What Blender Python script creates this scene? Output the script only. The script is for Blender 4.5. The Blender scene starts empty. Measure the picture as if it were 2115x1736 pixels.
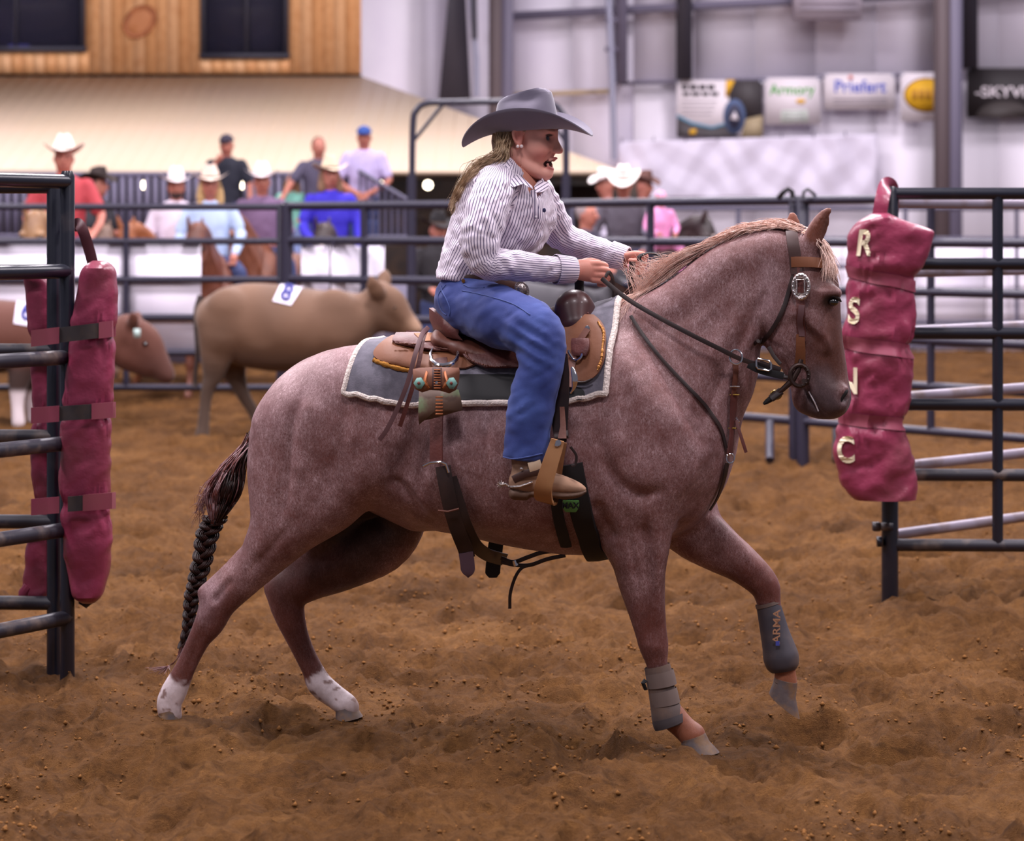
import bpy, bmesh, math, random
import numpy as np
from mathutils import Vector, Matrix
from mathutils.bvhtree import BVHTree

# ------------------------------------------------------------------ camera, world, lamps, exposure
SC = bpy.context.scene
COL = SC.collection
F = 5272.0          # focal length in pixels of the 2115 x 1736 frame
CX, HY = 1057.5, 480.0   # principal column, horizon row
CH = 1.57           # camera height (m)

cam_d = bpy.data.cameras.new('camera')
cam = bpy.data.objects.new('camera', cam_d)
COL.objects.link(cam)
cam.location = (0, 0, CH)
cam.rotation_euler = (math.pi / 2, 0, 0)
cam_d.sensor_fit = 'HORIZONTAL'
cam_d.sensor_width = 36.0
cam_d.lens = F / 2115 * 36.0
cam_d.shift_y = -(868.0 - HY) / 2115
cam_d.clip_end = 200
cam_d.dof.use_dof = True
cam_d.dof.focus_distance = 7.85
cam_d.dof.aperture_fstop = 3.6
SC.camera = cam

SC.view_settings.view_transform = 'Standard'
SC.view_settings.look = 'None'
SC.view_settings.gamma = 1.0
SC.view_settings.use_curve_mapping = False
SC.view_settings.exposure = 0.08

world = bpy.data.worlds.new('arena_air')
SC.world = world
world.use_nodes = True
bg = world.node_tree.nodes['Background']
bg.inputs[0].default_value = (0.80, 0.76, 0.90, 1)
bg.inputs[1].default_value = 0.17


def area_lamp(x, y, z, power, size=1.6, tilt=0.0):
    ld = bpy.data.lights.new('overhead_light', 'AREA')
    ld.shape = 'RECTANGLE'
    ld.size = size
    ld.size_y = size
    ld.energy = power
    ld.color = (1.0, 0.92, 0.98)
    lo = bpy.data.objects.new('overhead_light', ld)
    lo.location = (x, y, z)
    lo.rotation_euler = (tilt, 0, 0)
    COL.objects.link(lo)


# rows of lamps under the arena roof
for ly, pw in ((2.0, 400), (9.0, 860), (17.0, 900), (25.0, 700), (33.0, 380)):
    for lx in (-8.0, 0.0, 8.0):
        area_lamp(lx, ly, 9.0, pw)
for lx in (5.0, 13.0):
    area_lamp(lx, 37.0, 9.0, 300)  # extra unseen pair, added to brighten the right wall


# ------------------------------------------------------------------ helpers
def P(px, py, Y):
    """point at depth Y that the photograph shows at pixel (px, py)"""
    return Vector(((px - CX) * Y / F, Y, CH - (py - HY) * Y / F))


def lin(r, g, b):
    f = lambda c: ((c / 255.0) / 12.92) if c <= 10 else (((c / 255.0) + 0.055) / 1.055) ** 2.4
    return (f(r), f(g), f(b))


def mk(name, color, rough=0.6, metal=0.0, spec=0.5, bump=None, var=None, coat=0.0, sheen=0.0, attr=None, emit=None):
    """procedural material. bump=(scale, strength, dist); var=(scale, color2, lo, hi[, detail]); attr = colour attribute name"""
    m = bpy.data.materials.new(name)
    m.use_nodes = True
    nt = m.node_tree
    N, L = nt.nodes, nt.links
    b = N['Principled BSDF']
    c = tuple(color) + (1.0,)
    b.inputs['Base Color'].default_value = c
    b.inputs['Roughness'].default_value = rough
    b.inputs['Metallic'].default_value = metal
    b.inputs['Specular IOR Level'].default_value = spec
    b.inputs['Coat Weight'].default_value = coat
    b.inputs['Sheen Weight'].default_value = sheen
    if emit:
        b.inputs['Emission Color'].default_value = tuple(emit[0]) + (1,)
        b.inputs['Emission Strength'].default_value = emit[1]
    tc = N.new('ShaderNodeTexCoord')
    src = None
    if attr:
        a = N.new('ShaderNodeAttribute')
        a.attribute_name = attr
        src = a.outputs['Color']
        L.new(src, b.inputs['Base Color'])
    if var:
        nz = N.new('ShaderNodeTexNoise')
        nz.inputs['Scale'].default_value = var[0]
        nz.inputs['Detail'].default_value = var[4] if len(var) > 4 else 5
        L.new(tc.outputs['Object'], nz.inputs['Vector'])
        rp = N.new('ShaderNodeValToRGB')
        rp.color_ramp.elements[0].position = var[2]
        rp.color_ramp.elements[1].position = var[3]
        L.new(nz.outputs['Fac'], rp.inputs['Fac'])
        mx = N.new('ShaderNodeMix')
        mx.data_type = 'RGBA'
        L.new(rp.outputs['Color'], mx.inputs[0])
        if src:
            L.new(src, mx.inputs[6])
        else:
            mx.inputs[6].default_value = c
        mx.inputs[7].default_value = tuple(var[1]) + (1.0,)
        L.new(mx.outputs[2], b.inputs['Base Color'])
    if bump:
        nb = N.new('ShaderNodeTexNoise')
        nb.inputs['Scale'].default_value = bump[0]
        nb.inputs['Detail'].default_value = 6
        L.new(tc.outputs['Object'], nb.inputs['Vector'])
        bp = N.new('ShaderNodeBump')
        bp.inputs['Strength'].default_value = bump[1]
        bp.inputs['Distance'].default_value = bump[2]
        L.new(nb.outputs['Fac'], bp.inputs['Height'])
        L.new(bp.outputs['Normal'], b.inputs['Normal'])
    return m


def mesh_np(name, v, f, smooth=True, colors=None):
    """mesh from an (n,3) array and a list / array of faces (all quads, all tris or mixed lists)"""
    me = bpy.data.meshes.new(name)
    v = np.asarray(v, dtype=np.float32).reshape(-1, 3)
    if isinstance(f, np.ndarray):
        k = f.shape[1]
        nf = len(f)
        flat = f.astype(np.int32).ravel()
        starts = np.arange(0, nf * k, k, dtype=np.int32)
        tot = np.full(nf, k, dtype=np.int32)
    else:
        nf = len(f)
        tot = np.array([len(q) for q in f], dtype=np.int32)
        starts = np.concatenate([[0], np.cumsum(tot)[:-1]]).astype(np.int32) if nf else np.zeros(0, np.int32)
        flat = np.array([i for q in f for i in q], dtype=np.int32)
    me.vertices.add(len(v))
    me.vertices.foreach_set('co', v.ravel())
    me.loops.add(len(flat))
    me.loops.foreach_set('vertex_index', flat)
    me.polygons.add(nf)
    me.polygons.foreach_set('loop_start', starts)
    me.polygons.foreach_set('loop_total', tot)
    if smooth:
        me.polygons.foreach_set('use_smooth', np.ones(nf, dtype=bool))
    me.update(calc_edges=True)
    me.validate()
    if colors is not None:
        ca = me.color_attributes.new('col', 'FLOAT_COLOR', 'POINT')
        c4 = np.ones((len(v), 4), dtype=np.float32)
        c4[:, :3] = colors
        ca.data.foreach_set('color', c4.ravel())
    return me


def tag(o, label=None, cat=None, group=None, kind=None):
    if label: o['label'] = label
    if cat: o['category'] = cat
    if group: o['group'] = group
    if kind: o['kind'] = kind
    return o


def root(name, loc, label, cat, group=None):
    o = bpy.data.objects.new(name, None)
    o.empty_display_size = 0.1
    o.location = loc
    COL.objects.link(o)
    return tag(o, label, cat, group)


def link(name, me, mat, parent=None, label=None, cat=None, group=None, kind=None):
    o = bpy.data.objects.new(name, me)
    COL.objects.link(o)
    if mat is not None:
        if not me.materials:
            for mm in (mat if isinstance(mat, (list, tuple)) else [mat]):
                me.materials.append(mm)
    if parent is not None:
        o.parent = parent
        if parent.type == 'EMPTY':
            o.matrix_parent_inverse = Matrix.Translation(-Vector(parent.location))
    return tag(o, label, cat, group, kind)


def copy_tree(o, parent=None, offset=None):
    c = o.copy()
    COL.objects.link(c)
    if parent is not None:
        c.parent = parent
    for ch in list(o.children):
        copy_tree(ch, c)
    if offset is not None:
        c.location = Vector(o.location) + Vector(offset)
    return c


class MB:
    """collects simple shapes into one mesh"""
    def __init__(s):
        s.v, s.f = [], []

    def add(s, v, f):
        n = len(s.v)
        s.v += [tuple(p) for p in v]
        s.f += [tuple(i + n for i in q) for q in f]
        return s

    def box(s, c, size, rot=None):
        c = Vector(c)
        vs = []
        for dx in (-.5, .5):
            for dy in (-.5, .5):
                for dz in (-.5, .5):
                    p = Vector((dx * size[0], dy * size[1], dz * size[2]))
                    if rot is not None: p = rot @ p
                    vs.append(c + p)
        return s.add(vs, [(0, 1, 3, 2), (4, 6, 7, 5), (0, 4, 5, 1), (2, 3, 7, 6), (0, 2, 6, 4), (1, 5, 7, 3)])

    def tube(s, pts, rad, n=10, cap=True, flat=None, up=None):
        """sweep; rad number or list; flat=(a,b) scales section (a along side, b along up)"""
        pts = [Vector(p) for p in pts]
        m = len(pts)
        rr = list(rad) if hasattr(rad, '__len__') else [rad] * m
        up0 = Vector(up) if up is not None else None
        prev = None
        rings = []
        for i in range(m):
            t = (pts[min(i + 1, m - 1)] - pts[max(i - 1, 0)]).normalized()
            if up0 is not None:
                side = t.cross(up0)
                if side.length < 1e-6: side = t.orthogonal()
                side.normalize()
            elif prev is None:
                side = t.orthogonal().normalized()
            else:
                side = (prev - t * prev.dot(t))
                side = side.normalized() if side.length > 1e-6 else t.orthogonal().normalized()
            prev = side
            nn = side.cross(t).normalized()
            a, b = (flat if flat else (1, 1))
            rings.append([pts[i] + side * (math.cos(2 * math.pi * k / n) * rr[i] * a) + nn * (math.sin(2 * math.pi * k / n) * rr[i] * b) for k in range(n)])
        v = [p for r in rings for p in r]
        f = []
        for i in range(m - 1):
            for k in range(n):
                k2 = (k + 1) % n
                f.append((i * n + k, i * n + k2, (i + 1) * n + k2, (i + 1) * n + k))
        if cap:
            f.append(tuple(range(n - 1, -1, -1)))
            f.append(tuple((m - 1) * n + k for k in range(n)))
        return s.add(v, f)

    def lathe(s, c, prof, n=20, axis=(0, 0, 1), sx=1.0, sy=1.0):
        """profile [(r, h)] revolved around axis at c"""
        ax = Vector(axis).normalized()
        a = ax.orthogonal().normalized()
        b = ax.cross(a)
        c = Vector(c)
        v, f = [], []
        for r, h in prof:
            for k in range(n):
                t = 2 * math.pi * k / n
                v.append(c + ax * h + a * (r * math.cos(t) * sx) + b * (r * math.sin(t) * sy))
        for i in range(len(prof) - 1):
            for k in range(n):
                k2 = (k + 1) % n
                f.append((i * n + k, i * n + k2, (i + 1) * n + k2, (i + 1) * n + k))
        f.append(tuple(range(n - 1, -1, -1)))
        f.append(tuple((len(prof) - 1) * n + k for k in range(n)))
        return s.add(v, f)

    def ellipsoid(s, c, r, n=16, m=10, rot=None):
        c = Vector(c)
        v, f = [], []
        for i in range(m + 1):
            ph = math.pi * i / m
            for k in range(n):
                t = 2 * math.pi * k / n
                p = Vector((r[0] * math.sin(ph) * math.cos(t), r[1] * math.sin(ph) * math.sin(t), r[2] * math.cos(ph)))
                if rot is not None: p = rot @ p
                v.append(c + p)
        for i in range(m):
            for k in range(n):
                k2 = (k + 1) % n
                f.append((i * n + k, (i + 1) * n + k, (i + 1) * n + k2, i * n + k2))
        return s.add(v, f)

    def loft(s, rings, cap=True, closed=True):
        n = len(rings[0])
        v = [p for r in rings for p in r]
        f = []
        for i in range(len(rings) - 1):
            for k in range(n if closed else n - 1):
                k2 = (k + 1) % n
                f.append((i * n + k, i * n + k2, (i + 1) * n + k2, (i + 1) * n + k))
        if cap and closed:
            f.append(tuple(range(n - 1, -1, -1)))
            f.append(tuple((len(rings) - 1) * n + k for k in range(n)))
        return s.add(v, f)

    def mesh(s, name, smooth=True):
        return mesh_np(name, np.array([tuple(p) for p in s.v], dtype=np.float32), s.f, smooth)

    def build(s, name, mat, parent=None, smooth=True, label=None, cat=None, group=None, kind=None, sharp=35):
        me = s.mesh(name, smooth)
        o = link(name, me, mat, parent, label, cat, group, kind)
        if smooth and sharp:
            try: me.set_sharp_from_angle(angle=math.radians(sharp))
            except Exception: pass
        return o


# ---- value noise -------------------------------------------------
_rng = np.random.RandomState(7)
_PERM = _rng.permutation(1024).astype(np.int32)
_VAL = _rng.rand(1024).astype(np.float32)


def vnoise2(x, y, seed=0):
    xi = np.floor(x).astype(np.int32); yi = np.floor(y).astype(np.int32)
    fx = x - xi; fy = y - yi
    fx = fx * fx * fx * (fx * (fx * 6 - 15) + 10); fy = fy * fy * fy * (fy * (fy * 6 - 15) + 10)
    h = lambda a, b: _VAL[_PERM[(_PERM[(a + seed * 131) & 1023] + b) & 1023]]
    return (h(xi, yi) * (1 - fx) + h(xi + 1, yi) * fx) * (1 - fy) + (h(xi, yi + 1) * (1 - fx) + h(xi + 1, yi + 1) * fx) * fy


def vnoise3(x, y, z, seed=0):
    xi = np.floor(x).astype(np.int32); yi = np.floor(y).astype(np.int32); zi = np.floor(z).astype(np.int32)
    fx = x - xi; fy = y - yi; fz = z - zi
    fx = fx * fx * (3 - 2 * fx); fy = fy * fy * (3 - 2 * fy); fz = fz * fz * (3 - 2 * fz)
    h = lambda a, b, c: _VAL[_PERM[(_PERM[(_PERM[(a + seed * 131) & 1023] + b) & 1023] + c) & 1023]]
    def pl(c):
        return (h(xi, yi, c) * (1 - fx) + h(xi + 1, yi, c) * fx) * (1 - fy) + (h(xi, yi + 1, c) * (1 - fx) + h(xi + 1, yi + 1, c) * fx) * fy
    return pl(zi) * (1 - fz) + pl(zi + 1) * fz


# ---- signed distance sculpting ------------------------------------
def catmull(pts, sub):
    """resample an (n,k) control polygon through its points"""
    p = np.asarray(pts, dtype=np.float64)
    if sub <= 1 or len(p) < 3: return p
    q = np.vstack([2 * p[0] - p[1], p, 2 * p[-1] - p[-2]])
    out = []
    for i in range(1, len(q) - 2):
        a, b, c, d = q[i - 1], q[i], q[i + 1], q[i + 2]
        for t in np.linspace(0, 1, sub, endpoint=False):
            out.append(0.5 * ((2 * b) + (-a + c) * t + (2 * a - 5 * b + 4 * c - d) * t * t + (-a + 3 * b - 3 * c + d) * t ** 3))
    out.append(p[-1])
    return np.array(out)


class SDF:
    def __init__(s, lo, hi, h):
        s.lo = np.array(lo, dtype=np.float64); s.h = h
        s.n = np.ceil((np.array(hi) - s.lo) / h).astype(int) + 1
        s.v = np.full(s.n, 0.5, dtype=np.float32)

    def _box(s, lo, hi):
        a = np.clip(np.floor((np.array(lo) - s.lo) / s.h).astype(int), 0, s.n)
        b = np.clip(np.ceil((np.array(hi) - s.lo) / s.h).astype(int) + 1, 0, s.n)
        if np.any(b - a < 1): return None
        ax = [(s.lo[i] + s.h * np.arange(a[i], b[i])).astype(np.float32) for i in range(3)]
        sl = tuple(slice(a[i], b[i]) for i in range(3))
        return sl, ax[0][:, None, None], ax[1][None, :, None], ax[2][None, None, :]

    def _merge(s, sl, d, k, op):
        a = s.v[sl]
        if op == 'sub':
            hh = np.maximum(k - np.abs(a + d), 0) / max(k, 1e-6)
            s.v[sl] = np.maximum(a, -d) + hh * hh * k * 0.25
        elif op == 'int':
            hh = np.maximum(k - np.abs(a - d), 0) / max(k, 1e-6)
            s.v[sl] = np.maximum(a, d) + hh * hh * k * 0.25
        else:
            hh = np.maximum(k - np.abs(a - d), 0) / max(k, 1e-6)
            s.v[sl] = np.minimum(a, d) - hh * hh * k * 0.25

    def tube(s, pts, r, lat=None, u=(0, 1, 0), k=0.02, op='add', sub=4):
        """chain of points (n,3), radii r (in plane), lat (radius along u)"""
        p = np.asarray([tuple(q) for q in pts], dtype=np.float64)
        n = len(p)
        r = np.full(n, r) if np.isscalar(r) else np.asarray(r, dtype=np.float64)
        lat = r if lat is None else (np.full(n, lat) if np.isscalar(lat) else np.asarray(lat, dtype=np.float64))
        c = catmull(np.column_stack([p, r, lat]), sub)
        p, r, lat = c[:, :3], np.maximum(c[:, 3], 1e-4), np.maximum(c[:, 4], 1e-4)
        R = np.maximum(r, lat)
        m = k + 2 * s.h + 0.004
        R = np.maximum(np.maximum(R, np.roll(R, 1)), np.roll(R, -1))
        lo = (p - R[:, None]).min(0) - m; hi = (p + R[:, None]).max(0) + m
        bx = s._box(lo, hi)
        if bx is None: return s
        sl0 = bx[0]
        d = np.full(tuple(q.stop - q.start for q in sl0), 0.5, dtype=np.float32)
        u = np.array(u, dtype=np.float64); u /= np.linalg.norm(u)
        for i in range(len(p) - 1):
            a, b = p[i], p[i + 1]
            ab = b - a; L2 = float(ab @ ab)
            if L2 < 1e-12: continue
            RR = max(R[i], R[i + 1])
            bs = s._box(np.minimum(a, b) - RR - m, np.maximum(a, b) + RR + m)
            if bs is None: continue
            sl, X, Y, Z = bs
            t = np.clip(((X - a[0]) * ab[0] + (Y - a[1]) * ab[1] + (Z - a[2]) * ab[2]) / L2, 0, 1)
            qx = X - a[0] - t * ab[0]; qy = Y - a[1] - t * ab[1]; qz = Z - a[2] - t * ab[2]
            q2 = qx * qx + qy * qy + qz * qz
            rr = r[i] + t * (r[i + 1] - r[i])
            if np.allclose(r[i:i + 2], lat[i:i + 2]):
                dd = np.sqrt(q2) - rr
            else:
                ll = lat[i] + t * (lat[i + 1] - lat[i])
                ql = qx * u[0] + qy * u[1] + qz * u[2]
                ql2 = ql * ql
                qo2 = np.maximum(q2 - ql2, 0)
                k0 = np.sqrt(qo2 / (rr * rr) + ql2 / (ll * ll))
                k1 = np.sqrt(qo2 / rr ** 4 + ql2 / ll ** 4) + 1e-9
                dd = np.where(k0 < 1e-4, -np.minimum(rr, ll), k0 * (k0 - 1) / k1)
            ls = tuple(slice(sl[j].start - sl0[j].start, sl[j].stop - sl0[j].start) for j in range(3))
            if d[ls].shape != dd.shape: continue
            d[ls] = np.minimum(d[ls], dd)
        s._merge(sl0, d, k, op)
        return s

    def ell(s, c, r, rot=None, k=0.02, op='add'):
        """ellipsoid, r along the columns of rot"""
        c = np.array(tuple(c)); r = np.array(r, dtype=np.float64)
        RR = r.max()
        m = k + 2 * s.h + 0.004
        if rot is None:
            ext = r
        else:
            rot = np.array(rot)
            ext = np.sqrt(((rot * r[None, :]) ** 2).sum(1))
        bx = s._box(c - ext - m, c + ext + m)
        if bx is None: return s
        sl, X, Y, Z = bx
        X = X - c[0]; Y = Y - c[1]; Z = Z - c[2]
        if rot is not None:
            A, B, C = [X * rot[0, i] + Y * rot[1, i] + Z * rot[2, i] for i in range(3)]
        else:
            A, B, C = X, Y, Z
        k0 = np.sqrt((A / r[0]) ** 2 + (B / r[1]) ** 2 + (C / r[2]) ** 2)
        k1 = np.sqrt((A / r[0] ** 2) ** 2 + (B / r[1] ** 2) ** 2 + (C / r[2] ** 2) ** 2) + 1e-9
        s._merge(sl, np.where(k0 < 1e-4, -r.min(), k0 * (k0 - 1) / k1).astype(np.float32), k, op)
        return s

    def plane(s, c, nrm, k=0.01):
        """keep only the side the normal points away from"""
        c = np.array(tuple(c)); nrm = np.array(tuple(nrm), dtype=np.float64); nrm /= np.linalg.norm(nrm)
        sl, X, Y, Z = s._box(s.lo, s.lo + s.h * (s.n - 1))
        d = ((X - c[0]) * nrm[0] + (Y - c[1]) * nrm[1] + (Z - c[2]) * nrm[2]).astype(np.float32)
        s._merge(sl, d, k, 'int')
        return s

    def field(s, fn):
        """add a displacement fn(X,Y,Z) to the distance near the surface"""
        near = np.argwhere(np.abs(s.v) < 0.05)
        pos = s.lo + near * s.h
        s.v[near[:, 0], near[:, 1], near[:, 2]] += fn(pos[:, 0], pos[:, 1], pos[:, 2]).astype(np.float32)
        return s

    def mesh(s, smooth_it=1):
        """naive surface nets -> vertices, quads"""
        v = s.v
        v[0], v[-1], v[:, 0], v[:, -1], v[:, :, 0], v[:, :, -1] = [np.maximum(q, 1e-3) for q in (v[0], v[-1], v[:, 0], v[:, -1], v[:, :, 0], v[:, :, -1])]
        neg = v < 0
        cnt = np.zeros(tuple(np.array(v.shape) - 1), dtype=np.int8)
        offs = [(i, j, k) for i in (0, 1) for j in (0, 1) for k in (0, 1)]
        nx, ny, nz = cnt.shape
        for i, j, k in offs:
            cnt += neg[i:i + nx, j:j + ny, k:k + nz]
        cells = np.argwhere((cnt > 0) & (cnt < 8))
        idx = np.full(cnt.shape, -1, dtype=np.int32)
        idx[cells[:, 0], cells[:, 1], cells[:, 2]] = np.arange(len(cells))
        cv = {o: v[cells[:, 0] + o[0], cells[:, 1] + o[1], cells[:, 2] + o[2]] for o in offs}
        acc = np.zeros((len(cells), 3)); w = np.zeros(len(cells))
        for a in offs:
            for ax in range(3):
                if a[ax] == 0:
                    b = list(a); b[ax] = 1; b = tuple(b)
                    va, vb = cv[a], cv[b]
                    cr = (va < 0) != (vb < 0)
                    t = np.where(cr, va / np.where(cr, va - vb, 1), 0)
                    p = np.tile(np.array(a, dtype=np.float64), (len(cells), 1))
                    p[:, ax] = t
                    acc += np.where(cr[:, None], p, 0); w += cr
        pos = s.lo + (cells + acc / w[:, None]) * s.h
        quads = []
        for ax in range(3):
            sl0 = [slice(None)] * 3; sl1 = [slice(None)] * 3
            sl0[ax] = slice(0, -1); sl1[ax] = slice(1, None)
            A, B = neg[tuple(sl0)], neg[tuple(sl1)]
            e = np.argwhere(A != B)
            o1, o2 = (ax + 1) % 3, (ax + 2) % 3
            ok = (e[:, o1] > 0) & (e[:, o2] > 0) & (e[:, o1] < v.shape[o1] - 1) & (e[:, o2] < v.shape[o2] - 1)
            e = e[ok]
            inside = A[e[:, 0], e[:, 1], e[:, 2]]
            def cell(d1, d2):
                c = e.copy(); c[:, o1] -= d1; c[:, o2] -= d2
                return idx[c[:, 0], c[:, 1], c[:, 2]]
            q = np.column_stack([cell(1, 1), cell(0, 1), cell(0, 0), cell(1, 0)])
            q[~inside] = q[~inside][:, ::-1]
            quads.append(q)
        q = np.vstack(quads)
        q = q[(q >= 0).all(1)]
        for _ in range(smooth_it):
            pos = laplace(pos, q, 0.5)
        return pos, q


def laplace(pos, q, lam):
    e = np.vstack([q[:, [0, 1]], q[:, [1, 2]], q[:, [2, 3]], q[:, [3, 0]]])
    n = len(pos)
    deg = np.bincount(e[:, 0], minlength=n) + np.bincount(e[:, 1], minlength=n)
    out = np.empty_like(pos)
    for c in range(3):
        sm = np.bincount(e[:, 0], weights=pos[e[:, 1], c], minlength=n) + np.bincount(e[:, 1], weights=pos[e[:, 0], c], minlength=n)
        out[:, c] = pos[:, c] + lam * (sm / np.maximum(deg, 1) - pos[:, c])
    return out


def rotm(ax, ang):
    return np.array(Matrix.Rotation(math.radians(ang), 3, ax))


def text_mesh(name, body, size, depth=0.002, bold=0.0, dense=0):
    """flat lettering as a mesh, centred on its own box, in the XY plane"""
    cu = bpy.data.curves.new(name, 'FONT')
    cu.body = body
    cu.size = size
    cu.extrude = depth
    cu.offset = bold
    cu.align_x = 'CENTER'; cu.align_y = 'CENTER'
    to = bpy.data.objects.new('tmp_text', cu)
    COL.objects.link(to)
    bpy.context.view_layer.update()
    dg = bpy.context.evaluated_depsgraph_get()
    me = bpy.data.meshes.new_from_object(to.evaluated_get(dg))
    bpy.data.objects.remove(to)
    bpy.data.curves.remove(cu)
    me.name = name
    me.materials.clear()
    xs_ = [v_.co.x for v_ in me.vertices]; ys2 = [v_.co.y for v_ in me.vertices]
    ox, oy = (min(xs_) + max(xs_)) / 2, (min(ys2) + max(ys2)) / 2
    for v_ in me.vertices: v_.co.x -= ox; v_.co.y -= oy
    if dense:
        bm = bmesh.new(); bm.from_mesh(me)
        bmesh.ops.triangulate(bm, faces=bm.faces)
        bmesh.ops.subdivide_edges(bm, edges=bm.edges, cuts=dense, use_grid_fill=True)
        bm.to_mesh(me); bm.free()
    return me


def map_mesh(me, fn):
    """move every vertex of a mesh through fn(Vector) -> Vector"""
    for vv in me.vertices:
        vv.co = fn(vv.co.copy())
    me.update()
    return me
# ------------------------------------------------------------------ arena dirt
def ground_z(x, y, fine=True):
    x = np.asarray(x, dtype=np.float64); y = np.asarray(y, dtype=np.float64)
    # domain warp makes the kicked-up mounds irregular
    wx = x + .10 * (vnoise2(x * 2.1, y * 2.1, 1) - .5) + .05 * (vnoise2(x * 6, y * 6, 2) - .5)
    wy = y + .10 * (vnoise2(x * 2.1, y * 2.1, 3) - .5) + .05 * (vnoise2(x * 6, y * 6, 4) - .5)
    big = vnoise2(wx * .9, wy * .7, 5) - .5
    n1 = vnoise2(wx * 3.0, wy * 2.5, 6)
    n2 = vnoise2(wx * 6.5, wy * 5.5, 7)
    ridge = 1 - np.abs(2 * n1 - 1)
    ridge2 = 1 - np.abs(2 * n2 - 1)
    z = .06 * big + .058 * (ridge - .5) + .044 * (ridge2 - .5)
    pits = vnoise2(wx * 4.2 + 9, wy * 3.6, 8)
    z -= .075 * np.clip((pits - .62) / .25, 0, 1) ** 1.2
    if fine:
        z += .032 * (vnoise2(wx * 13, wy * 11, 9) - .5) + .026 * (1 - np.abs(2 * vnoise2(wx * 24, wy * 22, 10) - 1) - .5) + .014 * (vnoise2(x * 48, y * 44, 11) - .5)
    # hoof scrapes and the dirt thrown up around planted feet
    for hx, hy, rad, dep in FOOT:
        d2 = ((x - hx) ** 2 + ((y - hy) * .9) ** 2) / rad ** 2
        z += dep * np.exp(-d2)
    for hx, hy, rad, z0 in PLANT:                    # where a planted hoof has settled
        k_ = np.exp(-(((x - hx) ** 2 + (y - hy) ** 2) / rad ** 2) ** 2)
        z = z * (1 - k_) + (z0 + z * .12) * k_
    return z


def _foot(px, py, Y, rad, dep):
    q = P(px, py, Y)
    return (q.x, Y, rad, dep)


FOOT = [(-1.58, 9.05, .3, -.05), _foot(300, 1500, 7.95, .16, .02), _foot(720, 1480, 8.21, .10, -.02), _foot(640, 1480, 8.2, .16, .03), _foot(760, 1500, 8.05, .12, -.03),
        _foot(1450, 1550, 7.76, .10, -.005), _foot(1340, 1540, 7.85, .20, -.02)]
PLANT = [(P(1450, 0, 7.76).x, 7.74, .15, -.012), (P(718, 0, 8.21).x, 8.2, .14, .002), (P(356, 0, 8.05).x, 8.0, .12, .040)]
ny, nx = 720, 680
ys = np.geomspace(5.2, 48.0, ny)
us = np.linspace(-1, 1, nx)
YY = np.repeat(ys[:, None], nx, 1)
XX = us[None, :] * (YY * .33 + 1.0)
ZZ = ground_z(XX, YY)
ZZ = ZZ * np.clip(1.25 - YY / 60, .4, 1)
v = np.stack([XX, YY, ZZ], -1).reshape(-1, 3)
i = (np.arange(ny - 1)[:, None] * nx + np.arange(nx - 1)[None, :]).ravel()
q = np.column_stack([i, i + 1, i + nx + 1, i + nx])


def dirt_material():
    m = bpy.data.materials.new('arena_dirt')
    m.use_nodes = True
    nt = m.node_tree; N, L = nt.nodes, nt.links
    b = N['Principled BSDF']
    b.inputs['Roughness'].default_value = .95
    b.inputs['Specular IOR Level'].default_value = .15
    tc = N.new('ShaderNodeTexCoord')
    def noise(s, d, rough=.6):
        n = N.new('ShaderNodeTexNoise'); n.inputs['Scale'].default_value = s; n.inputs['Detail'].default_value = d; n.inputs['Roughness'].default_value = rough
        L.new(tc.outputs['Object'], n.inputs['Vector']); return n.outputs['Fac']
    r1 = N.new('ShaderNodeValToRGB')
    e = r1.color_ramp.elements
    e[0].position, e[0].color = .28, lin(92, 61, 33) + (1,)
    e[1].position, e[1].color = .72, lin(162, 115, 67) + (1,)
    e.new(.5).color = lin(131, 90, 50) + (1,)
    L.new(noise(1.6, 8, .68), r1.inputs['Fac'])
    mx = N.new('ShaderNodeMix'); mx.data_type = 'RGBA'; mx.blend_type = 'MULTIPLY'; mx.inputs[0].default_value = .8
    r2 = N.new('ShaderNodeValToRGB')
    r2.color_ramp.elements[0].position = .30; r2.color_ramp.elements[0].color = (.50, .46, .44, 1)
    r2.color_ramp.elements[1].position = .62; r2.color_ramp.elements[1].color = (1.05, 1.03, 1.0, 1)
    L.new(noise(34, 8, .72), r2.inputs['Fac'])
    L.new(r1.outputs['Color'], mx.inputs[6]); L.new(r2.outputs['Color'], mx.inputs[7])
    L.new(mx.outputs[2], b.inputs['Base Color'])
    rn = N.new('ShaderNodeTexNoise'); rn.noise_type = 'RIDGED_MULTIFRACTAL'; rn.inputs['Scale'].default_value = 22; rn.inputs['Detail'].default_value = 7; rn.inputs['Roughness'].default_value = .6
    L.new(tc.outputs['Object'], rn.inputs['Vector'])
    rb = N.new('ShaderNodeBump'); rb.inputs['Strength'].default_value = .8; rb.inputs['Distance'].default_value = .03; L.new(rn.outputs['Fac'], rb.inputs['Height'])
    ad = N.new('ShaderNodeMath'); ad.operation = 'ADD'
    L.new(noise(70, 8, .7), ad.inputs[0])
    L.new(noise(260, 4, .7), ad.inputs[1])
    bp = N.new('ShaderNodeBump'); bp.inputs['Strength'].default_value = .9; bp.inputs['Distance'].default_value = .03
    L.new(ad.outputs[0], bp.inputs['Height']); L.new(rb.outputs['Normal'], bp.inputs['Normal']); L.new(bp.outputs['Normal'], b.inputs['Normal'])
    return m


M_dirt = dirt_material()
link('floor', mesh_np('floor', v, q), M_dirt, label='loose brown arena dirt', kind='structure')

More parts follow.
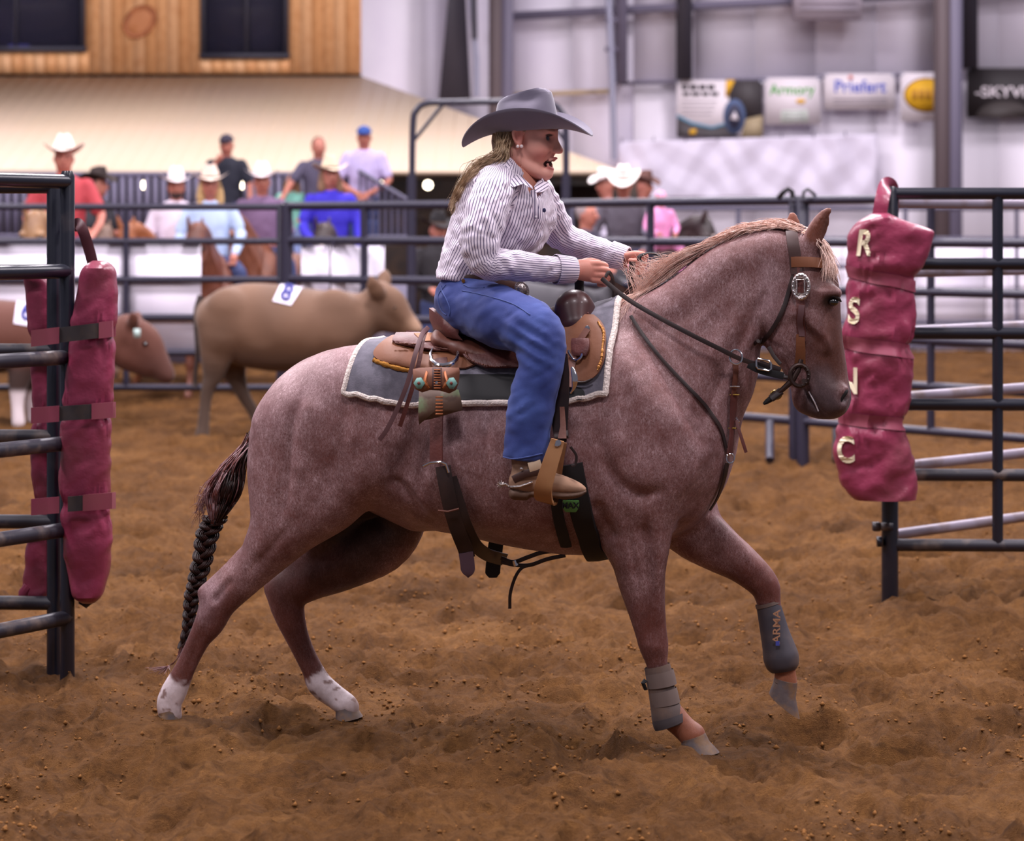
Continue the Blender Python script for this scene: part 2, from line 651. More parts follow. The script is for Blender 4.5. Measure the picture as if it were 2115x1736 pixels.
# crumbs and clods lying loose on the dirt
rs = np.random.RandomState(3)
nC = 36000
cy = 5.6 * np.exp(rs.rand(nC) ** 1.35 * math.log(16 / 5.6))
cx = (rs.rand(nC) * 2 - 1) * (cy * .28 + .5)
dens = vnoise2(cx * 2.2, cy * 1.8, 21) * .6 + vnoise2(cx * 7, cy * 6, 22) * .4
keep = dens + .25 * rs.rand(nC) > .66
cx, cy = cx[keep], cy[keep]
nC = len(cx)
cz = ground_z(cx, cy)
sz = .003 + .008 * rs.rand(nC) ** 3
octa = np.array([(1, 0, 0), (-1, 0, 0), (0, 1, 0), (0, -1, 0), (0, 0, 1), (0, 0, -1)], dtype=float)
ocf = np.array([(0, 2, 4), (2, 1, 4), (1, 3, 4), (3, 0, 4), (2, 0, 5), (1, 2, 5), (3, 1, 5), (0, 3, 5)])
vv = octa[None] * (.6 + .8 * rs.rand(nC, 6, 1)) + (rs.rand(nC, 6, 3) - .5) * .5
an = rs.rand(nC) * 6.283
ca_, sa_ = np.cos(an)[:, None], np.sin(an)[:, None]
vv = np.stack([vv[..., 0] * ca_ - vv[..., 1] * sa_, vv[..., 0] * sa_ + vv[..., 1] * ca_, vv[..., 2] * .75], -1) * sz[:, None, None]
vv = vv + np.stack([cx, cy, cz + sz * .2], -1)[:, None, :]
ff = ocf[None] + (np.arange(nC) * 6)[:, None, None]
M_crumb = mk('dirt_crumb', lin(110, 74, 41), .95, spec=.05, var=(3, lin(128, 88, 50), .35, .7))
link('dirt_clods', mesh_np('dirt_clods', vv.reshape(-1, 3), ff.reshape(-1, 3), False), M_crumb, label='loose crumbs and clods of dirt scattered over the arena floor', cat='dirt', kind='stuff')
# ------------------------------------------------------------------ the building behind the pens
M_white = mk('white_wall_panel', lin(236, 230, 244), .7, var=(.8, lin(224, 216, 234), .35, .75))
M_white2 = mk('white_liner_sheet', lin(240, 233, 246), .6)
M_steel = mk('grey_steel', lin(112, 106, 128), .55)
M_steelb = mk('brown_grey_steel', lin(96, 82, 86), .6)
M_steeld = mk('dark_steel', lin(58, 54, 66), .6)
M_galv = mk('galvanised', lin(160, 160, 182), .4, metal=.4)
M_pine = [mk('pine_board_a', lin(240, 182, 128), .55, var=(7, lin(222, 156, 102), .45, .75)), mk('pine_board_b', lin(244, 190, 140), .55, var=(6, lin(226, 162, 112), .5, .8)),
          mk('pine_board_c', lin(236, 174, 118), .55, var=(8, lin(216, 146, 92), .5, .8))]
M_tan = mk('tan_metal_roof', lin(220, 198, 172), .5, var=(.5, lin(224, 200, 178), .4, .7))
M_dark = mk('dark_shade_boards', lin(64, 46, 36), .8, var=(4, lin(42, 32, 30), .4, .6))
M_winframe = mk('dark_window_frame', lin(58, 56, 68), .5)
M_glass = mk('window_glass', lin(150, 148, 176), .02, spec=.6)
M_glass.node_tree.nodes['Principled BSDF'].inputs['Transmission Weight'].default_value = .92
M_glass.node_tree.nodes['Principled BSDF'].inputs['IOR'].default_value = 1.2
YW = 42.0      # back wall
YO = 40.0      # pine office front
YE = 34.0      # eave of the tan roof


def quad_box(name, a, b, mat, parent=None, **kw):
    """box between two corner points"""
    m = MB(); a, b = Vector(a), Vector(b)
    m.box((a + b) / 2, (abs(b.x - a.x), abs(b.y - a.y), abs(b.z - a.z)))
    return m.build(name, mat, parent, smooth=False, **kw)


def rect(name, x0, y0, x1, y1, Y, depth, mat, parent=None, **kw):
    """box whose front face covers pixels x0..x1, y0..y1 at depth Y"""
    a, b = P(x0, y0, Y), P(x1, y1, Y)
    return quad_box(name, (a.x, Y, a.z), (b.x, Y + depth, b.z), mat, parent, **kw)


# back wall of white liner sheets
wall = quad_box('wall_back', (-4.0, YW, -.2), (18, YW + .2, 9), M_white, kind='structure', label='white metal-lined arena wall')
sx = -4.0
while sx < 18:
    quad_box('panel', (sx, YW - .006, 3.9 if sx > 1.6 else -.2), (sx + .996, YW, 9), M_white, wall)
    if sx > 1.6:
        quad_box('panel', (sx, YW - .05, -.2), (sx + .997, YW - .01, 4.05), M_white2, wall)
    sx += 1.0
# side return wall from the pine office to the corner
m = MB()
a, b_ = P(746, 160, YO), P(915, 210, YW)
m.add([(a.x, YO, 0), (b_.x + .1, YW, 0), (b_.x + .1, YW, 9), (a.x, YO, 9), (a.x, YO + .15, 0), (b_.x + .1, YW + .15, 0), (b_.x + .1, YW + .15, 9), (a.x, YO + .15, 9)],
      [(0, 1, 2, 3), (5, 4, 7, 6), (0, 4, 5, 1), (3, 2, 6, 7), (0, 3, 7, 4), (1, 5, 6, 2)])
m.build('wall_side', M_white, smooth=False, kind='structure', label='white side wall beside the pine office')

# steel frame
def column(name, x0, x1, y1, Y, mat, label, xm=None, mat2=None):
    r = root(name, (P((x0 + x1) / 2, y1, Y).x, Y, 0), label, 'column')
    a, b = P(x0, y1, Y), P(x1, y1, Y)
    wd = b.x - a.x
    quad_box('flange', (a.x, Y, a.z), (b.x, Y + .03, 9), mat, r)
    quad_box('web', ((a.x + b.x) / 2 - .02, Y + .03, a.z), ((a.x + b.x) / 2 + .02, Y + .33, 9), mat, r)
    quad_box('rear_flange', (a.x, Y + .33, a.z), (b.x, Y + .36, 9), mat, r)
    if xm:
        c = P(xm, y1, Y)
        quad_box('side_plate', (b.x, Y + .01, a.z), (c.x, Y + .3, 9), mat2, r)
    return r


column('steel_column', 1010, 1036, 800, 41.0, M_steelb, 'brown-grey steel column behind the arch gate and grey hat', 1060, M_steel)
column('steel_column', 1936, 1962, 900, 40.6, M_steelb, 'tall brown-grey steel column between the yellow and black banners', 1988, M_steel)
column('steel_column', 1988, 2020, 140, 41.4, M_steeld, 'dark post ending above the black banner')
column('steel_column', 1271, 1296, 170, 41.5, M_steel, 'mid-grey wall post beside the pale conduit')
column('steel_column', 1399, 1430, 165, 41.5, M_steeld, 'dark wall post above the tractor banner')
# dark leaning frame leg left of the arch gate
r = root('frame_leg', (P(945, 210, 40.6).x, 40.6, P(945, 208, 40.6).z), 'black tapered frame leg above the tan roof', 'frame leg')
m = MB()
pts = [(906, 208), (972, 208), (962, 0), (925, 0)]
fr = [P(x, y, 40.6) for x, y in pts]
fr[2] += (fr[2] - fr[1]) * 1.2; fr[3] += (fr[3] - fr[0]) * 1.2
m.add([tuple(p) for p in fr] + [tuple(p + Vector((0, .4, 0))) for p in fr], [(0, 1, 2, 3), (7, 6, 5, 4), (0, 4, 5, 1), (1, 5, 6, 2), (2, 6, 7, 3), (3, 7, 4, 0)])
m.build('tapered_plate', M_steeld, r, smooth=False)
m = MB(); m.tube([P(962, -120, 40.5), P(984, 120, 40.5), P(984, 200, 40.5)], .045, 8); m.build('brace_rod', M_galv, r)
m = MB(); m.tube([P(978, -40, 40.4), P(980, 80, 40.4)], .05, 8); m.build('hanging_strap', M_steeld, r)
# girts and conduit
for nm, (x0, y0), (x1, y1), Y, rr, mt, lb in (
        ('wall_girt', (1060, 33), (2300, -35), 41.6, .07, M_steel, 'grey horizontal girt crossing the upper white wall'),
        ('wall_girt', (1062, 196), (1258, 188), 41.7, .035, mk('tan_trim', lin(176, 152, 120), .6), 'thin tan girt right of the arch gate'),
        ('wall_girt', (1280, 172), (1936, 152), 41.7, .03, M_steel, 'thin grey ledge above the banners')):
    m = MB(); A, B = P(x0, y0, Y), P(x1, y1, Y)
    n = (B - A).normalized(); zz = Vector((0, 0, rr))
    m.add([tuple(A - zz), tuple(B - zz), tuple(B + zz), tuple(A + zz)] + [tuple(q + Vector((0, .12, 0))) for q in (A - zz, B - zz, B + zz, A + zz)],
          [(0, 1, 2, 3), (7, 6, 5, 4), (0, 4, 5, 1), (1, 5, 6, 2), (2, 6, 7, 3), (3, 7, 4, 0)])
    m.build(nm, mt, smooth=False, label=lb, cat='girt')
r = root('conduit_pipe', tuple(P(1264, 330, 41.3)), 'pale vertical conduit pipe down the white wall', 'pipe')
m = MB(); m.tube([P(1255, -60, 41.3), P(1264, 150, 41.3), P(1268, 330, 41.3)], .055, 10); m.build('pipe', M_galv, r)
for y in (42, 102):
    m = MB(); c = P(1262, y, 41.28); m.box(c, (.2, .05, .07)); m.build('clamp', M_steel, r, smooth=False)
r = root('duct_box', tuple(P(1712, 40, 41.0)), 'grey ventilation box at the top of the white wall', 'vent')
rect('housing', 1642, -60, 1780, 38, 41.0, .45, mk('vent_grey', lin(176, 164, 178), .6), r)
for k in range(5):
    rect('louver', 1652, -40 + k * 14, 1770, -35 + k * 14, 40.97, .04, mk('vent_louver', lin(150, 140, 152), .6) if k == 0 else bpy.data.materials['vent_louver'], r)

# pine office: boards one by one around two windows
office = root('wall_office', (P(300, 0, YO).x, YO + .1, P(0, 152, YO).z), None, None)
office['kind'] = 'structure'; office['label'] = 'pine-clad upper office wall with two windows'
for x0, x1, z1 in ((-300, -120, 9), (-120, 175, P(0, 107, YO).z), (175, 414, 9), (414, 595, P(0, 121, YO).z), (595, 746, 9)):
    quad_box('backing', (P(x0, 0, YO).x, YO + .03, P(0, 152, YO).z), (P(x1, 0, YO).x, YO + .2, z1), M_pine[2], office)
M_room = mk('office_interior', lin(58, 56, 84), .8)
quad_box('interior_wall', (P(-330, 0, YO).x, YO + 1.6, 3.6), (P(746, 0, YO).x, YO + 1.7, 9), M_room, office)
quad_box('interior_floor', (P(-330, 0, YO).x, YO + .2, 4.0), (P(746, 0, YO).x, YO + 1.6, P(0, 150, YO).z), M_room, office)
wins = [(-120, 175, 104), (414, 595, 118)]
bw = (P(23, 0, YO) - P(0, 0, YO)).x
xx = P(-300, 0, YO).x
zbot = P(0, 150, YO).z
k = 0
xr = P(746, 0, YO).x
while xx < xr - .02:
    x1 = min(xx + bw, xr)
    cxm = (xx + x1) / 2
    px = CX + cxm * F / YO
    z0s = zbot - .004 * k * 0
    tops = [(zbot, 9.0)]
    for a, b, yb in wins:
        if a - 4 < px < b + 4:
            tops = [(zbot, P(0, yb + 3, YO).z)]
    for z0, z1 in tops:
        m = MB(); dpt = .012 + .002 * (k % 3)
        m.box((cxm, YO + .03 - dpt / 2, (z0 + z1) / 2), (x1 - xx - .002, dpt, z1 - z0)); m.build('board', M_pine[(k * 7) % 3], office, smooth=False)
    xx = x1; k += 1
knot = root('wooden_plaque', tuple(P(289, 85, YO - .03)), 'round brown wooden plaque on the pine wall between the windows', 'plaque')
m = MB(); m.lathe(P(289, 45, YO), [(.01, .0), (.235, 0), (.24, .02), (.22, .035), (.2, .03), (.01, .03)], 28, (0, -1, 0), 1.25, .95); m.build('disc', mk('plaque_wood', lin(176, 104, 58), .6, var=(9, lin(150, 84, 44), .4, .6)), knot)
m = MB(); m.lathe(P(289, 45, YO - .03), [(.01, 0), (.16, 0), (.17, .012), (.16, .02), (.01, .02)], 28, (0, -1, 0), 1.25, .95); m.build('inner_disc', mk('plaque_core', lin(186, 118, 70), .6), knot)
for n_, (a, b, yb) in enumerate(wins):
    wn = rect('window_%d' % (n_ + 1), a, -160, b, yb, YO + .05, .012, M_glass, kind='structure', label='dark sliding office window')
    for x0, x1 in ((a, a + 9), (b - 9, b), ((a + b) / 2 - 3 + 4, (a + b) / 2 + 7)):
        rect('window_frame', x0, -160, x1, yb, YO - .03, .10, M_winframe, wn)
    rect('window_sill', a - 2, yb - 8, b + 2, yb + 2, YO - .06, .07, M_winframe, wn)
itm = root('office_machine', tuple(P(35, 104, YO + .45)), 'glowing lilac screen behind the left office window, its glow added', 'machine')
rect('machine', 18, 66, 52, 92, YO + .45, .03, mk('lilac_added_glow', lin(120, 118, 190), .4, emit=(lin(120, 116, 200), .5)), itm)  # machine front with an added glow to make it look bright
rect('machine_rim', 15, 63, 55, 95, YO + .48, .03, M_winframe, itm)
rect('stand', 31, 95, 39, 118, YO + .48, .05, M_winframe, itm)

# tan lean-to roof: ribbed sheets from the eave up to the office, hipped at its right end
eL, eR = P(-260, 352, YE), P(1282, 352, YE)
tL, tR = P(-260, 138, YO), P(748, 158, YO)
tL.z = tR.z
roof = root('trim_roof', (eR.x, YE, eR.z), None, None)
roof['kind'] = 'structure'; roof['label'] = 'tan ribbed metal lean-to roof'
m = MB()
th = Vector((0, 0, -.06))
m.add([tuple(p) for p in (eL, eR, tR, tL)] + [tuple(p + th) for p in (eL, eR, tR, tL)], [(0, 1, 2, 3), (7, 6, 5, 4), (0, 4, 5, 1), (1, 5, 6, 2), (3, 2, 6, 7)])
hb = P(1290, 352, YW); hb.z = eR.z
m.add([tuple(eR), (hb.x, YW, eR.z), tuple(tR + Vector((0, 1, 0))), tuple(tR)], [(0, 1, 2, 3)])
m.build('roof_sheet', M_tan, roof, smooth=False)
nrib = 46
for k in range(nrib):
    t = (k + .5) / nrib
    a = eL.lerp(eR, t); b_ = Vector((a.x, YO, tR.z))
    if a.x > tR.x:
        s_ = (eR.x - a.x) / (eR.x - tR.x)
        b_ = a.lerp(b_, s_)
    m = MB(); dd = (b_ - a)
    if dd.length < .2: continue
    m.tube([a, b_], .010, 5, up=(0, 0, 1)); m.build('rib', M_tan, roof, smooth=False)
m = MB(); m.tube([eL + Vector((0, -.02, -.02)), eR + Vector((0, -.02, -.02))], .035, 6); m.build('eave_trim', M_tan, roof, smooth=False)
# shaded boarding under the eave
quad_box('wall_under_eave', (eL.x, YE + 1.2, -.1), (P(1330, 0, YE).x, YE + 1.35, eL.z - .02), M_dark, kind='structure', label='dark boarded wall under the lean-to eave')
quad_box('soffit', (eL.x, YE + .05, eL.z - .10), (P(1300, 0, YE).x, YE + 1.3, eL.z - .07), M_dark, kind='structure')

# string of bulbs under the eave
M_bulb = mk('bulb_glow', (1, .9, .75), .4, emit=((1.0, .86, .66), 9.0))
M_sock = mk('bulb_socket', lin(30, 28, 30), .5)
for k, (x, lb) in enumerate(((299, 'glowing festoon bulb between the black hat and the bearded rider'), (504, 'glowing festoon bulb beside the standing navy shirt'),
                             (785, 'glowing festoon bulb right of the lavender shirt'), (884, 'glowing festoon bulb under the arch gate'))):
    c = P(x, 382, YE + .3)
    r = root('festoon_bulb', tuple(c), lb, 'bulb', 'festoon bulbs under the eave')
    m = MB(); m.ellipsoid(c, (.056, .056, .056), 14, 10); m.build('globe', M_bulb, r)
    m = MB(); m.lathe(c + Vector((0, 0, .045)), [(.018, 0), (.02, .03), (.012, .06)], 10); m.build('socket', M_sock, r)
    m = MB(); m.tube([c + Vector((0, 0, .1)), Vector((c.x, c.y, eL.z - .08))], .006, 6); m.build('cord', M_sock, r)
# ------------------------------------------------------------------ pipe panels
M_pipe = mk('blue_black_pipe_paint', lin(22, 24, 36), .30, spec=.5, coat=.25, var=(7, lin(56, 50, 54), .60, .80), bump=(40, .08, .003))
M_pipe_d = mk('dusty_pipe', lin(40, 38, 48), .45, var=(9, lin(112, 96, 86), .52, .76), bump=(50, .1, .003))
M_pipe_g = mk('galvanised_pipe', lin(150, 140, 156), .42, metal=.3, var=(6, lin(120, 100, 92), .52, .75))
M_far = mk('far_pipe', lin(42, 39, 56), .4)
M_far2 = mk('far_pipe_pale', lin(84, 80, 104), .45)
M_board = mk('white_sheet_board', lin(242, 234, 248), .6, var=(1.5, lin(228, 220, 238), .4, .7))


def pipe_panel(name, label, A, B, zs, rad, mat, group, posts=(0, 1), stays=(), ztop=None, zbot=-.05, mats=None, post_r=None, cat='fence panel'):
    A, B = Vector((A[0], A[1], 0)), Vector((B[0], B[1], 0))
    r = root(name, tuple((A + B) / 2), label, cat, group)
    for k, z in enumerate(zs):
        m = MB(); m.tube([A + Vector((0, 0, z)), B + Vector((0, 0, z))], rad, 12)
        m.build('rail', mats[k] if mats else mat, r)
    zt = ztop if ztop else max(zs) + rad
    for t in posts:
        c = A.lerp(B, t)
        m = MB(); m.tube([c + Vector((0, 0, zbot)), c + Vector((0, 0, zt - .02)), c + Vector((0, 0, zt))], [post_r or rad, post_r or rad, (post_r or rad) * .7], 12)
        m.build('post', mat, r)
    for t in stays:
        c = A.lerp(B, t)
        m = MB(); m.tube([c + Vector((0, 0, min(zs))), c + Vector((0, 0, max(zs)))], rad * .9, 10)
        m.build('stay', mat, r)
    return r


def gx(px, Y):
    return ((px - CX) * Y / F, Y)


# ---- right gate: post, front panel and the panel swung back
ZR = [1.734, 1.437, 1.144, .843, .546, .249]
pipe_panel('gate_panel', 'dark pipe gate panel running right from the lettered maroon pad', gx(1838, 10.8), gx(2400, 10.75), ZR, .0265, M_pipe, 'near gate panels', posts=(0, 1), stays=(.397,), ztop=1.765,
           mats=[M_pipe, M_pipe, M_pipe, M_pipe, M_pipe_d, M_pipe_d], post_r=.036)
pa = Vector((*gx(1838, 10.92), 0)); pb = pa + Vector((2.2, 2.2, 0))
pipe_panel('gate_panel', 'silvery dusty pipe panel angled away behind the right gate', (pa.x, pa.y), (pb.x, pb.y), [1.70, 1.40, 1.145, .862, .565, .275], .024, M_pipe_g, 'near gate panels', posts=(1,), stays=(.5,))
r = root('latch_hinge', tuple(P(1835, 1100, 10.76)), 'rusty hinge lugs low on the right gate post', 'hinge')
m = MB(); m.box(P(1810, 1087, 10.77), (.03, .05, .035)); m.box(P(1832, 1087, 10.75), (.05, .03, .03)); m.build('lug', M_pipe_d, r, smooth=False)
m = MB(); m.box(P(1816, 1118, 10.77), (.02, .04, .04)); m.build('pin', M_pipe, r, smooth=False)

# ---- left gate: two posts side by side, one panel coming towards the camera, one running left
ZL = [1.752, 1.432, 1.125, .818, .510, .195]
ax, ay = gx(139, 9.12)
pipe_panel('gate_panel', 'dark pipe gate panel coming forward past the paired maroon pads', (ax, ay), (ax - .60, ay - 1.0), ZL, .0265, M_pipe, 'near gate panels', posts=(0, 1), ztop=1.79, mats=[M_pipe, M_pipe, M_pipe_d, M_pipe_d, M_pipe_d, M_pipe_d], post_r=.0265)
ax, ay = gx(107, 9.16)
pipe_panel('gate_panel', 'dark pipe gate panel running left behind the forward-facing one', (ax, ay + .04), (ax - 1.5, ay + .12), [1.735, 1.43, 1.145, .835, .528, .235], .0255, M_pipe, 'near gate panels', posts=(0, 1), ztop=1.78, mats=[M_pipe, M_pipe, M_pipe_d, M_pipe_d, M_pipe_d, M_pipe_d])

# ---- far side of the pen
ZF = [1.784, 1.497, 1.178, .863, .568, .277]
pipe_panel('pen_panel', 'far pen panel on the left in front of the red-shirted rider', gx(-120, 21.3), gx(578, 21.3), ZF, .029, M_far, 'pen panels', stays=(.545,))
pipe_panel('pen_panel', 'far pen panel behind the tan steer, in front of the blue shirt', gx(592, 21.25), gx(985, 20.2), [z + .006 for z in ZF], .036, M_far, 'pen panels', stays=(.42,), post_r=.05)
pipe_panel('pen_panel', 'far pen panel behind the rider hands, below the white hats', gx(990, 20.2), gx(1640, 17.45), [z + .006 for z in ZF], .032, M_far, 'pen panels', stays=(.58,), post_r=.036)
pipe_panel('pen_panel', 'pen panel behind the lettered pad at the right edge', gx(1658, 17.4), gx(2420, 15.1), [z + .006 for z in ZF], .030, M_far, 'pen panels', stays=(.38,), post_r=.045)
for x0, s_ in ((1634, -1), (1662, 1)):
    r = root('chain_loop', tuple(P(x0, 408, 17.3)), 'black latch strap looped over the pen post, %s side' % ('left' if s_ < 0 else 'right'), 'latch strap')
    m = MB(); m.tube([P(x0 + s_ * 26, 409, 17.35), P(x0 + s_ * 16, 397, 17.3), P(x0 + s_ * 6, 390, 17.3), P(x0 - s_ * 2, 396, 17.3), P(x0 - s_ * 4, 412, 17.3)], .011, 8, flat=(1, 1.6)); m.build('strap', mk('black_rubber', lin(30, 28, 34), .6), r)
    m = MB(); m.ellipsoid(P(x0 - s_ * 4, 414, 17.3), (.02, .02, .02), 10, 6); m.build('knob', M_far, r)
for x0 in (1590, 1728):
    m = MB(); m.tube([P(x0, 872, 17.5), P(x0, 950, 17.2)], .03, 10)
    m.build('ground_stub', M_far, label='short pale pipe stub under the bottom rail, %s the pen post' % ('left of' if x0 < 1640 else 'right of'), cat='pipe stub')
# outer fence with white boards behind the right half
pipe_panel('outer_fence', 'thin outer fence rails along the white boards on the right', gx(1180, 33), gx(2330, 33), [1.88, 1.49, 1.13, .77, .41, .10], .03, M_far2, 'outer fences', posts=(0, .3, .6, 1), stays=(.15, .45, .8))
bd = root('kick_board', (P(1750, 700, 33.3).x, 33.3, 0), 'white kick boards behind the outer fence', 'barrier')
x = 1296
while x < 2360:
    a, b = P(x, 0, 33.3).x, P(x + 148, 0, 33.3).x
    quad_box('board', (a + .01, 33.3, .02), (b - .01, 33.34, 1.42), M_board, bd)
    x += 148
# white sheets tied behind the far left panels
for x0, x1, y0, y1, Y, lb in ((-90, 262, 503, 722, 21.335, 'white sheet on the far left pen panel, left half'), (263, 415, 503, 722, 21.335, 'white sheet on the far left pen panel beside the sorrel horse'),
                              (622, 680, 508, 690, 21.17, 'narrow white sheet behind the tan steer shoulder'), (684, 794, 508, 690, 20.98, 'white sheet behind the tan steer ears')):
    r = root('white_sheet', tuple(P((x0 + x1) / 2, y1, Y)), lb, 'sheet', 'white sheets on the pen panels')
    rect('sheet', x0, y0, x1, y1, Y, .01, M_board, r)
    for xx in (x0 + 4, x1 - 4):
        m = MB(); m.tube([P(xx, y0 + 4, Y - .01), P(xx, y0 - 6, Y - .04)], .008, 6); m.build('tie', M_far2, r)

# arch gate frame
r = root('arch_gate', tuple(P(1010, 500, 23)), 'tall grey pipe arch over the far alley gate', 'gate arch')
Y = 23.0
pl = catmull([tuple(P(x, y, Y)) for x, y in ((850, 700), (851, 400), (853, 260), (860, 228), (882, 213), (930, 211), (1090, 210), (1140, 215), (1160, 232), (1168, 262), (1169, 400), (1169, 700))], 6)
m = MB(); m.tube(pl, .030, 12); m.build('hoop', M_far, r)
for x in (850, 1169):
    m = MB(); m.tube([P(x, 362, Y), P(x, 880, Y)], .042, 12); m.build('sleeve', M_far, r)
for a, b in (((855, 290), (914, 216)), ((1166, 290), (1112, 214))):
    m = MB(); m.tube([P(*a, Y), P(*b, Y)], .018, 8); m.build('brace', M_far, r)

# picket guard rail of the viewing deck, and the stair rail
M_picket = mk('grey_picket', lin(104, 98, 122), .6)
r = root('picket_rail', tuple(P(300, 490, 31)), 'grey picket guard rail of the viewing deck under the eave', 'railing')
Y = 31.0
for y in (360, 487):
    m = MB(); m.tube([P(-160, y, Y), P(640, y, Y)], .03, 8); m.build('rail', M_picket, r)
x = -155
k = 0
pm = None
while x < 640:
    c = P(x, 424, Y)
    if pm is None:
        m = MB(); m.box((0, 0, 0), (.066, .03, 127 * Y / F)); pm = m.mesh('picket', False); pm.materials.append(M_picket)
    o = bpy.data.objects.new('picket', pm); COL.objects.link(o); o.location = c; o.parent = r; o.matrix_parent_inverse = Matrix.Translation(-Vector(r.location))
    x += 17; k += 1
r = root('stair_rail', tuple(P(800, 480, 30)), 'sloping grey stair rail right of the lavender-shirted man', 'railing')
m = MB(); m.tube([P(740, 352, 30), P(850, 418, 30)], .028, 8); m.build('handrail', M_far2, r)
m = MB(); m.tube([P(740, 490, 30), P(850, 490, 30)], .028, 8); m.build('rail', M_far2, r)
for x in range(744, 850, 13):
    y0 = 352 + (x - 740) * .6
    m = MB(); m.tube([P(x, y0, 30), P(x, 490, 30)], .016, 6); m.build('picket', M_far2, r)
dk = root('viewing_deck', tuple(P(450, 500, 31.5)), 'raised viewing deck floor behind the picket rail', 'deck')
a, b = P(-200, 490, 31), P(860, 490, 31)
for k in range(8):
    quad_box('plank', (a.x, 30.2 + k * .25, .94), (b.x, 30.44 + k * .25, .98), M_dark, dk)
quad_box('fascia', (a.x, 30.16, .0), (b.x, 30.2, .98), M_steel, dk)

# ------------------------------------------------------------------ maroon post pads
M_vinyl = mk('maroon_vinyl', lin(134, 50, 76), .34, spec=.45, var=(3.5, lin(118, 58, 68), .48, .72), bump=(14, .35, .02))
M_vband = mk('maroon_band', lin(132, 54, 76), .5, var=(5, lin(132, 66, 76), .4, .7))
M_velcro = mk('black_velcro', lin(52, 46, 48), .9, var=(12, lin(74, 60, 52), .5, .75))
M_cream = mk('cream_lettering', lin(232, 220, 190), .6)


def pad_rings(rows, Y, dep, seed, step=5, n=56, wr=.012, bands=(), gather=.010):
    """rows (py, xl, xr): outline of a stuffed sleeve hanging at depth Y"""
    rows = np.array(rows, dtype=float)
    ys_ = np.arange(rows[0, 0], rows[-1, 0] + .1, step)
    xl = np.interp(ys_, rows[:, 0], rows[:, 1]); xr = np.interp(ys_, rows[:, 0], rows[:, 2])
    for _ in range(2):
        xl[1:-1] = (xl[:-2] + 2 * xl[1:-1] + xl[2:]) / 4; xr[1:-1] = (xr[:-2] + 2 * xr[1:-1] + xr[2:]) / 4
    rings = []
    for py, a, b in zip(ys_, xl, xr):
        c = P((a + b) / 2, py, Y); hw = (b - a) / 2 * Y / F
        ring = []
        for k in range(n):
            t = 2 * math.pi * k / n
            cx_, sy_ = math.cos(t), math.sin(t)
            x = math.copysign(abs(cx_) ** .75, cx_); y = math.copysign(abs(sy_) ** .75, sy_)
            p = Vector((c.x + x * hw, c.y + y * dep * min(1, hw / .05), c.z))
            u_, v_ = p.x * 9 + p.z * 5, p.z * 16 - p.x * 14
            d = (float(vnoise3(np.array(u_ * .8), np.array(p.y * 6), np.array(v_ * .8), seed)) - .5) * wr * 2.2 + (float(vnoise3(np.array(u_ * 2.2), np.array(p.y * 9), np.array(v_ * 2.0), seed + 1)) - .5) * wr
            for yb_ in bands:                       # gathers pinched in by each band
                e_ = abs(py - yb_)
                d -= .012 * math.exp(-(e_ / 14) ** 2)
                d += gather * math.exp(-((e_ - 26) / 26) ** 2) * math.sin(t * 17 + yb_ + 2.2 * math.sin(t * 5 + py * .03)) * (.5 + .5 * math.sin(t * 3 + yb_))
            ring.append(p + Vector((x * .6, y, 0)).normalized() * d)
        rings.append(ring)
    return rings


def pad_front(rings, px, py, Y, off):
    """front-surface point of a pad near a pixel"""
    q = P(px, py, Y)
    best, bd_ = None, 1e9
    for ring in rings:
        if abs(ring[0].z - q.z) > .02: continue
        for p in ring:
            if p.y < Y + .0:
                d = (p.x - q.x) ** 2 + (p.z - q.z) ** 2
                if d < bd_: bd_, best = d, p
    yy = best.y if best is not None else Y
    s_ = yy / Y
    return P(px, py, yy - off)


def pad_band(rings, f_lo, f_hi, grow=.006, mat=None, parent=None):
    """cloth band round the pad between slanted pixel rows; f_lo/f_hi give row index per angle"""
    n = len(rings[0])
    out = []
    for f in np.linspace(0, 1, 5):
        ring = []
        for k in range(n):
            i = f_lo(k) * (1 - f) + f_hi(k) * f
            i0 = int(np.clip(math.floor(i), 0, len(rings) - 2)); t = i - i0
            p = rings[i0][k].lerp(rings[i0 + 1][k], t)
            c = sum((rings[i0][j] for j in range(0, n, 5)), Vector()) / len(range(0, n, 5))
            d = Vector((p.x - c.x, p.y - c.y, 0)).normalized()
            ring.append(p + d * grow)
        out.append(ring)
    m = MB(); m.loft(out, cap=False)
    return m


# the lettered pad on the right gate post
YR = 10.66
rowsR = [(440, 1806, 1834), (447, 1796, 1846), (458, 1770, 1866), (472, 1759, 1930), (476, 1757, 1936), (510, 1755, 1924), (555, 1753, 1908), (575, 1752, 1892), (596, 1750, 1886), (620, 1747, 1892), (660, 1744, 1891), (698, 1740, 1886),
         (715, 1740, 1876), (732, 1740, 1875), (775, 1740, 1884), (820, 1738, 1880), (850, 1733, 1873), (872, 1729, 1866), (900, 1726, 1874), (940, 1726, 1886), (985, 1730, 1889), (1010, 1740, 1890), (1024, 1752, 1891), (1033, 1766, 1891)]
ringsR = pad_rings(rowsR, YR, .105, 31, bands=(572, 714, 868))
padR = root('post_pad', tuple(P(1812, 1033, YR)), 'maroon stuffed post pad lettered R S N C on the right gate', 'post pad', 'maroon post pads')
m = MB(); m.loft(ringsR); m.build('sleeve', M_vinyl, padR)
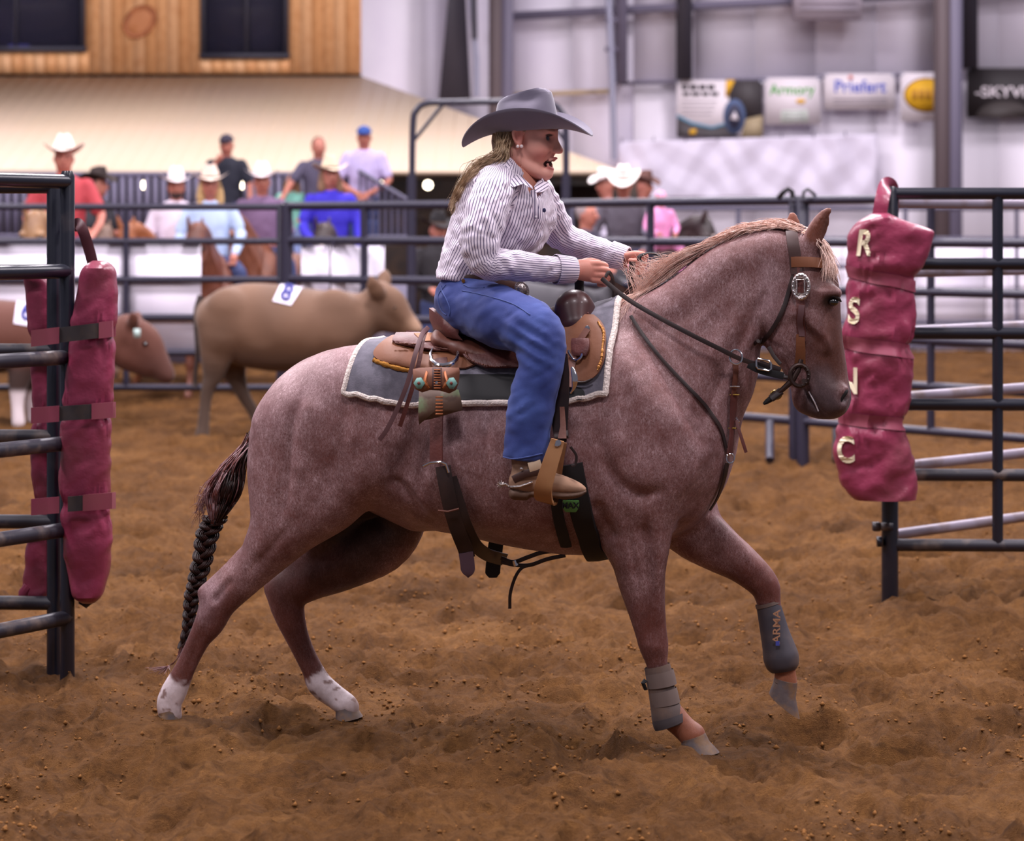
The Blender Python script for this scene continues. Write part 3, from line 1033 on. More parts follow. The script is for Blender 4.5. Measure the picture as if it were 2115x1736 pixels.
for ya, yb, sl in ((548, 572, 32), (690, 718, 22), (846, 872, 16)):
    fl = lambda k, ya=ya, sl=sl: (ya - 440 + sl * (math.cos(2 * math.pi * k / 56) * .5 + .5)) / 5
    fh = lambda k, yb=yb, sl=sl: (yb - 440 + sl * (math.cos(2 * math.pi * k / 56) * .5 + .5)) / 5
    pad_band(ringsR, fl, fh).build('band', M_vband, padR)
m = MB(); hl = [P(1816, 448, YR - .02), P(1822, 410, YR - .01), P(1829, 384, YR + .06), P(1836, 380, YR + .14), P(1842, 392, YR + .20), P(1842, 440, YR + .21)]
m.tube(catmull([tuple(p) for p in hl], 5), .030, 8, flat=(1, .12), up=(0, 1, 0)); m.build('hanging_strap', M_vinyl, padR)
for ch, px, py, sz, sh in (('R', 1788, 501, .150, .12), ('S', 1764, 641, .150, .06), ('N', 1752, 786, .150, .0), ('C', 1747, 928, .150, -.02)):
    tm = text_mesh('letter', ch, sz, .0012, .004)
    c0 = P(px, py, YR)
    def place(v, c0=c0, px=px, py=py, sh=sh):
        x = v.x * .72 + v.y * sh; z = v.y
        ppx, ppy = px + x * F / YR, py - z * F / YR
        return pad_front(ringsR, ppx, ppy, YR, .004 + v.z)
    map_mesh(tm, place)
    link('letter', tm, M_cream, padR)

# two plain pads on the left gate posts
YL = 9.14
rowsA = [(538, 192, 216), (545, 178, 228), (560, 168, 237), (600, 160, 239), (660, 150, 238), (690, 146, 237), (712, 144, 238), (760, 138, 238), (830, 132, 234), (850, 130, 230), (876, 128, 230), (940, 126, 230), (1000, 124, 226), (1030, 124, 223), (1060, 126, 226),
         (1100, 130, 233), (1150, 135, 229), (1200, 144, 222), (1230, 154, 214), (1242, 168, 202), (1246, 178, 190)]
ringsA = pad_rings(rowsA, YL - .03, .080, 51, bands=(690, 852, 1040), gather=.004, wr=.007)
padA = root('post_pad', tuple(P(180, 1246, YL)), 'maroon stuffed pad on the left gate, nearest the horse tail', 'post pad', 'maroon post pads')
m = MB(); m.loft(ringsA); m.build('sleeve', M_vinyl, padA)
m = MB(); hl = [P(192, 545, YL), P(184, 515, YL), P(172, 478, YL), P(163, 463, YL + .02), P(158, 462, YL + .05), P(150, 470, YL + .08)]
m.tube(catmull([tuple(p) for p in hl], 5), .020, 8, flat=(1, .12), up=(0, 1, 0)); m.build('hanging_strap', mk('dark_maroon_strap', lin(70, 24, 34), .5), padA)
m = MB(); m.tube([P(196, 1236, YL), P(176, 1247, YL - .01), P(164, 1243, YL)], [.008, .016, .006], 8); m.build('tail_flap', mk('black_flap', lin(30, 20, 26), .5), padA)
rowsB = [(572, 48, 100), (580, 49, 108), (640, 57, 112), (690, 62, 116), (740, 64, 118), (830, 66, 120), (860, 67, 120), (950, 62, 120), (1000, 68, 120), (1030, 76, 120), (1070, 70, 120), (1130, 56, 118), (1190, 50, 116), (1215, 47, 112), (1228, 52, 104)]
ringsB = pad_rings(rowsB, YL + .16, .06, 61, bands=(700, 860, 1046), gather=.004, wr=.007)
padB = root('post_pad', tuple(P(85, 1240, YL)), 'maroon stuffed pad tucked behind the left gate posts at the picture edge', 'post pad', 'maroon post pads')
m = MB(); m.loft(ringsB); m.build('sleeve', M_vinyl, padB)
m = MB(); m.tube([P(60, 1210, YL + .12), P(48, 1226, YL + .12), P(44, 1236, YL + .12)], [.02, .02, .012], 10); m.build('tail_flap', M_vinyl, padB)
# straps across both pads: maroon ends with a velcro middle
for (yl, yr, hgt, xv0, xv1) in ((699, 678, 34, 122, 205), (858, 846, 33, 120, 190), (1047, 1033, 34, 142, 172)):
    r = padA
    def strip(x0, x1, mat, off, nm, h=hgt):
        pts_t, pts_b = [], []
        for x in np.linspace(x0, x1, 10):
            t = (x - 64) / (238 - 64)
            yc_ = yl + (yr - yl) * t
            Yd = YL - .100 - off - .04 * math.sin(max(0, min(1, (x - 100) / 138)) * math.pi) + (.07 if x > 234 else 0)
            pts_t.append(P(x, yc_ - h / 2, Yd)); pts_b.append(P(x, yc_ + h / 2, Yd))
        m = MB(); th_ = Vector((0, .004, 0))
        m.loft([[a, b, b + th_, a + th_] for a, b in zip(pts_t, pts_b)]); m.build(nm, mat, r)
    strip(64, 122, M_vband, .006, 'strap_end'); strip(xv0 - 2, xv1, M_velcro, .0, 'velcro', hgt * .92); strip(xv1 - 1, 239, M_vband, .004, 'strap_end')

# ------------------------------------------------------------------ banners on the white wall
YB = 41.60


def banner(name, label, x0, y0, x1, y1, mat, slant=0):
    r = root(name, tuple(P((x0 + x1) / 2, y1, YB)), label, 'banner', 'banners on the white wall')
    rect('sheet', x0, y0, x1, y1, YB, .012, mat, r)
    for x in (x0 + 3, x1 - 3):
        m = MB(); m.lathe(P(x, y0 + 3, YB - .004), [(.012, 0), (.022, .002), (.022, .005), (.012, .006)], 10, (0, -1, 0)); m.build('grommet', M_galv, r)
    return r


def btext(r, body, px, py, hpx, mat, sx=1.0, bold=.004):
    tm = text_mesh('lettering', body, hpx * 1.38 * YB / F, .001, bold)
    c = P(px, py, YB - .006)
    map_mesh(tm, lambda v: Vector((c.x + v.x * sx, c.y - v.z - .001, c.z + v.y)))
    return link('lettering', tm, mat, r)


def bpatch(r, name, pts, mat, off):
    m = MB(); f = [P(x, y, YB - off) for x, y in pts]
    n = len(f)
    m.add([tuple(p) for p in f] + [tuple(p + Vector((0, .004, 0))) for p in f], [tuple(range(n)), tuple(range(2 * n - 1, n - 1, -1))] + [(i, n + i, n + (i + 1) % n, (i + 1) % n) for i in range(n)])
    m.build(name, mat, r, smooth=False)


def ell_px(cx, cy, rx, ry, a0=0, a1=360, n=28):
    return [(cx + rx * math.cos(math.radians(a)), cy + ry * math.sin(math.radians(a))) for a in np.linspace(a0, a1, n, endpoint=(a1 - a0) < 359)]


cB = lambda n, *c: mk(n, lin(*c), .6)
b_ink, b_grey, b_blue, b_green, b_yel = cB('ink_dark', 52, 44, 52), cB('ink_grey', 150, 140, 150), cB('ink_blue', 62, 82, 196), cB('ink_green', 84, 168, 72), cB('ink_yellow', 232, 176, 36)
b_white = cB('banner_white', 232, 222, 230)
r = banner('tractor_banner', 'white and black banner with a blue ringed wheel, first of the banner row', 1398, 165, 1575, 284, b_white)
bpatch(r, 'photo_block', [(1502, 165), (1575, 165), (1575, 240), (1540, 262), (1506, 210)], cB('photo_dark', 62, 56, 60), .004)
bpatch(r, 'photo_field', [(1540, 246), (1575, 238), (1575, 284), (1530, 284)], cB('photo_tan', 168, 150, 120), .005)
bpatch(r, 'yellow_flash', [(1500, 165), (1518, 165), (1502, 202), (1498, 198)], b_yel, .007)
bpatch(r, 'dark_wave', [(1398, 242), (1430, 258), (1470, 266), (1500, 258), (1530, 284), (1398, 284)], cB('wave_dark', 74, 68, 72), .004)
bpatch(r, 'blue_wave', [(1398, 236), (1430, 252), (1470, 261), (1504, 252), (1504, 257), (1470, 266), (1430, 258), (1398, 242)], cB('wave_blue', 96, 146, 176), .008)
bpatch(r, 'wheel_ring', ell_px(1517, 240, 23, 36), cB('wheel_blue', 84, 100, 138), .010)
bpatch(r, 'wheel_hub', ell_px(1517, 240, 15, 25), cB('wheel_dark', 60, 60, 84), .014)
bpatch(r, 'wheel_glint', [(1508, 246), (1518, 230), (1526, 248)], b_white, .018)
bpatch(r, 'yellow_mark', [(1424, 268), (1438, 266), (1438, 276), (1424, 278)], b_yel, .009)
for xs_, y_, h_ in (((1408, 1420, 1424, 1440, 1444, 1458, 1462, 1476), 175, 10), ((1410, 1424, 1428, 1446, 1450, 1464, 1468, 1484), 190, 8)):
    for q_ in range(0, 8, 2): bpatch(r, 'print_block', [(xs_[q_], y_), (xs_[q_ + 1], y_), (xs_[q_ + 1], y_ + h_), (xs_[q_], y_ + h_)], b_ink, .005)
for k in range(4): bpatch(r, 'print_line', [(1408, 208 + k * 9), (1482 - 4 * k, 208 + k * 9), (1482 - 4 * k, 210 + k * 9), (1408, 210 + k * 9)], b_grey, .004)
r = banner('green_banner', 'white banner with green lettering and a yellow dot', 1580, 160, 1695, 257, b_white)
btext(r, 'Armory', 1636, 188, 22, b_green, .95, .004); bpatch(r, 'yellow_dot', ell_px(1654, 209, 10, 5), b_yel, .006)
bpatch(r, 'pale_block', [(1614, 228), (1668, 226), (1670, 252), (1612, 254)], cB('pale_green', 204, 212, 204), .004)
for k in range(3): bpatch(r, 'print_line', [(1618, 232 + k * 7), (1662, 232 + k * 7), (1662, 234 + k * 7), (1618, 234 + k * 7)], b_grey, .007)
r = banner('blue_banner', 'white banner lettered Priefert in blue', 1702, 152, 1848, 226, b_white)
btext(r, 'Priefert', 1777, 178, 26, b_blue, .98, .004); bpatch(r, 'red_dot', ell_px(1757, 160, 5, 5), cB('ink_red', 220, 120, 110), .006)
for k in range(2): bpatch(r, 'print_line', [(1722, 204 + k * 9), (1832, 203 + k * 9), (1832, 206 + k * 9), (1722, 207 + k * 9)], b_grey, .005)
r = banner('yellow_banner', 'white banner with a yellow oval badge beside the right column', 1860, 150, 1960, 250, b_white)
bpatch(r, 'badge_rim', ell_px(1914, 196, 48, 36), cB('badge_rim', 110, 74, 60), .005); bpatch(r, 'badge', ell_px(1914, 196, 45, 33), b_yel, .009)
for q_ in range(4): bpatch(r, 'badge_print', [(1884 + q_ * 14, 186), (1894 + q_ * 14, 186), (1894 + q_ * 14, 206), (1884 + q_ * 14, 206)], cB('badge_ink', 190, 132, 40), .013)
r = banner('black_banner', 'black banner with white lettering at the right edge', 1997, 140, 2190, 243, cB('banner_black', 44, 38, 42))
btext(r, '-SKYVI', 2066, 189, 22, b_white, 1.2, .004)
bpatch(r, 'dark_arc', ell_px(2075, 243, 60, 34, 180, 360, 20), cB('arc_grey', 66, 58, 58), .004)
# quilted tarp hung under the banners
tarp = root('quilted_tarp', tuple(P(1545, 405, YB - .1)), 'pale quilted tarp with diamond folds hung below the banners', 'tarp')
nxx, nyy = 90, 30
gxv = np.linspace(1278, 1812, nxx); gyv = np.linspace(0, 1, nyy)
V = []
for x in gxv:
    for t in gyv:
        top = 293 - (x - 1278) * .03; y = top + (408 - top) * t
        u_ = (x - 1278) / 78.0; w_ = t * 1.5 + .25 * math.sin(x * .031)
        fold = abs(((u_ + w_) % 1) - .5) + abs(((u_ - w_) % 1) - .5)
        V.append(tuple(P(x, y, YB - .12 + .06 * fold + .03 * math.sin(u_ * 5.1 + t * 3))))
Fq = [(i * nyy + j, i * nyy + j + 1, (i + 1) * nyy + j + 1, (i + 1) * nyy + j) for i in range(nxx - 1) for j in range(nyy - 1)]
o = link('sheet', mesh_np('sheet', np.array(V), np.array(Fq)), mk('tarp_cloth', lin(228, 220, 240), .45), tarp)
so = o.modifiers.new('thick', 'SOLIDIFY'); so.thickness = .008
for x in range(1284, 1812, 66):
    m = MB(); m.tube([P(x, 294 - (x - 1278) * .03, YB - .1), P(x, 286 - (x - 1278) * .03, YB + .3)], .012, 6); m.build('tie', M_steel, tarp)
# ------------------------------------------------------------------ the roan horse
def Yc(px):
    return 8.0 - (px - 1000.0) * 0.00026


def H(px, py, w=0.0):
    return P(px, py, Yc(px) + w)


HU = Vector((0.168, 0.986, 0)).normalized()     # across the horse, towards its far side


def hchain(sd, rows, k=0.03, op='add', sub=4):
    """rows (px, py, w, r_px, lat_m)"""
    pts = [H(a, b, w) for a, b, w, r, l in rows]
    rr = [r * (Yc(a) + w) / F for a, b, w, r, l in rows]
    ll = [q[4] if q[4] else rr[i] for i, q in enumerate(rows)]
    sd.tube(pts, rr, ll, HU, k, op, sub)


def build_horse_body():
    sd = SDF((-1.16, 7.40, -0.02), (1.16, 8.62, 1.70), 0.0075)
    # trunk
    hchain(sd, [(640, 905, 0, 122, .205), (700, 885, 0, 160, .25), (790, 880, 0, 172, .275), (900, 903, 0, 187, .292), (1000, 911, 0, 199, .30),
                (1100, 913, 0, 219, .295), (1200, 905, 0, 240, .265), (1290, 885, 0, 240, .235), (1350, 880, 0, 205, .21), (1392, 890, 0, 130, .17)], 0.02)
    hchain(sd, [(1385, 860, 0, 118, .19), (1388, 930, 0, 121, .185), (1375, 985, 0, 108, .16)], 0.05)                # breast
    for sgn in (-1, 1):                                                                                    # paired pectoral bulge
        hchain(sd, [(1418, 880, .085 * sgn, 84, .085), (1420, 945, .09 * sgn, 82, .085), (1400, 1010, .08 * sgn, 66, .07)], 0.03)
        # croup and point of hip
        hchain(sd, [(640, 850, .11 * sgn, 80, .12), (720, 800, .13 * sgn, 78, .11), (800, 790, .15 * sgn, 70, .10)], 0.06)
        # shoulder blade and upper arm
        hchain(sd, [(1240, 720, .10 * sgn, 60, .07), (1290, 800, .165 * sgn, 80, .075), (1350, 890, .185 * sgn, 88, .075), (1385, 950, .17 * sgn, 80, .075)], 0.05)
        hchain(sd, [(1380, 960, .165 * sgn, 78, .08), (1320, 1010, .165 * sgn, 92, .08), (1290, 1030, .15 * sgn, 70, .07)], 0.05)
        # ribs rounding behind the elbow
        hchain(sd, [(1210, 930, .17 * sgn, 130, .09), (1080, 940, .19 * sgn, 140, .10), (950, 930, .17 * sgn, 120, .10)], 0.08)
    # neck
    hchain(sd, [(1330, 800, 0, 185, .19), (1398, 758, 0, 166, .155), (1455, 674, 0, 121, .12), (1520, 596, 0, 97, .10), (1580, 551, 0, 83, .085), (1640, 527, 0, 56, .07)], 0.05)
    for sgn in (-1, 1):
        hchain(sd, [(1290, 690, .07 * sgn, 50, .05), (1400, 640, .07 * sgn, 55, .05), (1500, 560, .06 * sgn, 48, .04), (1590, 520, .045 * sgn, 38, .035)], 0.05)  # crest muscle
        hchain(sd, [(1560, 620, .055 * sgn, 46, .04), (1500, 700, .075 * sgn, 52, .045), (1440, 800, .10 * sgn, 58, .05)], 0.03)                                 # under neck
    # jugular groove
    for sgn in (-1, 1):
        hchain(sd, [(1560, 640, .12 * sgn, 10, .02), (1500, 735, .145 * sgn, 12, .02), (1450, 850, .19 * sgn, 12, .02)], 0.03, 'sub')
    # head
    hchain(sd, [(1648, 520, 0, 48, .066), (1662, 560, 0, 60, .082), (1668, 602, 0, 66, .094), (1680, 660, 0, 57, .078), (1690, 715, 0, 52, .062), (1697, 760, 0, 52, .052), (1704, 805, 0, 51, .054)], 0.03)
    hchain(sd, [(1632, 652, 0, 68, .088), (1640, 690, 0, 58, .075)], 0.025)
    hchain(sd, [(1632, 690, 0, 52, .07), (1655, 750, 0, 42, .05), (1672, 800, 0, 36, .042)], 0.03)
    hchain(sd, [(1700, 815, 0, 50, .058), (1718, 828, 0, 36, .054)], 0.03)
    hchain(sd, [(1672, 822, 0, 36, .045), (1692, 836, 0, 28, .042)], 0.015)
    for sgn in (-1, 1):
        hchain(sd, [(1690, 606, .075 * sgn, 22, .02), (1722, 606, .068 * sgn, 17, .02)], 0.025)                      # brow ridge
        hchain(sd, [(1650, 640, .085 * sgn, 9, .012), (1690, 668, .075 * sgn, 10, .012), (1705, 715, .055 * sgn, 8, .01)], 0.03)  # cheek crest
        hchain(sd, [(1724, 624, .085 * sgn, 12, .014)] + [(1719, 624, .088 * sgn, 12, .014)], 0.012, 'sub', 1)       # eye socket
        hchain(sd, [(1741, 812, .042 * sgn, 16, .018), (1735, 834, .038 * sgn, 14, .016)], 0.02)                       # nostril wing
        hchain(sd, [(1752, 812, .048 * sgn, 7, .02), (1744, 826, .055 * sgn, 8, .02)], 0.006, 'sub')                  # nostril
        hchain(sd, [(1662, 800, .058 * sgn, 4, .02), (1684, 838, .055 * sgn, 4, .02), (1700, 858, .045 * sgn, 4, .02)], 0.008, 'sub')  # mouth line
        hchain(sd, [(1580, 610, .10 * sgn, 7, .02), (1566, 650, .10 * sgn, 8, .02), (1572, 690, .09 * sgn, 8, .02)], 0.02, 'sub')   # behind the jowl
    # ears
    ear = lambda w, pts, rad: hchain(sd, [(a, b, w + c, r, r * 8 / F * .55) for (a, b, c), r in zip(pts, rad)], 0.012)
    ear(-.055, [(1668, 520, 0), (1682, 486, -.004), (1696, 458, -.006), (1709, 436, -.004), (1716, 432, 0)], [17, 21, 18, 9, 4])
    ear(.05, [(1648, 500, 0), (1640, 470, 0), (1637, 448, 0), (1635, 438, 0)], [14, 16, 11, 4])
    hchain(sd, [(1690, 494, -.085, 10, .018), (1704, 460, -.08, 9, .016), (1711, 444, -.07, 4, .01)], 0.006, 'sub')
    # near hind leg
    w = -.125
    hchain(sd, [(690, 900, w, 130, .12), (665, 985, w, 112, .125), (640, 1045, w, 76, .115), (600, 1090, w, 60, .10), (551, 1141, w, 50, .075), (505, 1194, w, 38, .056),
                (455, 1240, w, 37, .045), (434, 1283, w, 32, .040), (414, 1315, w, 24.5, .031), (397, 1348, w, 22, .027), (382, 1380, w, 22, .027), (360, 1426, w, 27, .034),
                (349, 1452, w, 26, .034), (352, 1478, w, 24, .036)], 0.03)
    hchain(sd, [(612, 900, w + .02, 96, .12), (592, 960, w + .02, 82, .12), (590, 1020, w + .01, 76, .115), (580, 1070, w, 62, .10), (560, 1110, w, 45, .08)], 0.04)
    hchain(sd, [(790, 900, w - .01, 90, .10), (752, 960, w - .02, 68, .10), (700, 1008, w - .01, 58, .10), (650, 1048, w, 55, .09)], 0.04)
    hchain(sd, [(500, 1150, w, 16, .018), (455, 1195, w, 16, .018), (426, 1224, w, 19, .022)], 0.02)      # hock point
    # far hind leg
    w = .135
    hchain(sd, [(740, 940, w, 130, .11), (800, 1040, w, 80, .105), (828, 1082, w, 50, .085), (782, 1120, w, 66, .085), (705, 1168, w, 52, .07), (640, 1196, w, 44, .056), (594, 1224, w, 40, .046),
                (596, 1262, w, 34, .040), (611, 1308, w, 26, .031), (627, 1345, w, 23, .027), (645, 1381, w, 23, .027), (661, 1413, w, 27, .034), (692, 1438, w, 25, .032), (716, 1456, w, 24, .036), (724, 1464, w, 18, .034)], 0.03)
    hchain(sd, [(690, 1020, w, 90, .10), (660, 1120, w, 40, .06), (600, 1180, w, 18, .022), (563, 1212, w, 18, .022)], 0.03)
    # near fore leg
    w = -.125
    hchain(sd, [(1345, 955, w - .02, 105, .085), (1322, 1045, w, 84, .085), (1311, 1100, w, 73, .078), (1318, 1150, w, 57, .066), (1325, 1200, w, 49, .057), (1334, 1252, w, 40, .048), (1344, 1302, w, 33.5, .043),
                (1350, 1332, w, 31, .040), (1356, 1366, w, 23, .030), (1362, 1400, w, 22, .027), (1372, 1440, w, 22, .027), (1384, 1472, w, 28, .034), (1412, 1502, w, 26, .032), (1430, 1518, w, 28, .036)], 0.035)
    hchain(sd, [(1352, 1060, w - .05, 42, .04), (1350, 1130, w - .045, 34, .032), (1345, 1210, w - .03, 24, .024), (1346, 1270, w - .02, 20, .02)], 0.025)
    hchain(sd, [(1284, 1075, w - .05, 36, .04), (1300, 1140, w - .045, 28, .03), (1318, 1215, w - .03, 20, .022)], 0.025)
    hchain(sd, [(1327, 1100, w - .105, 7, .02), (1330, 1170, w - .09, 7, .018), (1338, 1255, w - .062, 6, .014), (1343, 1320, w - .05, 5, .012)], 0.03, 'sub')
    # far fore leg
    w = .115
    hchain(sd, [(1370, 980, w, 100, .09), (1425, 1082, w, 66, .08), (1478, 1128, w, 51, .068), (1530, 1163, w, 40, .055), (1577, 1206, w, 32, .045), (1588, 1245, w, 25, .034), (1600, 1300, w, 23, .028),
                (1614, 1352, w, 26, .033), (1622, 1388, w, 22, .029), (1622, 1408, w, 25, .034)], 0.035)
    hchain(sd, [(1440, 1065, w - .05, 30, .03), (1500, 1120, w - .045, 26, .026), (1555, 1172, w - .03, 18, .02)], 0.02)
    # flank hollow, groin, muscle lines
    hchain(sd, [(860, 800, -.33, 50, .06), (850, 900, -.335, 45, .05), (830, 1000, -.32, 30, .05)], 0.08, 'sub')
    # sheath fold under the belly
    hchain(sd, [(860, 1050, 0, 44, .06), (800, 1020, 0, 40, .06)], 0.04)
    pos, q = sd.mesh(3)
    return pos, q


def seg_dist(p, a, b):
    ab = b - a
    t = np.clip(((p - a) @ ab) / (ab @ ab), 0, 1)
    return np.linalg.norm(p - (a + t[:, None] * ab), axis=1), t


def to_px(p):
    """pixel of each point (n,3)"""
    return np.column_stack([CX + p[:, 0] * F / p[:, 1], HY - (p[:, 2] - CH) * F / p[:, 1]])


def sstep(a, b, x):
    t = np.clip((x - a) / (b - a), 0, 1)
    return t * t * (3 - 2 * t)


hp_, hq_ = build_horse_body()


def vnormals(p, q):
    a = np.cross(p[q[:, 2]] - p[q[:, 0]], p[q[:, 3]] - p[q[:, 1]])
    n = np.zeros_like(p)
    for k in range(4):
        for c in range(3): n[:, c] += np.bincount(q[:, k], weights=a[:, c], minlength=len(p))
    return n / (np.linalg.norm(n, axis=1)[:, None] + 1e-9)


def sculpt(p, q, strokes):
    """muscle lines: push both flanks in or out along traced strokes"""
    n = vnormals(p, q)
    hu = np.array(tuple(HU)); p0 = np.array(tuple(H(1000, 900, 0)))
    side = (p - p0) @ hu
    mir = p - np.outer(2 * np.maximum(side, 0), hu)            # far-side points seen as their near-side twin
    px = to_px(mir)
    face = np.clip(np.abs(n @ hu) * 1.6 - .1, 0, 1) * np.clip(np.abs(side) / .03, 0, 1)
    out = p.copy()
    for pts, wd, dep, far in strokes:
        c = catmull(pts, 6)
        d = np.full(len(p), 1e9); sp = np.zeros(len(p)); nseg = len(c) - 1
        for i in range(nseg):
            a, b = c[i], c[i + 1]; ab = b - a
            t = np.clip(((px - a) @ ab) / (ab @ ab + 1e-9), 0, 1)
            di = np.linalg.norm(px - (a + t[:, None] * ab), axis=1)
            nearer = di < d
            d[nearer] = di[nearer]; sp[nearer] = ((i + t) / nseg)[nearer]
        ease = 1.0 if len(pts) < 3 else np.clip(np.minimum(sp, 1 - sp) / .3, 0, 1) ** .7
        m = np.exp(-(d / wd) ** 2) * face * ease
        if not far: m = m * (side < 0)
        out += n * (m * dep)[:, None]
    return out


def to_px(p):
    return np.column_stack([CX + p[:, 0] * F / p[:, 1], HY - (p[:, 2] - CH) * F / p[:, 1]])


hp_ = sculpt(hp_, hq_, [
    ([(1300, 655), (1370, 765), (1425, 860), (1465, 935)], 15, -.014, 1), ([(1268, 700), (1325, 805), (1385, 900)], 26, .009, 1),
    ([(1238, 890), (1262, 975), (1315, 1022), (1378, 1012)], 15, -.017, 1), ([(1285, 925), (1330, 975)], 38, .012, 1), ([(1236, 1050), (1262, 1105)], 13, -.012, 0),
    ([(1335, 1060), (1338, 1150), (1347, 1250)], 9, -.009, 0), ([(1294, 1080), (1309, 1160), (1326, 1240)], 8, -.006, 0), ([(1364, 1070), (1362, 1160), (1358, 1240)], 9, .005, 0), ([(1350, 1318), (1352, 1338)], 15, .005, 0),
    ([(1474, 935), (1442, 1010), (1402, 1052)], 14, -.012, 1), ([(1562, 650), (1512, 740), (1472, 830), (1450, 900)], 13, -.014, 1), ([(1330, 695), (1420, 645), (1520, 575), (1600, 545)], 18, -.008, 1),
    ([(1545, 640), (1500, 705), (1455, 775)], 20, .007, 1), ([(852, 800), (842, 900), (822, 985)], 34, -.020, 1), ([(905, 1088), (862, 1042), (830, 1000), (800, 985)], 12, -.014, 1), ([(885, 1060), (842, 995)], 14, .010, 1),
    ([(642, 765), (602, 880), (590, 1000), (576, 1090)], 12, -.011, 1), ([(722, 775), (702, 900), (672, 1010), (640, 1062)], 17, -.008, 1), ([(640, 850), (625, 960)], 26, .008, 1), ([(762, 985), (740, 1000)], 36, .011, 1),
    ([(622, 1060), (562, 1130), (502, 1195)], 9, -.007, 0), ([(472, 1203), (446, 1236)], 9, -.009, 0), ([(424, 1290), (401, 1345), (386, 1385)], 6, -.004, 0), ([(440, 1255), (425, 1275)], 10, .004, 0),
    ([(1655, 650), (1698, 690), (1714, 722)], 7, .006, 1), ([(1640, 668), (1690, 708)], 9, -.004, 1), ([(1582, 640), (1574, 680), (1592, 710), (1628, 726)], 7, -.006, 1), ([(1698, 604), (1730, 604)], 8, .006, 1), ([(1690, 578), (1692, 586)], 13, -.007, 1),
    ([(1725, 660), (1735, 740), (1745, 800)], 8, .004, 1), ([(1710, 740), (1722, 790)], 9, -.004, 1), ([(1010, 830), (1000, 1000)], 9, -.003, 1), ([(1052, 850), (1044, 1020)], 9, -.003, 1), ([(965, 830), (955, 990)], 9, -.003, 1)])
HBVH = BVHTree.FromPolygons([tuple(p) for p in hp_], hq_.tolist())

# coat: colour zones of the animal, with shade painted on far thigh and groin
_coat = np.tile(np.array(lin(112, 67, 62)), (len(hp_), 1))
_roan = np.full(len(hp_), 0.62)


def coat_zone(a, b, ra, rb, color, roan=None, soft=0.5, strength=1.0):
    """tint around a segment between two body points"""
    global _coat, _roan
    A, B = np.array(tuple(a)), np.array(tuple(b))
    d, t = seg_dist(hp_, A, B)
    r = ra + t * (rb - ra)
    m = (1 - sstep(r * (1 - soft), r, d)) * strength
    _coat = _coat * (1 - m[:, None]) + np.array(lin(*color)) * m[:, None]
    if roan is not None:
        _roan = _roan * (1 - m) + roan * m


# darker red points: legs, face, ears; grey muzzle; white hind socks; sorrel pasterns
for w, ch in ((-.125, [(500, 1200), (450, 1245), (415, 1315), (382, 1380), (360, 1426)]), (.135, [(780, 1110), (600, 1215), (611, 1308), (645, 1381), (661, 1413)]),
              (-.125, [(1330, 1200), (1344, 1302), (1357, 1368), (1372, 1440), (1412, 1502)]), (.115, [(1430, 1080), (1577, 1206), (1600, 1300), (1614, 1352), (1622, 1400)])):
    rad = [.05, .13, .12, .12, .12]
    for i in range(4):
        coat_zone(H(*ch[i], w), H(*ch[i + 1], w), rad[i], rad[i + 1], (98, 50, 40), .16, .6, .9)
coat_zone(H(445, 1225, -.125), H(430, 1270, -.14), .085, .05, (126, 92, 98), .75, .7, .8)
coat_zone(H(760, 1060, .12), H(700, 1160, .12), .22, .14, (54, 31, 28), .10, .35, .9)  # shade of the far thigh painted into the coat
coat_zone(H(790, 1040, .10), H(720, 1090, .10), .16, .12, (34, 24, 23), .04, .6, .85)  # groin: dark skin, deepened with painted shade
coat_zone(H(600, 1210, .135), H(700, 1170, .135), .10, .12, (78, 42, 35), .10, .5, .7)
for a, b, ra, rb in (((1700, 590), (1725, 690), .11, .10), ((1705, 690), (1712, 790), .11, .09)):
    coat_zone(H(*a), H(*b), ra, rb, (92, 53, 40), .08, .5, .95)
coat_zone(H(1668, 560, -.03), H(1690, 680, -.03), .10, .09, (94, 54, 44), .14, .7, .75)
coat_zone(H(1690, 770), H(1702, 835), .075, .115, (74, 62, 66), .08, .45, .95)
coat_zone(H(1746, 826, 0), H(1748, 806, 0), .05, .035, (46, 38, 42), .0, .6, .9)
coat_zone(H(1724, 620, -.08), H(1712, 622, -.085), .030, .03, (44, 30, 28), .0, .6, .95)
coat_zone(H(1682, 486, -.06), H(1712, 436, -.06), .04, .035, (120, 66, 44), .1, .5, .95)
coat_zone(H(1697, 492, -.085), H(1713, 450, -.075), .024, .018, (38, 24, 20), .0, .5, .95)
coat_zone(H(1641, 480, .05), H(1635, 438, .05), .04, .03, (140, 82, 56), .1, .5, .95)
coat_zone(H(1590, 560, -.08), H(1580, 660, -.09), .06, .05, (140, 108, 112), .85, .9, .8)
coat_zone(H(700, 760, -.2), H(600, 860, -.16), .16, .14, (124, 92, 95), .85, .95, .8)
coat_zone(H(980, 870, -.3), H(930, 900, -.3), .12, .12, (124, 92, 95), .82, .95, .7)
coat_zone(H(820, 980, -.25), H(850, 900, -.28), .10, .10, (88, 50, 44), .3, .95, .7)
coat_zone(H(1380, 1120, -.18), H(1330, 1030, -.22), .06, .06, (118, 74, 66), .4, .95, .5)
_px = to_px(hp_)
nz = vnoise3(hp_[:, 0] * 30, hp_[:, 1] * 30, hp_[:, 2] * 30, 3) * 0.5 + vnoise3(hp_[:, 0] * 80, hp_[:, 1] * 80, hp_[:, 2] * 80, 4) * 0.3
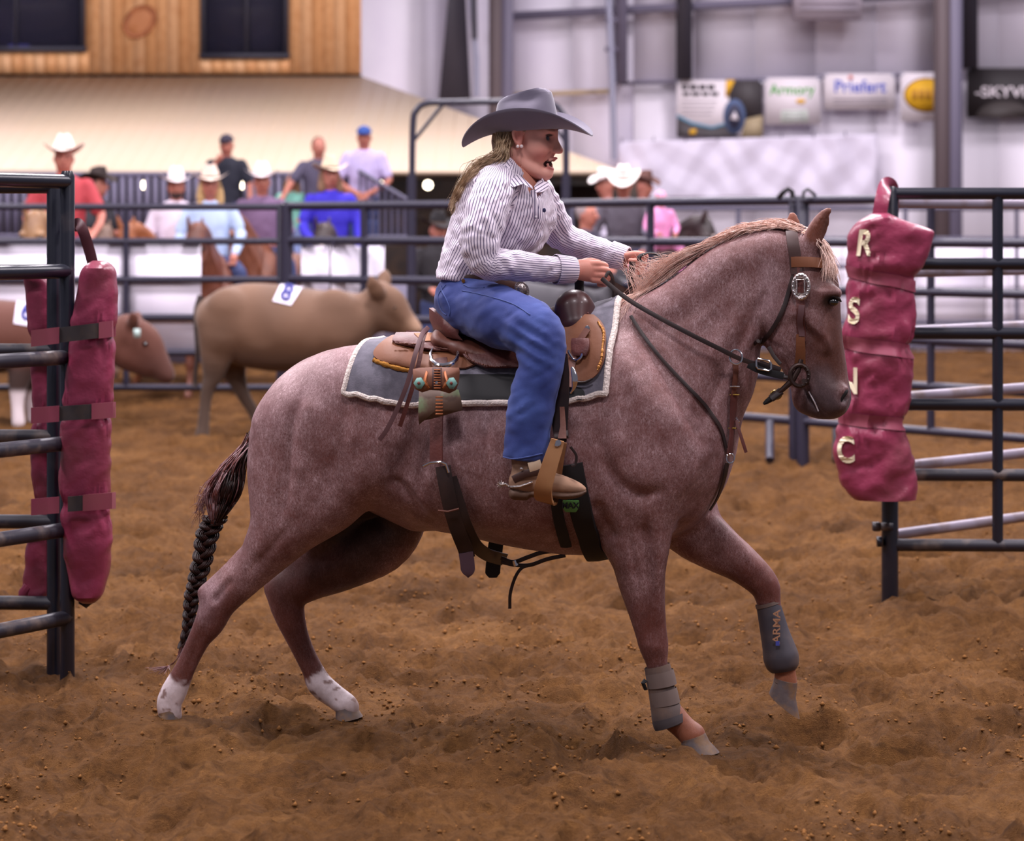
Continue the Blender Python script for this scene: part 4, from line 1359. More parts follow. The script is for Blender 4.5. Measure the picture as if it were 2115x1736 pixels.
for (ax, ay), (bx, by), w, start in (((372, 1400), (350, 1470), -.125, .0), ((652, 1393), (722, 1466), .135, .0)):
    A, B = np.array(tuple(H(ax, ay, w))), np.array(tuple(H(bx, by, w)))
    ab = B - A
    t = ((hp_ - A) @ ab) / (ab @ ab)
    d, _ = seg_dist(hp_, A, B)
    m = sstep(-.02, .10, t + (nz - .4) * .55) * (d < .11)
    speck = sstep(.70, .74, vnoise3(hp_[:, 0] * 55, hp_[:, 1] * 55, hp_[:, 2] * 55, 9)) * .8
    dirt = sstep(.75, 1.1, t + (nz - .4) * .5) * .55
    cw = np.array(lin(226, 214, 218)) * (1 - speck[:, None]) + np.array(lin(122, 84, 70)) * speck[:, None]
    cw = cw * (1 - dirt[:, None]) + np.array(lin(128, 92, 70)) * dirt[:, None]
    _coat = _coat * (1 - m[:, None]) + cw * m[:, None]
    _roan = _roan * (1 - m)
coat_zone(H(1392, 1478, -.125), H(1432, 1520, -.125), .055, .06, (150, 92, 66), .05, .4, .95)
coat_zone(H(1622, 1380, .115), H(1622, 1410, .115), .055, .06, (150, 92, 62), .05, .4, .95)


def roan_material():
    m = bpy.data.materials.new('roan_coat')
    m.use_nodes = True
    nt = m.node_tree; N, L = nt.nodes, nt.links
    b = N['Principled BSDF']
    b.inputs['Roughness'].default_value = 0.48
    b.inputs['Specular IOR Level'].default_value = 0.35
    b.inputs['Sheen Weight'].default_value = 0.10
    b.inputs['Sheen Roughness'].default_value = 0.4
    b.inputs['Sheen Tint'].default_value = (.9, .8, .95, 1)
    col = N.new('ShaderNodeAttribute'); col.attribute_name = 'col'
    msk = N.new('ShaderNodeAttribute'); msk.attribute_name = 'roan'
    tc = N.new('ShaderNodeTexCoord')
    mp = N.new('ShaderNodeMapping'); mp.inputs['Scale'].default_value = (1.0, 1.0, .42)
    mp.inputs['Rotation'].default_value = (0, .6, 0)
    L.new(tc.outputs['Object'], mp.inputs['Vector'])
    def noise(scale, detail, lo, hi, src=None):
        n = N.new('ShaderNodeTexNoise'); n.inputs['Scale'].default_value = scale; n.inputs['Detail'].default_value = detail
        n.inputs['Roughness'].default_value = .65
        L.new(src or mp.outputs['Vector'], n.inputs['Vector'])
        r = N.new('ShaderNodeMapRange'); r.inputs['From Min'].default_value = lo; r.inputs['From Max'].default_value = hi
        L.new(n.outputs['Fac'], r.inputs['Value'])
        return r.outputs['Result'], n.outputs['Fac']
    hair, hraw = noise(460, 4, .36, .74)
    patch, _ = noise(14, 4, .18, .70, tc.outputs['Object'])
    clump, _ = noise(150, 3, .46, .70)
    hm = N.new('ShaderNodeMath'); hm.operation = 'MAXIMUM'; L.new(hair, hm.inputs[0]); L.new(clump, hm.inputs[1])
    mul = N.new('ShaderNodeMath'); mul.operation = 'MULTIPLY'; L.new(hm.outputs[0], mul.inputs[0]); L.new(patch, mul.inputs[1])
    mul2 = N.new('ShaderNodeMath'); mul2.operation = 'MULTIPLY'; L.new(mul.outputs[0], mul2.inputs[0]); L.new(msk.outputs['Fac'], mul2.inputs[1])
    mul3 = N.new('ShaderNodeMath'); mul3.operation = 'MULTIPLY'; mul3.inputs[1].default_value = 1.6; mul3.use_clamp = True; L.new(mul2.outputs[0], mul3.inputs[0])
    mx = N.new('ShaderNodeMix'); mx.data_type = 'RGBA'
    L.new(mul3.outputs[0], mx.inputs[0]); L.new(col.outputs['Color'], mx.inputs[6]); mx.inputs[7].default_value = lin(204, 176, 180) + (1,)
    dk, _ = noise(30, 5, .30, .72, tc.outputs['Object'])
    mx2 = N.new('ShaderNodeMix'); mx2.data_type = 'RGBA'; mx2.blend_type = 'MULTIPLY'; mx2.inputs[0].default_value = 1
    cr = N.new('ShaderNodeMix'); cr.data_type = 'RGBA'; L.new(dk, cr.inputs[0]); cr.inputs[6].default_value = (.74, .68, .66, 1); cr.inputs[7].default_value = (1.08, 1.05, 1.05, 1)
    L.new(mx.outputs[2], mx2.inputs[6]); L.new(cr.outputs[2], mx2.inputs[7])
    L.new(mx2.outputs[2], b.inputs['Base Color'])
    bp = N.new('ShaderNodeBump'); bp.inputs['Strength'].default_value = .25; bp.inputs['Distance'].default_value = .003
    L.new(hraw, bp.inputs['Height']); L.new(bp.outputs['Normal'], b.inputs['Normal'])
    return m


M_roan = roan_material()
horse = root('horse', (0, 7.98, 0), 'red roan horse lunging to the right under the striped-shirt rider', 'horse')
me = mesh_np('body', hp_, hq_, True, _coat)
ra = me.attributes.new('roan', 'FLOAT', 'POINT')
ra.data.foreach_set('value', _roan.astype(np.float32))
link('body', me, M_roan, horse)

# eyes
M_eye = mk('horse_eye', lin(14, 9, 8), .12, spec=.7, coat=1.0)
M_lid = mk('horse_eyelid', lin(34, 24, 24), .5)
for sgn in (-1, 1):
    b = MB(); c = H(1721, 623, .072 * sgn); b.ellipsoid(c, (.0165, .015, .0135)); eyeo = b.build('eye', M_eye, horse)
    b = MB()
    b.tube([H(1704 + 16 * t, 621 - 11 * math.sin(t * math.pi / 2.0), (.083 - .012 * abs(t - 1)) * sgn) for t in np.linspace(0, 2.1, 9)], [.002, .005, .006, .006, .006, .006, .006, .005, .002], 8)
    b.build('eyelid', M_lid, horse)

M_nos = mk('nostril_dark', lin(20, 15, 16), .8)
for sgn in (-1, 1):
    b = MB()
    pts = [H(1753, 806, .042 * sgn), H(1752, 814, .048 * sgn), H(1746, 822, .051 * sgn), H(1738, 828, .050 * sgn)]
    pts = [HBVH.find_nearest(p)[0] for p in pts]
    b.tube(catmull([tuple(p) for p in pts], 4), [.003, .005, .0065, .0075, .008, .008, .008, .0075, .007, .006, .005, .004, .003], 10); b.build('nostril', M_nos, horse)

# hooves
M_hoof = mk('hoof_horn', lin(92, 80, 80), .6, var=(22, lin(122, 92, 66), .42, .62), bump=(60, .3, .004))


def hoof(cor, sole, toe, rc, rs, mat=M_hoof):
    """truncated cone from the coronet centre to the sole centre, stretched towards the toe"""
    cor, sole, toe = Vector(cor), Vector(sole), Vector(toe)
    fw = (toe - sole)
    n = 20
    rings = []
    for t in np.linspace(-.12, 1.0, 7):
        c = cor.lerp(sole, t)
        r = rc + (rs - rc) * max(t, 0)
        ring = []
        up = (cor - sole).normalized()
        f = (fw - up * fw.dot(up)).normalized()
        sd = f.cross(up).normalized()
        if t > .98:
            pass
        fl = fw.length * max(t, 0) + rc * (1 - max(t, 0))
        for k in range(n):
            a = 2 * math.pi * k / n
            x, y = math.cos(a), math.sin(a)
            fd = fw.normalized() if t > .2 else f
            ring.append(c + fd * (x * (fl if x > 0 else r * .92)) + sd * (y * r))
        rings.append(ring)
    b = MB(); b.loft(rings)
    return b.build('hoof', mat, horse, sharp=50)


w = -.125
hoof(H(349, 1470, w), H(358, 1503, w), H(386, 1512, w), .036, .05)
w = .135
hoof(H(714, 1463, w), H(720, 1484, w), H(749, 1479, w), .036, .046)
w = -.125
hoof(H(1432, 1524, w), H(1442, 1553, w), H(1486, 1553, w), .040, .056)
w = .115
hoof(H(1621, 1408, w), H(1612, 1450, w), H(1652, 1484, w), .038, .050)

# mane, forelock and tail: hair strands as thin swept tubes
def hair_mesh(strands, n=4):
    """strands: list of (pts (m,3), r0, r1) with equal m"""
    V, Fc, base = [], [], 0
    for pts, r0, r1 in strands:
        pts = np.asarray(pts); m = len(pts)
        t = np.gradient(pts, axis=0); t /= np.linalg.norm(t, axis=1)[:, None] + 1e-9
        ref = np.array([.3, .9, .2]); sd = np.cross(t, ref); sd /= np.linalg.norm(sd, axis=1)[:, None] + 1e-9
        nn = np.cross(sd, t)
        r = np.linspace(r0, r1, m)
        for k in range(n):
            a = 2 * math.pi * k / n
            V.append(pts + (sd * math.cos(a) + nn * math.sin(a)) * r[:, None])
        # index: base + k*m + i
        i = np.arange(m - 1)
        for k in range(n):
            k2 = (k + 1) % n
            Fc.append(np.column_stack([base + k * m + i, base + k2 * m + i, base + k2 * m + i + 1, base + k * m + i + 1]))
        base += n * m
    return np.vstack(V), np.vstack(Fc)


R_ = random.Random(5)


def hair_mat(name, c1, c2, rough=.45):
    return mk(name, c1, rough, var=(55, c2, .35, .65, 3), spec=.4)


M_mane = hair_mat('flaxen_mane', lin(234, 204, 192), lin(202, 158, 140))
M_tail = hair_mat('tail_hair', lin(30, 18, 17), lin(58, 30, 25))
M_tailtop = hair_mat('tail_top_hair', lin(112, 56, 46), lin(150, 120, 124))
crest = catmull([(1318, 622, 0, 0), (1350, 590, 0, 0), (1395, 556, 0, 0), (1450, 518, 0, 0), (1505, 498, 0, 0), (1560, 482, 0, 0), (1620, 473, 0, 0), (1658, 476, 0, 0)], 12)
st = []
for i in range(1500):
    u = R_.random()
    c = crest[min(int(u * (len(crest) - 1)), len(crest) - 1)]
    w0 = R_.uniform(-.035, .02)
    rootp = H(c[0] + R_.gauss(0, 5), c[1] + R_.uniform(2, 12) + abs(w0) * 90, w0 - .008)
    ht = HBVH.find_nearest(rootp); rootp = ht[0] + ht[1] * R_.uniform(.001, .006)
    L = .11 + .22 * (1 - u) ** 1.2 + R_.uniform(0, .09)
    if u > .55: L = .07 + R_.uniform(0, .06)
    # hair streams back along the neck towards the rider's hands
    ci = min(int(u * (len(crest) - 1)), len(crest) - 1); c2 = crest[max(0, ci - 4)]
    tg = (H(c2[0] - .01, c2[1], 0) - H(c[0], c[1], 0)).normalized() if ci > 4 else Vector((-.9, 0, -.42))
    fall = .10 + .28 * max(0, .5 - u)
    back = (tg + Vector((0, -.08 + R_.gauss(0, .05), -fall + R_.gauss(0, .07)))).normalized()
    lift = Vector((-.35, R_.gauss(-.1, .15), .95)).normalized()
    pts = []
    for s_ in np.linspace(0, 1, 8):
        p = rootp + (lift * (.035 * s_ * (1 - s_) * 2.2)) + back * (L * s_) + Vector((0, 0, -.05 * s_ * s_ * (1 - u)))
        hit = HBVH.find_nearest(p)
        if hit[0] is not None:
            dv = p - hit[0]
            if dv.dot(hit[1]) < .006:
                p = hit[0] + hit[1] * R_.uniform(.005, .012)
        pts.append(p)
    st.append((np.array([tuple(q) for q in pts]), R_.uniform(.0011, .0019), .0003))
for i in range(170):                      # long loose wisps streaming back over the withers
    u = R_.random()
    c = crest[int(u * len(crest) * .45)]
    r0 = H(c[0] + R_.gauss(0, 6), c[1] + R_.uniform(-2, 12), R_.uniform(-.04, .02))
    e = H(1296 + R_.gauss(0, 16) + u * 60, 556 + R_.gauss(0, 14) - u * 8, R_.uniform(-.05, .08))
    mid = r0.lerp(e, .5) + Vector((0, 0, .02 + R_.gauss(0, .008)))
    st.append((np.array([tuple(r0 * (1 - s_) ** 2 + mid * (2 * s_ * (1 - s_)) + e * (s_ * s_)) for s_ in np.linspace(0, 1, 8)]), .0011, .0003))
hv, hf = hair_mesh(st, 3)
link('mane', mesh_np('mane', hv, hf), M_mane, horse, label='flaxen mane blown back along the neck')
st = []
for i in range(420):
    a = R_.uniform(-1, 1)
    rootp = H(1668 + R_.uniform(-10, 14), 482 + R_.uniform(0, 14), R_.uniform(-.05, .04))
    tip = H(1712 + R_.gauss(0, 10), 560 + R_.gauss(0, 12), -.05 + R_.gauss(0, .035))
    mid = H(1712 + R_.gauss(0, 7), 500 + R_.gauss(0, 7), -.04 + R_.gauss(0, .03))
    pts = [tuple(rootp * (1 - s_) ** 2 + mid * (2 * s_ * (1 - s_)) + tip * (s_ * s_)) for s_ in np.linspace(0, 1, 8)]
    q = []
    for p in pts:
        p = Vector(p); hit = HBVH.find_nearest(p); dv = p - hit[0]
        if dv.dot(hit[1]) < .006: p = hit[0] + hit[1] * .008
        q.append(tuple(p))
    st.append((np.array(q), .0015, .0003))
hv, hf = hair_mesh(st, 3)
link('forelock', mesh_np('forelock', hv, hf), M_mane, horse)

# tail: loose top, then a thick plait
def bez(ps, n):
    ps = catmull([tuple(p) for p in ps], n)
    return ps


st, st2 = [], []
for i in range(700):
    a = R_.random()
    s0 = H(524 + R_.gauss(0, 5), 893 + R_.uniform(-4, 26), R_.gauss(0, .012))
    spread = R_.gauss(0, 1)
    off = np.clip(spread * 17, -40, 30)
    s1 = H(488 + off * .5 + R_.gauss(0, 3), 955, R_.gauss(0, .028))
    s2 = H(468 + off * 1.1, 1010, R_.gauss(0, .035))
    s3 = H(456 + off * .7, 1052, R_.gauss(0, .025))
    s4 = H(444 + off * .2, 1082, R_.gauss(0, .012))
    pts = bez([s0, s1, s2, s3, s4], 4)
    (st if (off > -12 and R_.random() < .85) else st2).append((pts, .0022, .0014))
for i in range(60):                      # fly-away ends on the left of the tail
    s0 = H(515 + R_.gauss(0, 4), 905 + R_.uniform(0, 30), R_.gauss(0, .01))
    s1 = H(468 + R_.gauss(0, 6), 960, R_.gauss(0, .02)); s2 = H(432 + R_.gauss(0, 8), 1015 + R_.gauss(0, 12), R_.gauss(0, .02))
    st2.append((bez([s0, s1, s2, H(418 + R_.gauss(0, 8), 1045 + R_.gauss(0, 14), 0), H(414 + R_.gauss(0, 10), 1062 + R_.gauss(0, 16), 0)], 4), .0012, .0004))
tail = root_tail = None
hv, hf = hair_mesh(st, 4)
tail = link('tail', mesh_np('tail', hv, hf), M_tail, horse, label='dark tail plaited into a long braid')
hv, hf = hair_mesh(st2, 4)
link('tail_top_hair', mesh_np('tail_top_hair', hv, hf), M_tailtop, tail)
path = catmull([(446, 1066), (428, 1105), (418, 1155), (407, 1196), (398, 1228), (392, 1265), (388, 1300), (376, 1338)], 10)
st = []
NT = 9.0
for ph in range(3):
    for j in range(46):
        rad0 = R_.random() ** .5; ang0 = R_.uniform(0, 6.283)
        pts = []
        for i, (x, y) in enumerate(path):
            s_ = i / (len(path) - 1)
            wd = (19 - 12 * s_) * (8 / F)
            a = 2 * math.pi * (NT * s_ ** .85 * .5 + ph / 3)
            ox, oy = math.sin(a) * wd * .85, math.sin(2 * a) * wd * .55
            rs = wd * .62 * rad0
            pts.append(tuple(H(x, y, 0) + Vector((ox + rs * math.cos(ang0), oy + rs * math.sin(ang0) * .9, 0))))
        st.append((np.array(pts), .0034, .0022))
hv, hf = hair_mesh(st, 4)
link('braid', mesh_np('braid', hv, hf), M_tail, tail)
st = []
for i in range(60):
    s0 = H(377 + R_.gauss(0, 3), 1335, R_.gauss(0, .005)); s1 = H(364, 1362, R_.gauss(0, .008)); s2 = H(328 + R_.gauss(0, 12), 1386 + R_.gauss(0, 5), R_.gauss(0, .02))
    st.append((bez([s0, s1, H(350, 1374, 0), s2], 3), .0014, .0006))
hv, hf = hair_mesh(st, 3)
link('tail_end', mesh_np('tail_end', hv, hf), M_tailtop, tail)
# ------------------------------------------------------------------ the rider
YRD = 7.99
RU = Vector((.34, .94, 0)).normalized()        # across the rider's shoulders (she turns towards the camera)


def Rp(px, py, w=0.0):
    return P(px, py, YRD + w)


def rchain(sd, rows, k=.02, op='add', u=(0, 1, 0), sub=4):
    pts = [Rp(a, b, w) for a, b, w, r, l in rows]
    rr = [r * (YRD + w) / F for a, b, w, r, l in rows]
    ll = [q[4] if q[4] else rr[i] for i, q in enumerate(rows)]
    sd.tube(pts, rr, ll, u, k, op, sub)


M_skin = mk('rider_skin', lin(190, 116, 98), .5, attr='col', spec=.35, bump=(160, .05, .001))
_b = M_skin.node_tree.nodes['Principled BSDF']
_b.inputs['Subsurface Weight'].default_value = .06
_b.inputs['Subsurface Radius'].default_value = (.012, .005, .003)
_b.inputs['Subsurface Scale'].default_value = .4
rider = root('person', tuple(Rp(985, 700)), 'rider in a striped shirt, jeans and grey felt hat on the roan horse', 'person')

TORSO = [(972, 582, 0, 70, .160), (990, 545, 0, 81, .163), (1014, 500, 0, 93, .168), (1033, 455, 0, 97, .175), (1045, 412, 0, 91, .18), (1052, 380, 0, 62, .16), (1052, 358, 0, 30, .085)]
SL_N = [(1020, 392, -.165, 45, 0), (1004, 440, -.215, 46, 0), (992, 495, -.245, 44, 0), (1004, 540, -.25, 38, 0), (1050, 548, -.235, 34, 0), (1105, 553, -.21, 31, 0), (1150, 556, -.18, 27, 0), (1168, 556, -.165, 25.5, 0)]
SL_F = [(1102, 398, .16, 44, 0), (1134, 442, .20, 38, 0), (1162, 486, .215, 33, 0), (1200, 505, .20, 30, 0), (1250, 521, .17, 27, 0), (1278, 529, .155, 25, 0)]


def chain_coord(pos, rows, R0):
    """distance outside the chain and an around-the-limb coordinate in metres"""
    c = catmull([tuple(Rp(a, b, w)) + (r * (YRD + w) / F,) for a, b, w, r, l in rows], 4)
    best = np.full(len(pos), 1e9); co = np.zeros(len(pos)); al = np.zeros(len(pos))
    acc = 0.0
    for i in range(len(c) - 1):
        a, b = c[i, :3], c[i + 1, :3]
        ab = b - a; L = np.linalg.norm(ab)
        t = np.clip(((pos - a) @ ab) / (L * L), 0, 1)
        q = pos - (a + t[:, None] * ab)
        d = np.linalg.norm(q, axis=1) / (c[i, 3] + t * (c[i + 1, 3] - c[i, 3]))
        ax = ab / L
        # reference: away from the camera, so the seam stays at the back
        ref = np.array([0, 1.0, 0]); ref = ref - ax * (ref @ ax); ref /= np.linalg.norm(ref)
        s2 = np.cross(ax, ref)
        ang = np.arctan2(q @ s2, -(q @ ref))
        m = d < best
        best[m] = d[m]; co[m] = (ang * R0)[m]; al[m] = (acc + t * L)[m]
        acc += L
    return best, co, al


def wrinkle(amp, sx, sy, sz, seed):
    def fn(x, y, z):
        n = vnoise3(x * sx + z * sx * .5, y * sy, z * sz - x * sz * .6, seed)
        n2 = vnoise3(x * sx * 2.3, y * sy * 2, z * sz * 2.1 + x * 9, seed + 1)
        return amp * ((1 - np.abs(2 * n - 1)) - .5) + amp * .5 * (n2 - .5)
    return fn


# ---- shirt
sd = SDF((-.30, 7.60, 1.36), (.46, 8.42, 1.84), .005)
rchain(sd, TORSO, .02, u=RU)
rchain(sd, [(1088, 448, -.075, 40, .055), (1080, 470, -.075, 36, .05)], .05); rchain(sd, [(1112, 448, .06, 38, .055), (1105, 470, .06, 34, .05)], .05)
rchain(sd, [(1028, 380, -.13, 38, .05), (1042, 364, -.07, 30, .04)], .04)
rchain(sd, [(1094, 396, .12, 38, .05), (1070, 378, .06, 30, .05)], .04)
rchain(sd, [(1076, 330, -.01, 34, .055), (1090, 366, -.05, 28, .06), (1102, 386, -.08, 15, .05), (1106, 398, -.12, 5, .03)], .012, 'sub')
rchain(sd, SL_N, .018); rchain(sd, SL_F, .02)
sd.field(wrinkle(.008, 26, 20, 30, 71))
sd.field(wrinkle(.004, 55, 40, 60, 77))
sd.plane(Rp(972, 583, 0), (-.12, 0, -1))
pos, q = sd.mesh(2)
bT, cT, aT = chain_coord(pos, TORSO, .165)
bN, cN, aN = chain_coord(pos, SL_N, .062)
bF, cF, aF = chain_coord(pos, SL_F, .058)
stripe = np.where((bN < bT * .98) & (bN < bF), cN, np.where((bF < bT * .98), cF, cT))
me = mesh_np('shirt', pos, q)
at = me.attributes.new('stripe', 'FLOAT', 'POINT'); at.data.foreach_set('value', stripe.astype(np.float32))


def shirt_material(name='striped_shirt', period=.0098, duty=.20):
    m = bpy.data.materials.new(name)
    m.use_nodes = True
    nt = m.node_tree; N, L = nt.nodes, nt.links
    b = N['Principled BSDF']; b.inputs['Roughness'].default_value = .75; b.inputs['Sheen Weight'].default_value = .15
    a = N.new('ShaderNodeAttribute'); a.attribute_name = 'stripe'
    dv = N.new('ShaderNodeMath'); dv.operation = 'DIVIDE'; dv.inputs[1].default_value = period; L.new(a.outputs['Fac'], dv.inputs[0])
    fr = N.new('ShaderNodeMath'); fr.operation = 'FRACT'; L.new(dv.outputs[0], fr.inputs[0])
    rp = N.new('ShaderNodeValToRGB')
    e = rp.color_ramp.elements
    w_, n_ = lin(232, 219, 232) + (1,), lin(82, 68, 106) + (1,)
    e[0].position, e[0].color = 0, n_
    e[1].position, e[1].color = duty, n_
    x = e.new(duty + .09); x.color = w_
    x = e.new(.93); x.color = w_
    x = e.new(1.0); x.color = n_
    L.new(fr.outputs[0], rp.inputs['Fac']); L.new(rp.outputs['Color'], b.inputs['Base Color'])
    tc = N.new('ShaderNodeTexCoord'); n = N.new('ShaderNodeTexNoise'); n.inputs['Scale'].default_value = 420; L.new(tc.outputs['Object'], n.inputs['Vector'])
    bp = N.new('ShaderNodeBump'); bp.inputs['Strength'].default_value = .12; bp.inputs['Distance'].default_value = .001; L.new(n.outputs['Fac'], bp.inputs['Height']); L.new(bp.outputs['Normal'], b.inputs['Normal'])
    return m


M_shirt = shirt_material()
shirt = link('shirt', me, M_shirt, rider, label='white shirt with thin navy stripes')


def cuff(rows, nm='cuff'):
    """short cloth ring round a wrist"""
    pts = [Rp(a, b, w) for a, b, w, r in rows]
    rad = [r * (YRD + w) / F for a, b, w, r in rows]
    n = 36
    t = (pts[-1] - pts[0]).normalized()
    s1 = t.cross(Vector((0, 1, 0))).normalized(); s2 = s1.cross(t)
    rings, st_ = [], []
    prof = [(0, 1.0), (.02, 1.06), (.5, 1.04), (.97, 1.0), (1.0, .97), (.98, .86)]
    for f, k_ in prof:
        c = pts[0].lerp(pts[-1], f); r_ = (rad[0] + (rad[-1] - rad[0]) * f) * k_
        rings.append([c + s1 * (math.cos(2 * math.pi * k / n) * r_) + s2 * (math.sin(2 * math.pi * k / n) * r_ * .92) for k in range(n)])
        st_ += [2 * math.pi * .05 * k / n if k <= n / 2 else 2 * math.pi * .05 * (n - k) / n for k in range(n)]
    m = MB(); m.loft(rings, cap=False)
    me = m.mesh(nm)
    a = me.attributes.new('stripe', 'FLOAT', 'POINT'); a.data.foreach_set('value', np.array(st_, dtype=np.float32))
    return link(nm, me, M_shirt, shirt)


cuff([(1147, 556, -.182, 30), (1186, 557, -.152, 27)])
cuff([(1262, 525, .165, 27), (1296, 534, .145, 25)])


def cloth_patch(name, pts, mat, parent, thick=.003, stripe_dir=None, period=None):
    """flat cloth shape through 3-D points (fan), solidified"""
    pts = [Vector(p) for p in pts]
    c = sum(pts, Vector()) / len(pts)
    n = Vector()
    for i in range(len(pts)):
        n += (pts[i] - c).cross(pts[(i + 1) % len(pts)] - c)
    n.normalize()
    if n.y > 0: n = -n
    k = len(pts)
    V = [c + n * (thick * 1.2)] + [p + n * thick for p in pts] + [p - n * thick * .3 for p in pts]
    Fc = [(0, 1 + i, 1 + (i + 1) % k) for i in range(k)] + [(1 + i, 1 + k + i, 1 + k + (i + 1) % k, 1 + (i + 1) % k) for i in range(k)]
    me = mesh_np(name, np.array([tuple(p) for p in V]), Fc, False)
    if stripe_dir is not None:
        d = np.array(stripe_dir)
        a = me.attributes.new('stripe', 'FLOAT', 'POINT'); a.data.foreach_set('value', (np.array([tuple(p) for p in V]) @ d).astype(np.float32))
    return link(name, me, mat, parent)


def collar_flap(rows, sdir):
    """rows of (outer edge point, fold point) around the neck, thickened into a folded collar"""
    V, n = [], len(rows)
    for off in (0.0, .0035):
        for a, b in rows:
            A, B = Rp(*a), Rp(*b)
            for f in (0, .33, .66, 1):
                q_ = B.lerp(A, f)
                q_ = q_ + Vector((0, -1, .3)) * (.008 * math.sin(f * math.pi) + off)
                V.append(tuple(q_))
    Fc = []
    N4 = n * 4
    for i in range(n - 1):
        for j in range(3):
            a, b, c, d = i * 4 + j, i * 4 + j + 1, (i + 1) * 4 + j + 1, (i + 1) * 4 + j
            Fc += [(a, b, c, d), (a + N4, d + N4, c + N4, b + N4)]
        for j in (0, 3):
            a, d = i * 4 + j, (i + 1) * 4 + j
            Fc.append((a, d, d + N4, a + N4))
    for i in (0, n - 1):
        for j in range(3):
            a, b = i * 4 + j, i * 4 + j + 1
            Fc.append((a, b, b + N4, a + N4))
    me = mesh_np('collar', np.array(V), Fc, True)
    at = me.attributes.new('stripe', 'FLOAT', 'POINT'); at.data.foreach_set('value', (np.array(V) @ np.array(sdir)).astype(np.float32))
    return link('collar', me, M_shirt, shirt)


collar_flap([((1020, 352, -.09), (1038, 328, -.075)), ((1036, 368, -.16), (1051, 330, -.105)), ((1048, 380, -.18), (1063, 344, -.118)), ((1060, 387, -.185), (1076, 362, -.125)), ((1080, 380, -.18), (1087, 374, -.145)), ((1101, 391, -.165), (1098, 384, -.15))], (.80, 0, .60))
collar_flap([((1106, 398, -.13), (1103, 386, -.11)), ((1120, 397, -.11), (1108, 378, -.06)), ((1133, 389, -.06), (1116, 370, -.02)), ((1134, 378, .0), (1116, 364, .02))], (.55, 0, -.83))
m = MB()
pl = [(1101, 392, -.128), (1104, 415, -.142), (1107, 436, -.150), (1107, 452, -.152)]
m.tube([Rp(a, b, w + .006) for a, b, w in pl], .010, 8, flat=(1, .18), up=(-.35, -.94, 0)); me = m.mesh('placket'); at = me.attributes.new('stripe', 'FLOAT', 'POINT')
at.data.foreach_set('value', np.array([v_.co.x * .94 + .0035 for v_ in me.vertices], dtype=np.float32)); plk = link('placket', me, M_shirt, shirt)
for a, b, w in ((1107, 447, -.156),):
    m = MB(); m.lathe(Rp(a, b, w), [(.001, 0), (.0035, 0), (.0035, .002), (.001, .0025)], 12, (.35, -.94, 0)); m.build('button', mk('shirt_button', lin(236, 228, 232), .3), plk)
m = MB(); m.ellipsoid(Rp(1124, 434, -.122), (.0055, .003, .007), 12, 8); m.build('chest_emblem', mk('navy_emblem', lin(44, 42, 84), .7), shirt)

# ---- jeans
sd = SDF((-.27, 7.50, .82), (.24, 8.48, 1.48), .006)
rchain(sd, [(964, 590, 0, 55, .155), (960, 616, 0, 58, .165), (972, 640, 0, 56, .165)], .03)
LEGN = [(970, 628, -.09, 60, .10), (1010, 646, -.18, 64, .10), (1045, 658, -.265, 65, .09), (1090, 672, -.335, 57, .078), (1121, 692, -.375, 49, .068), (1120, 732, -.395, 47, .06), (1113, 773, -.405, 48, .058), (1099, 830, -.41, 50, .058), (1089, 900, -.41, 48, .057), (1083, 955, -.41, 45, .056)]
rchain(sd, LEGN, .03)
rchain(sd, [(1080, 690, -.36, 40, .06), (1102, 716, -.385, 38, .055)], .03)
rchain(sd, [(a, b, -w, r, l) for a, b, w, r, l in LEGN], .03)
rchain(sd, [(938, 618, -.07, 35, .08), (952, 642, -.09, 34, .08)], .04)
sd.field(wrinkle(.006, 9, 12, 26, 81))
sd.field(wrinkle(.0022, 22, 24, 60, 85))
def knee_folds(x, y, z):
    k = np.array(tuple(Rp(1085, 712, -.36)))
    d = np.sqrt((x - k[0]) ** 2 + (z - k[2]) ** 2)
    return .005 * np.exp(-(d / .07) ** 2) * np.sin((z - k[2]) * 150 + (x - k[0]) * 90) * (y < 8)
sd.field(knee_folds)
sd.plane(Rp(1083, 950, -.41), (-.12, 0, -1), .003)
pos, q = sd.mesh(2)
M_jean = mk('blue_denim', lin(38, 54, 118), .85, var=(7, lin(66, 88, 156), .46, .8, 6), bump=(300, .25, .0015), sheen=.1)
jeans = link('jeans', mesh_np('jeans', pos, q), M_jean, rider, label='blue denim jeans')
JB = BVHTree.FromPolygons([tuple(p) for p in pos], q.tolist())


def cast(bvh, px, py, off=0.0, Y0=6.5):
    """first surface a sight line through the pixel meets, lifted by off along its normal"""
    o = Vector((0, 0, CH)); d = (P(px, py, 8) - o).normalized()
    loc, nrm, idx, dist = bvh.ray_cast(o, d)
    if loc is None: return None, None
    if nrm.dot(d) > 0: nrm = -nrm
    return loc + nrm * off, nrm


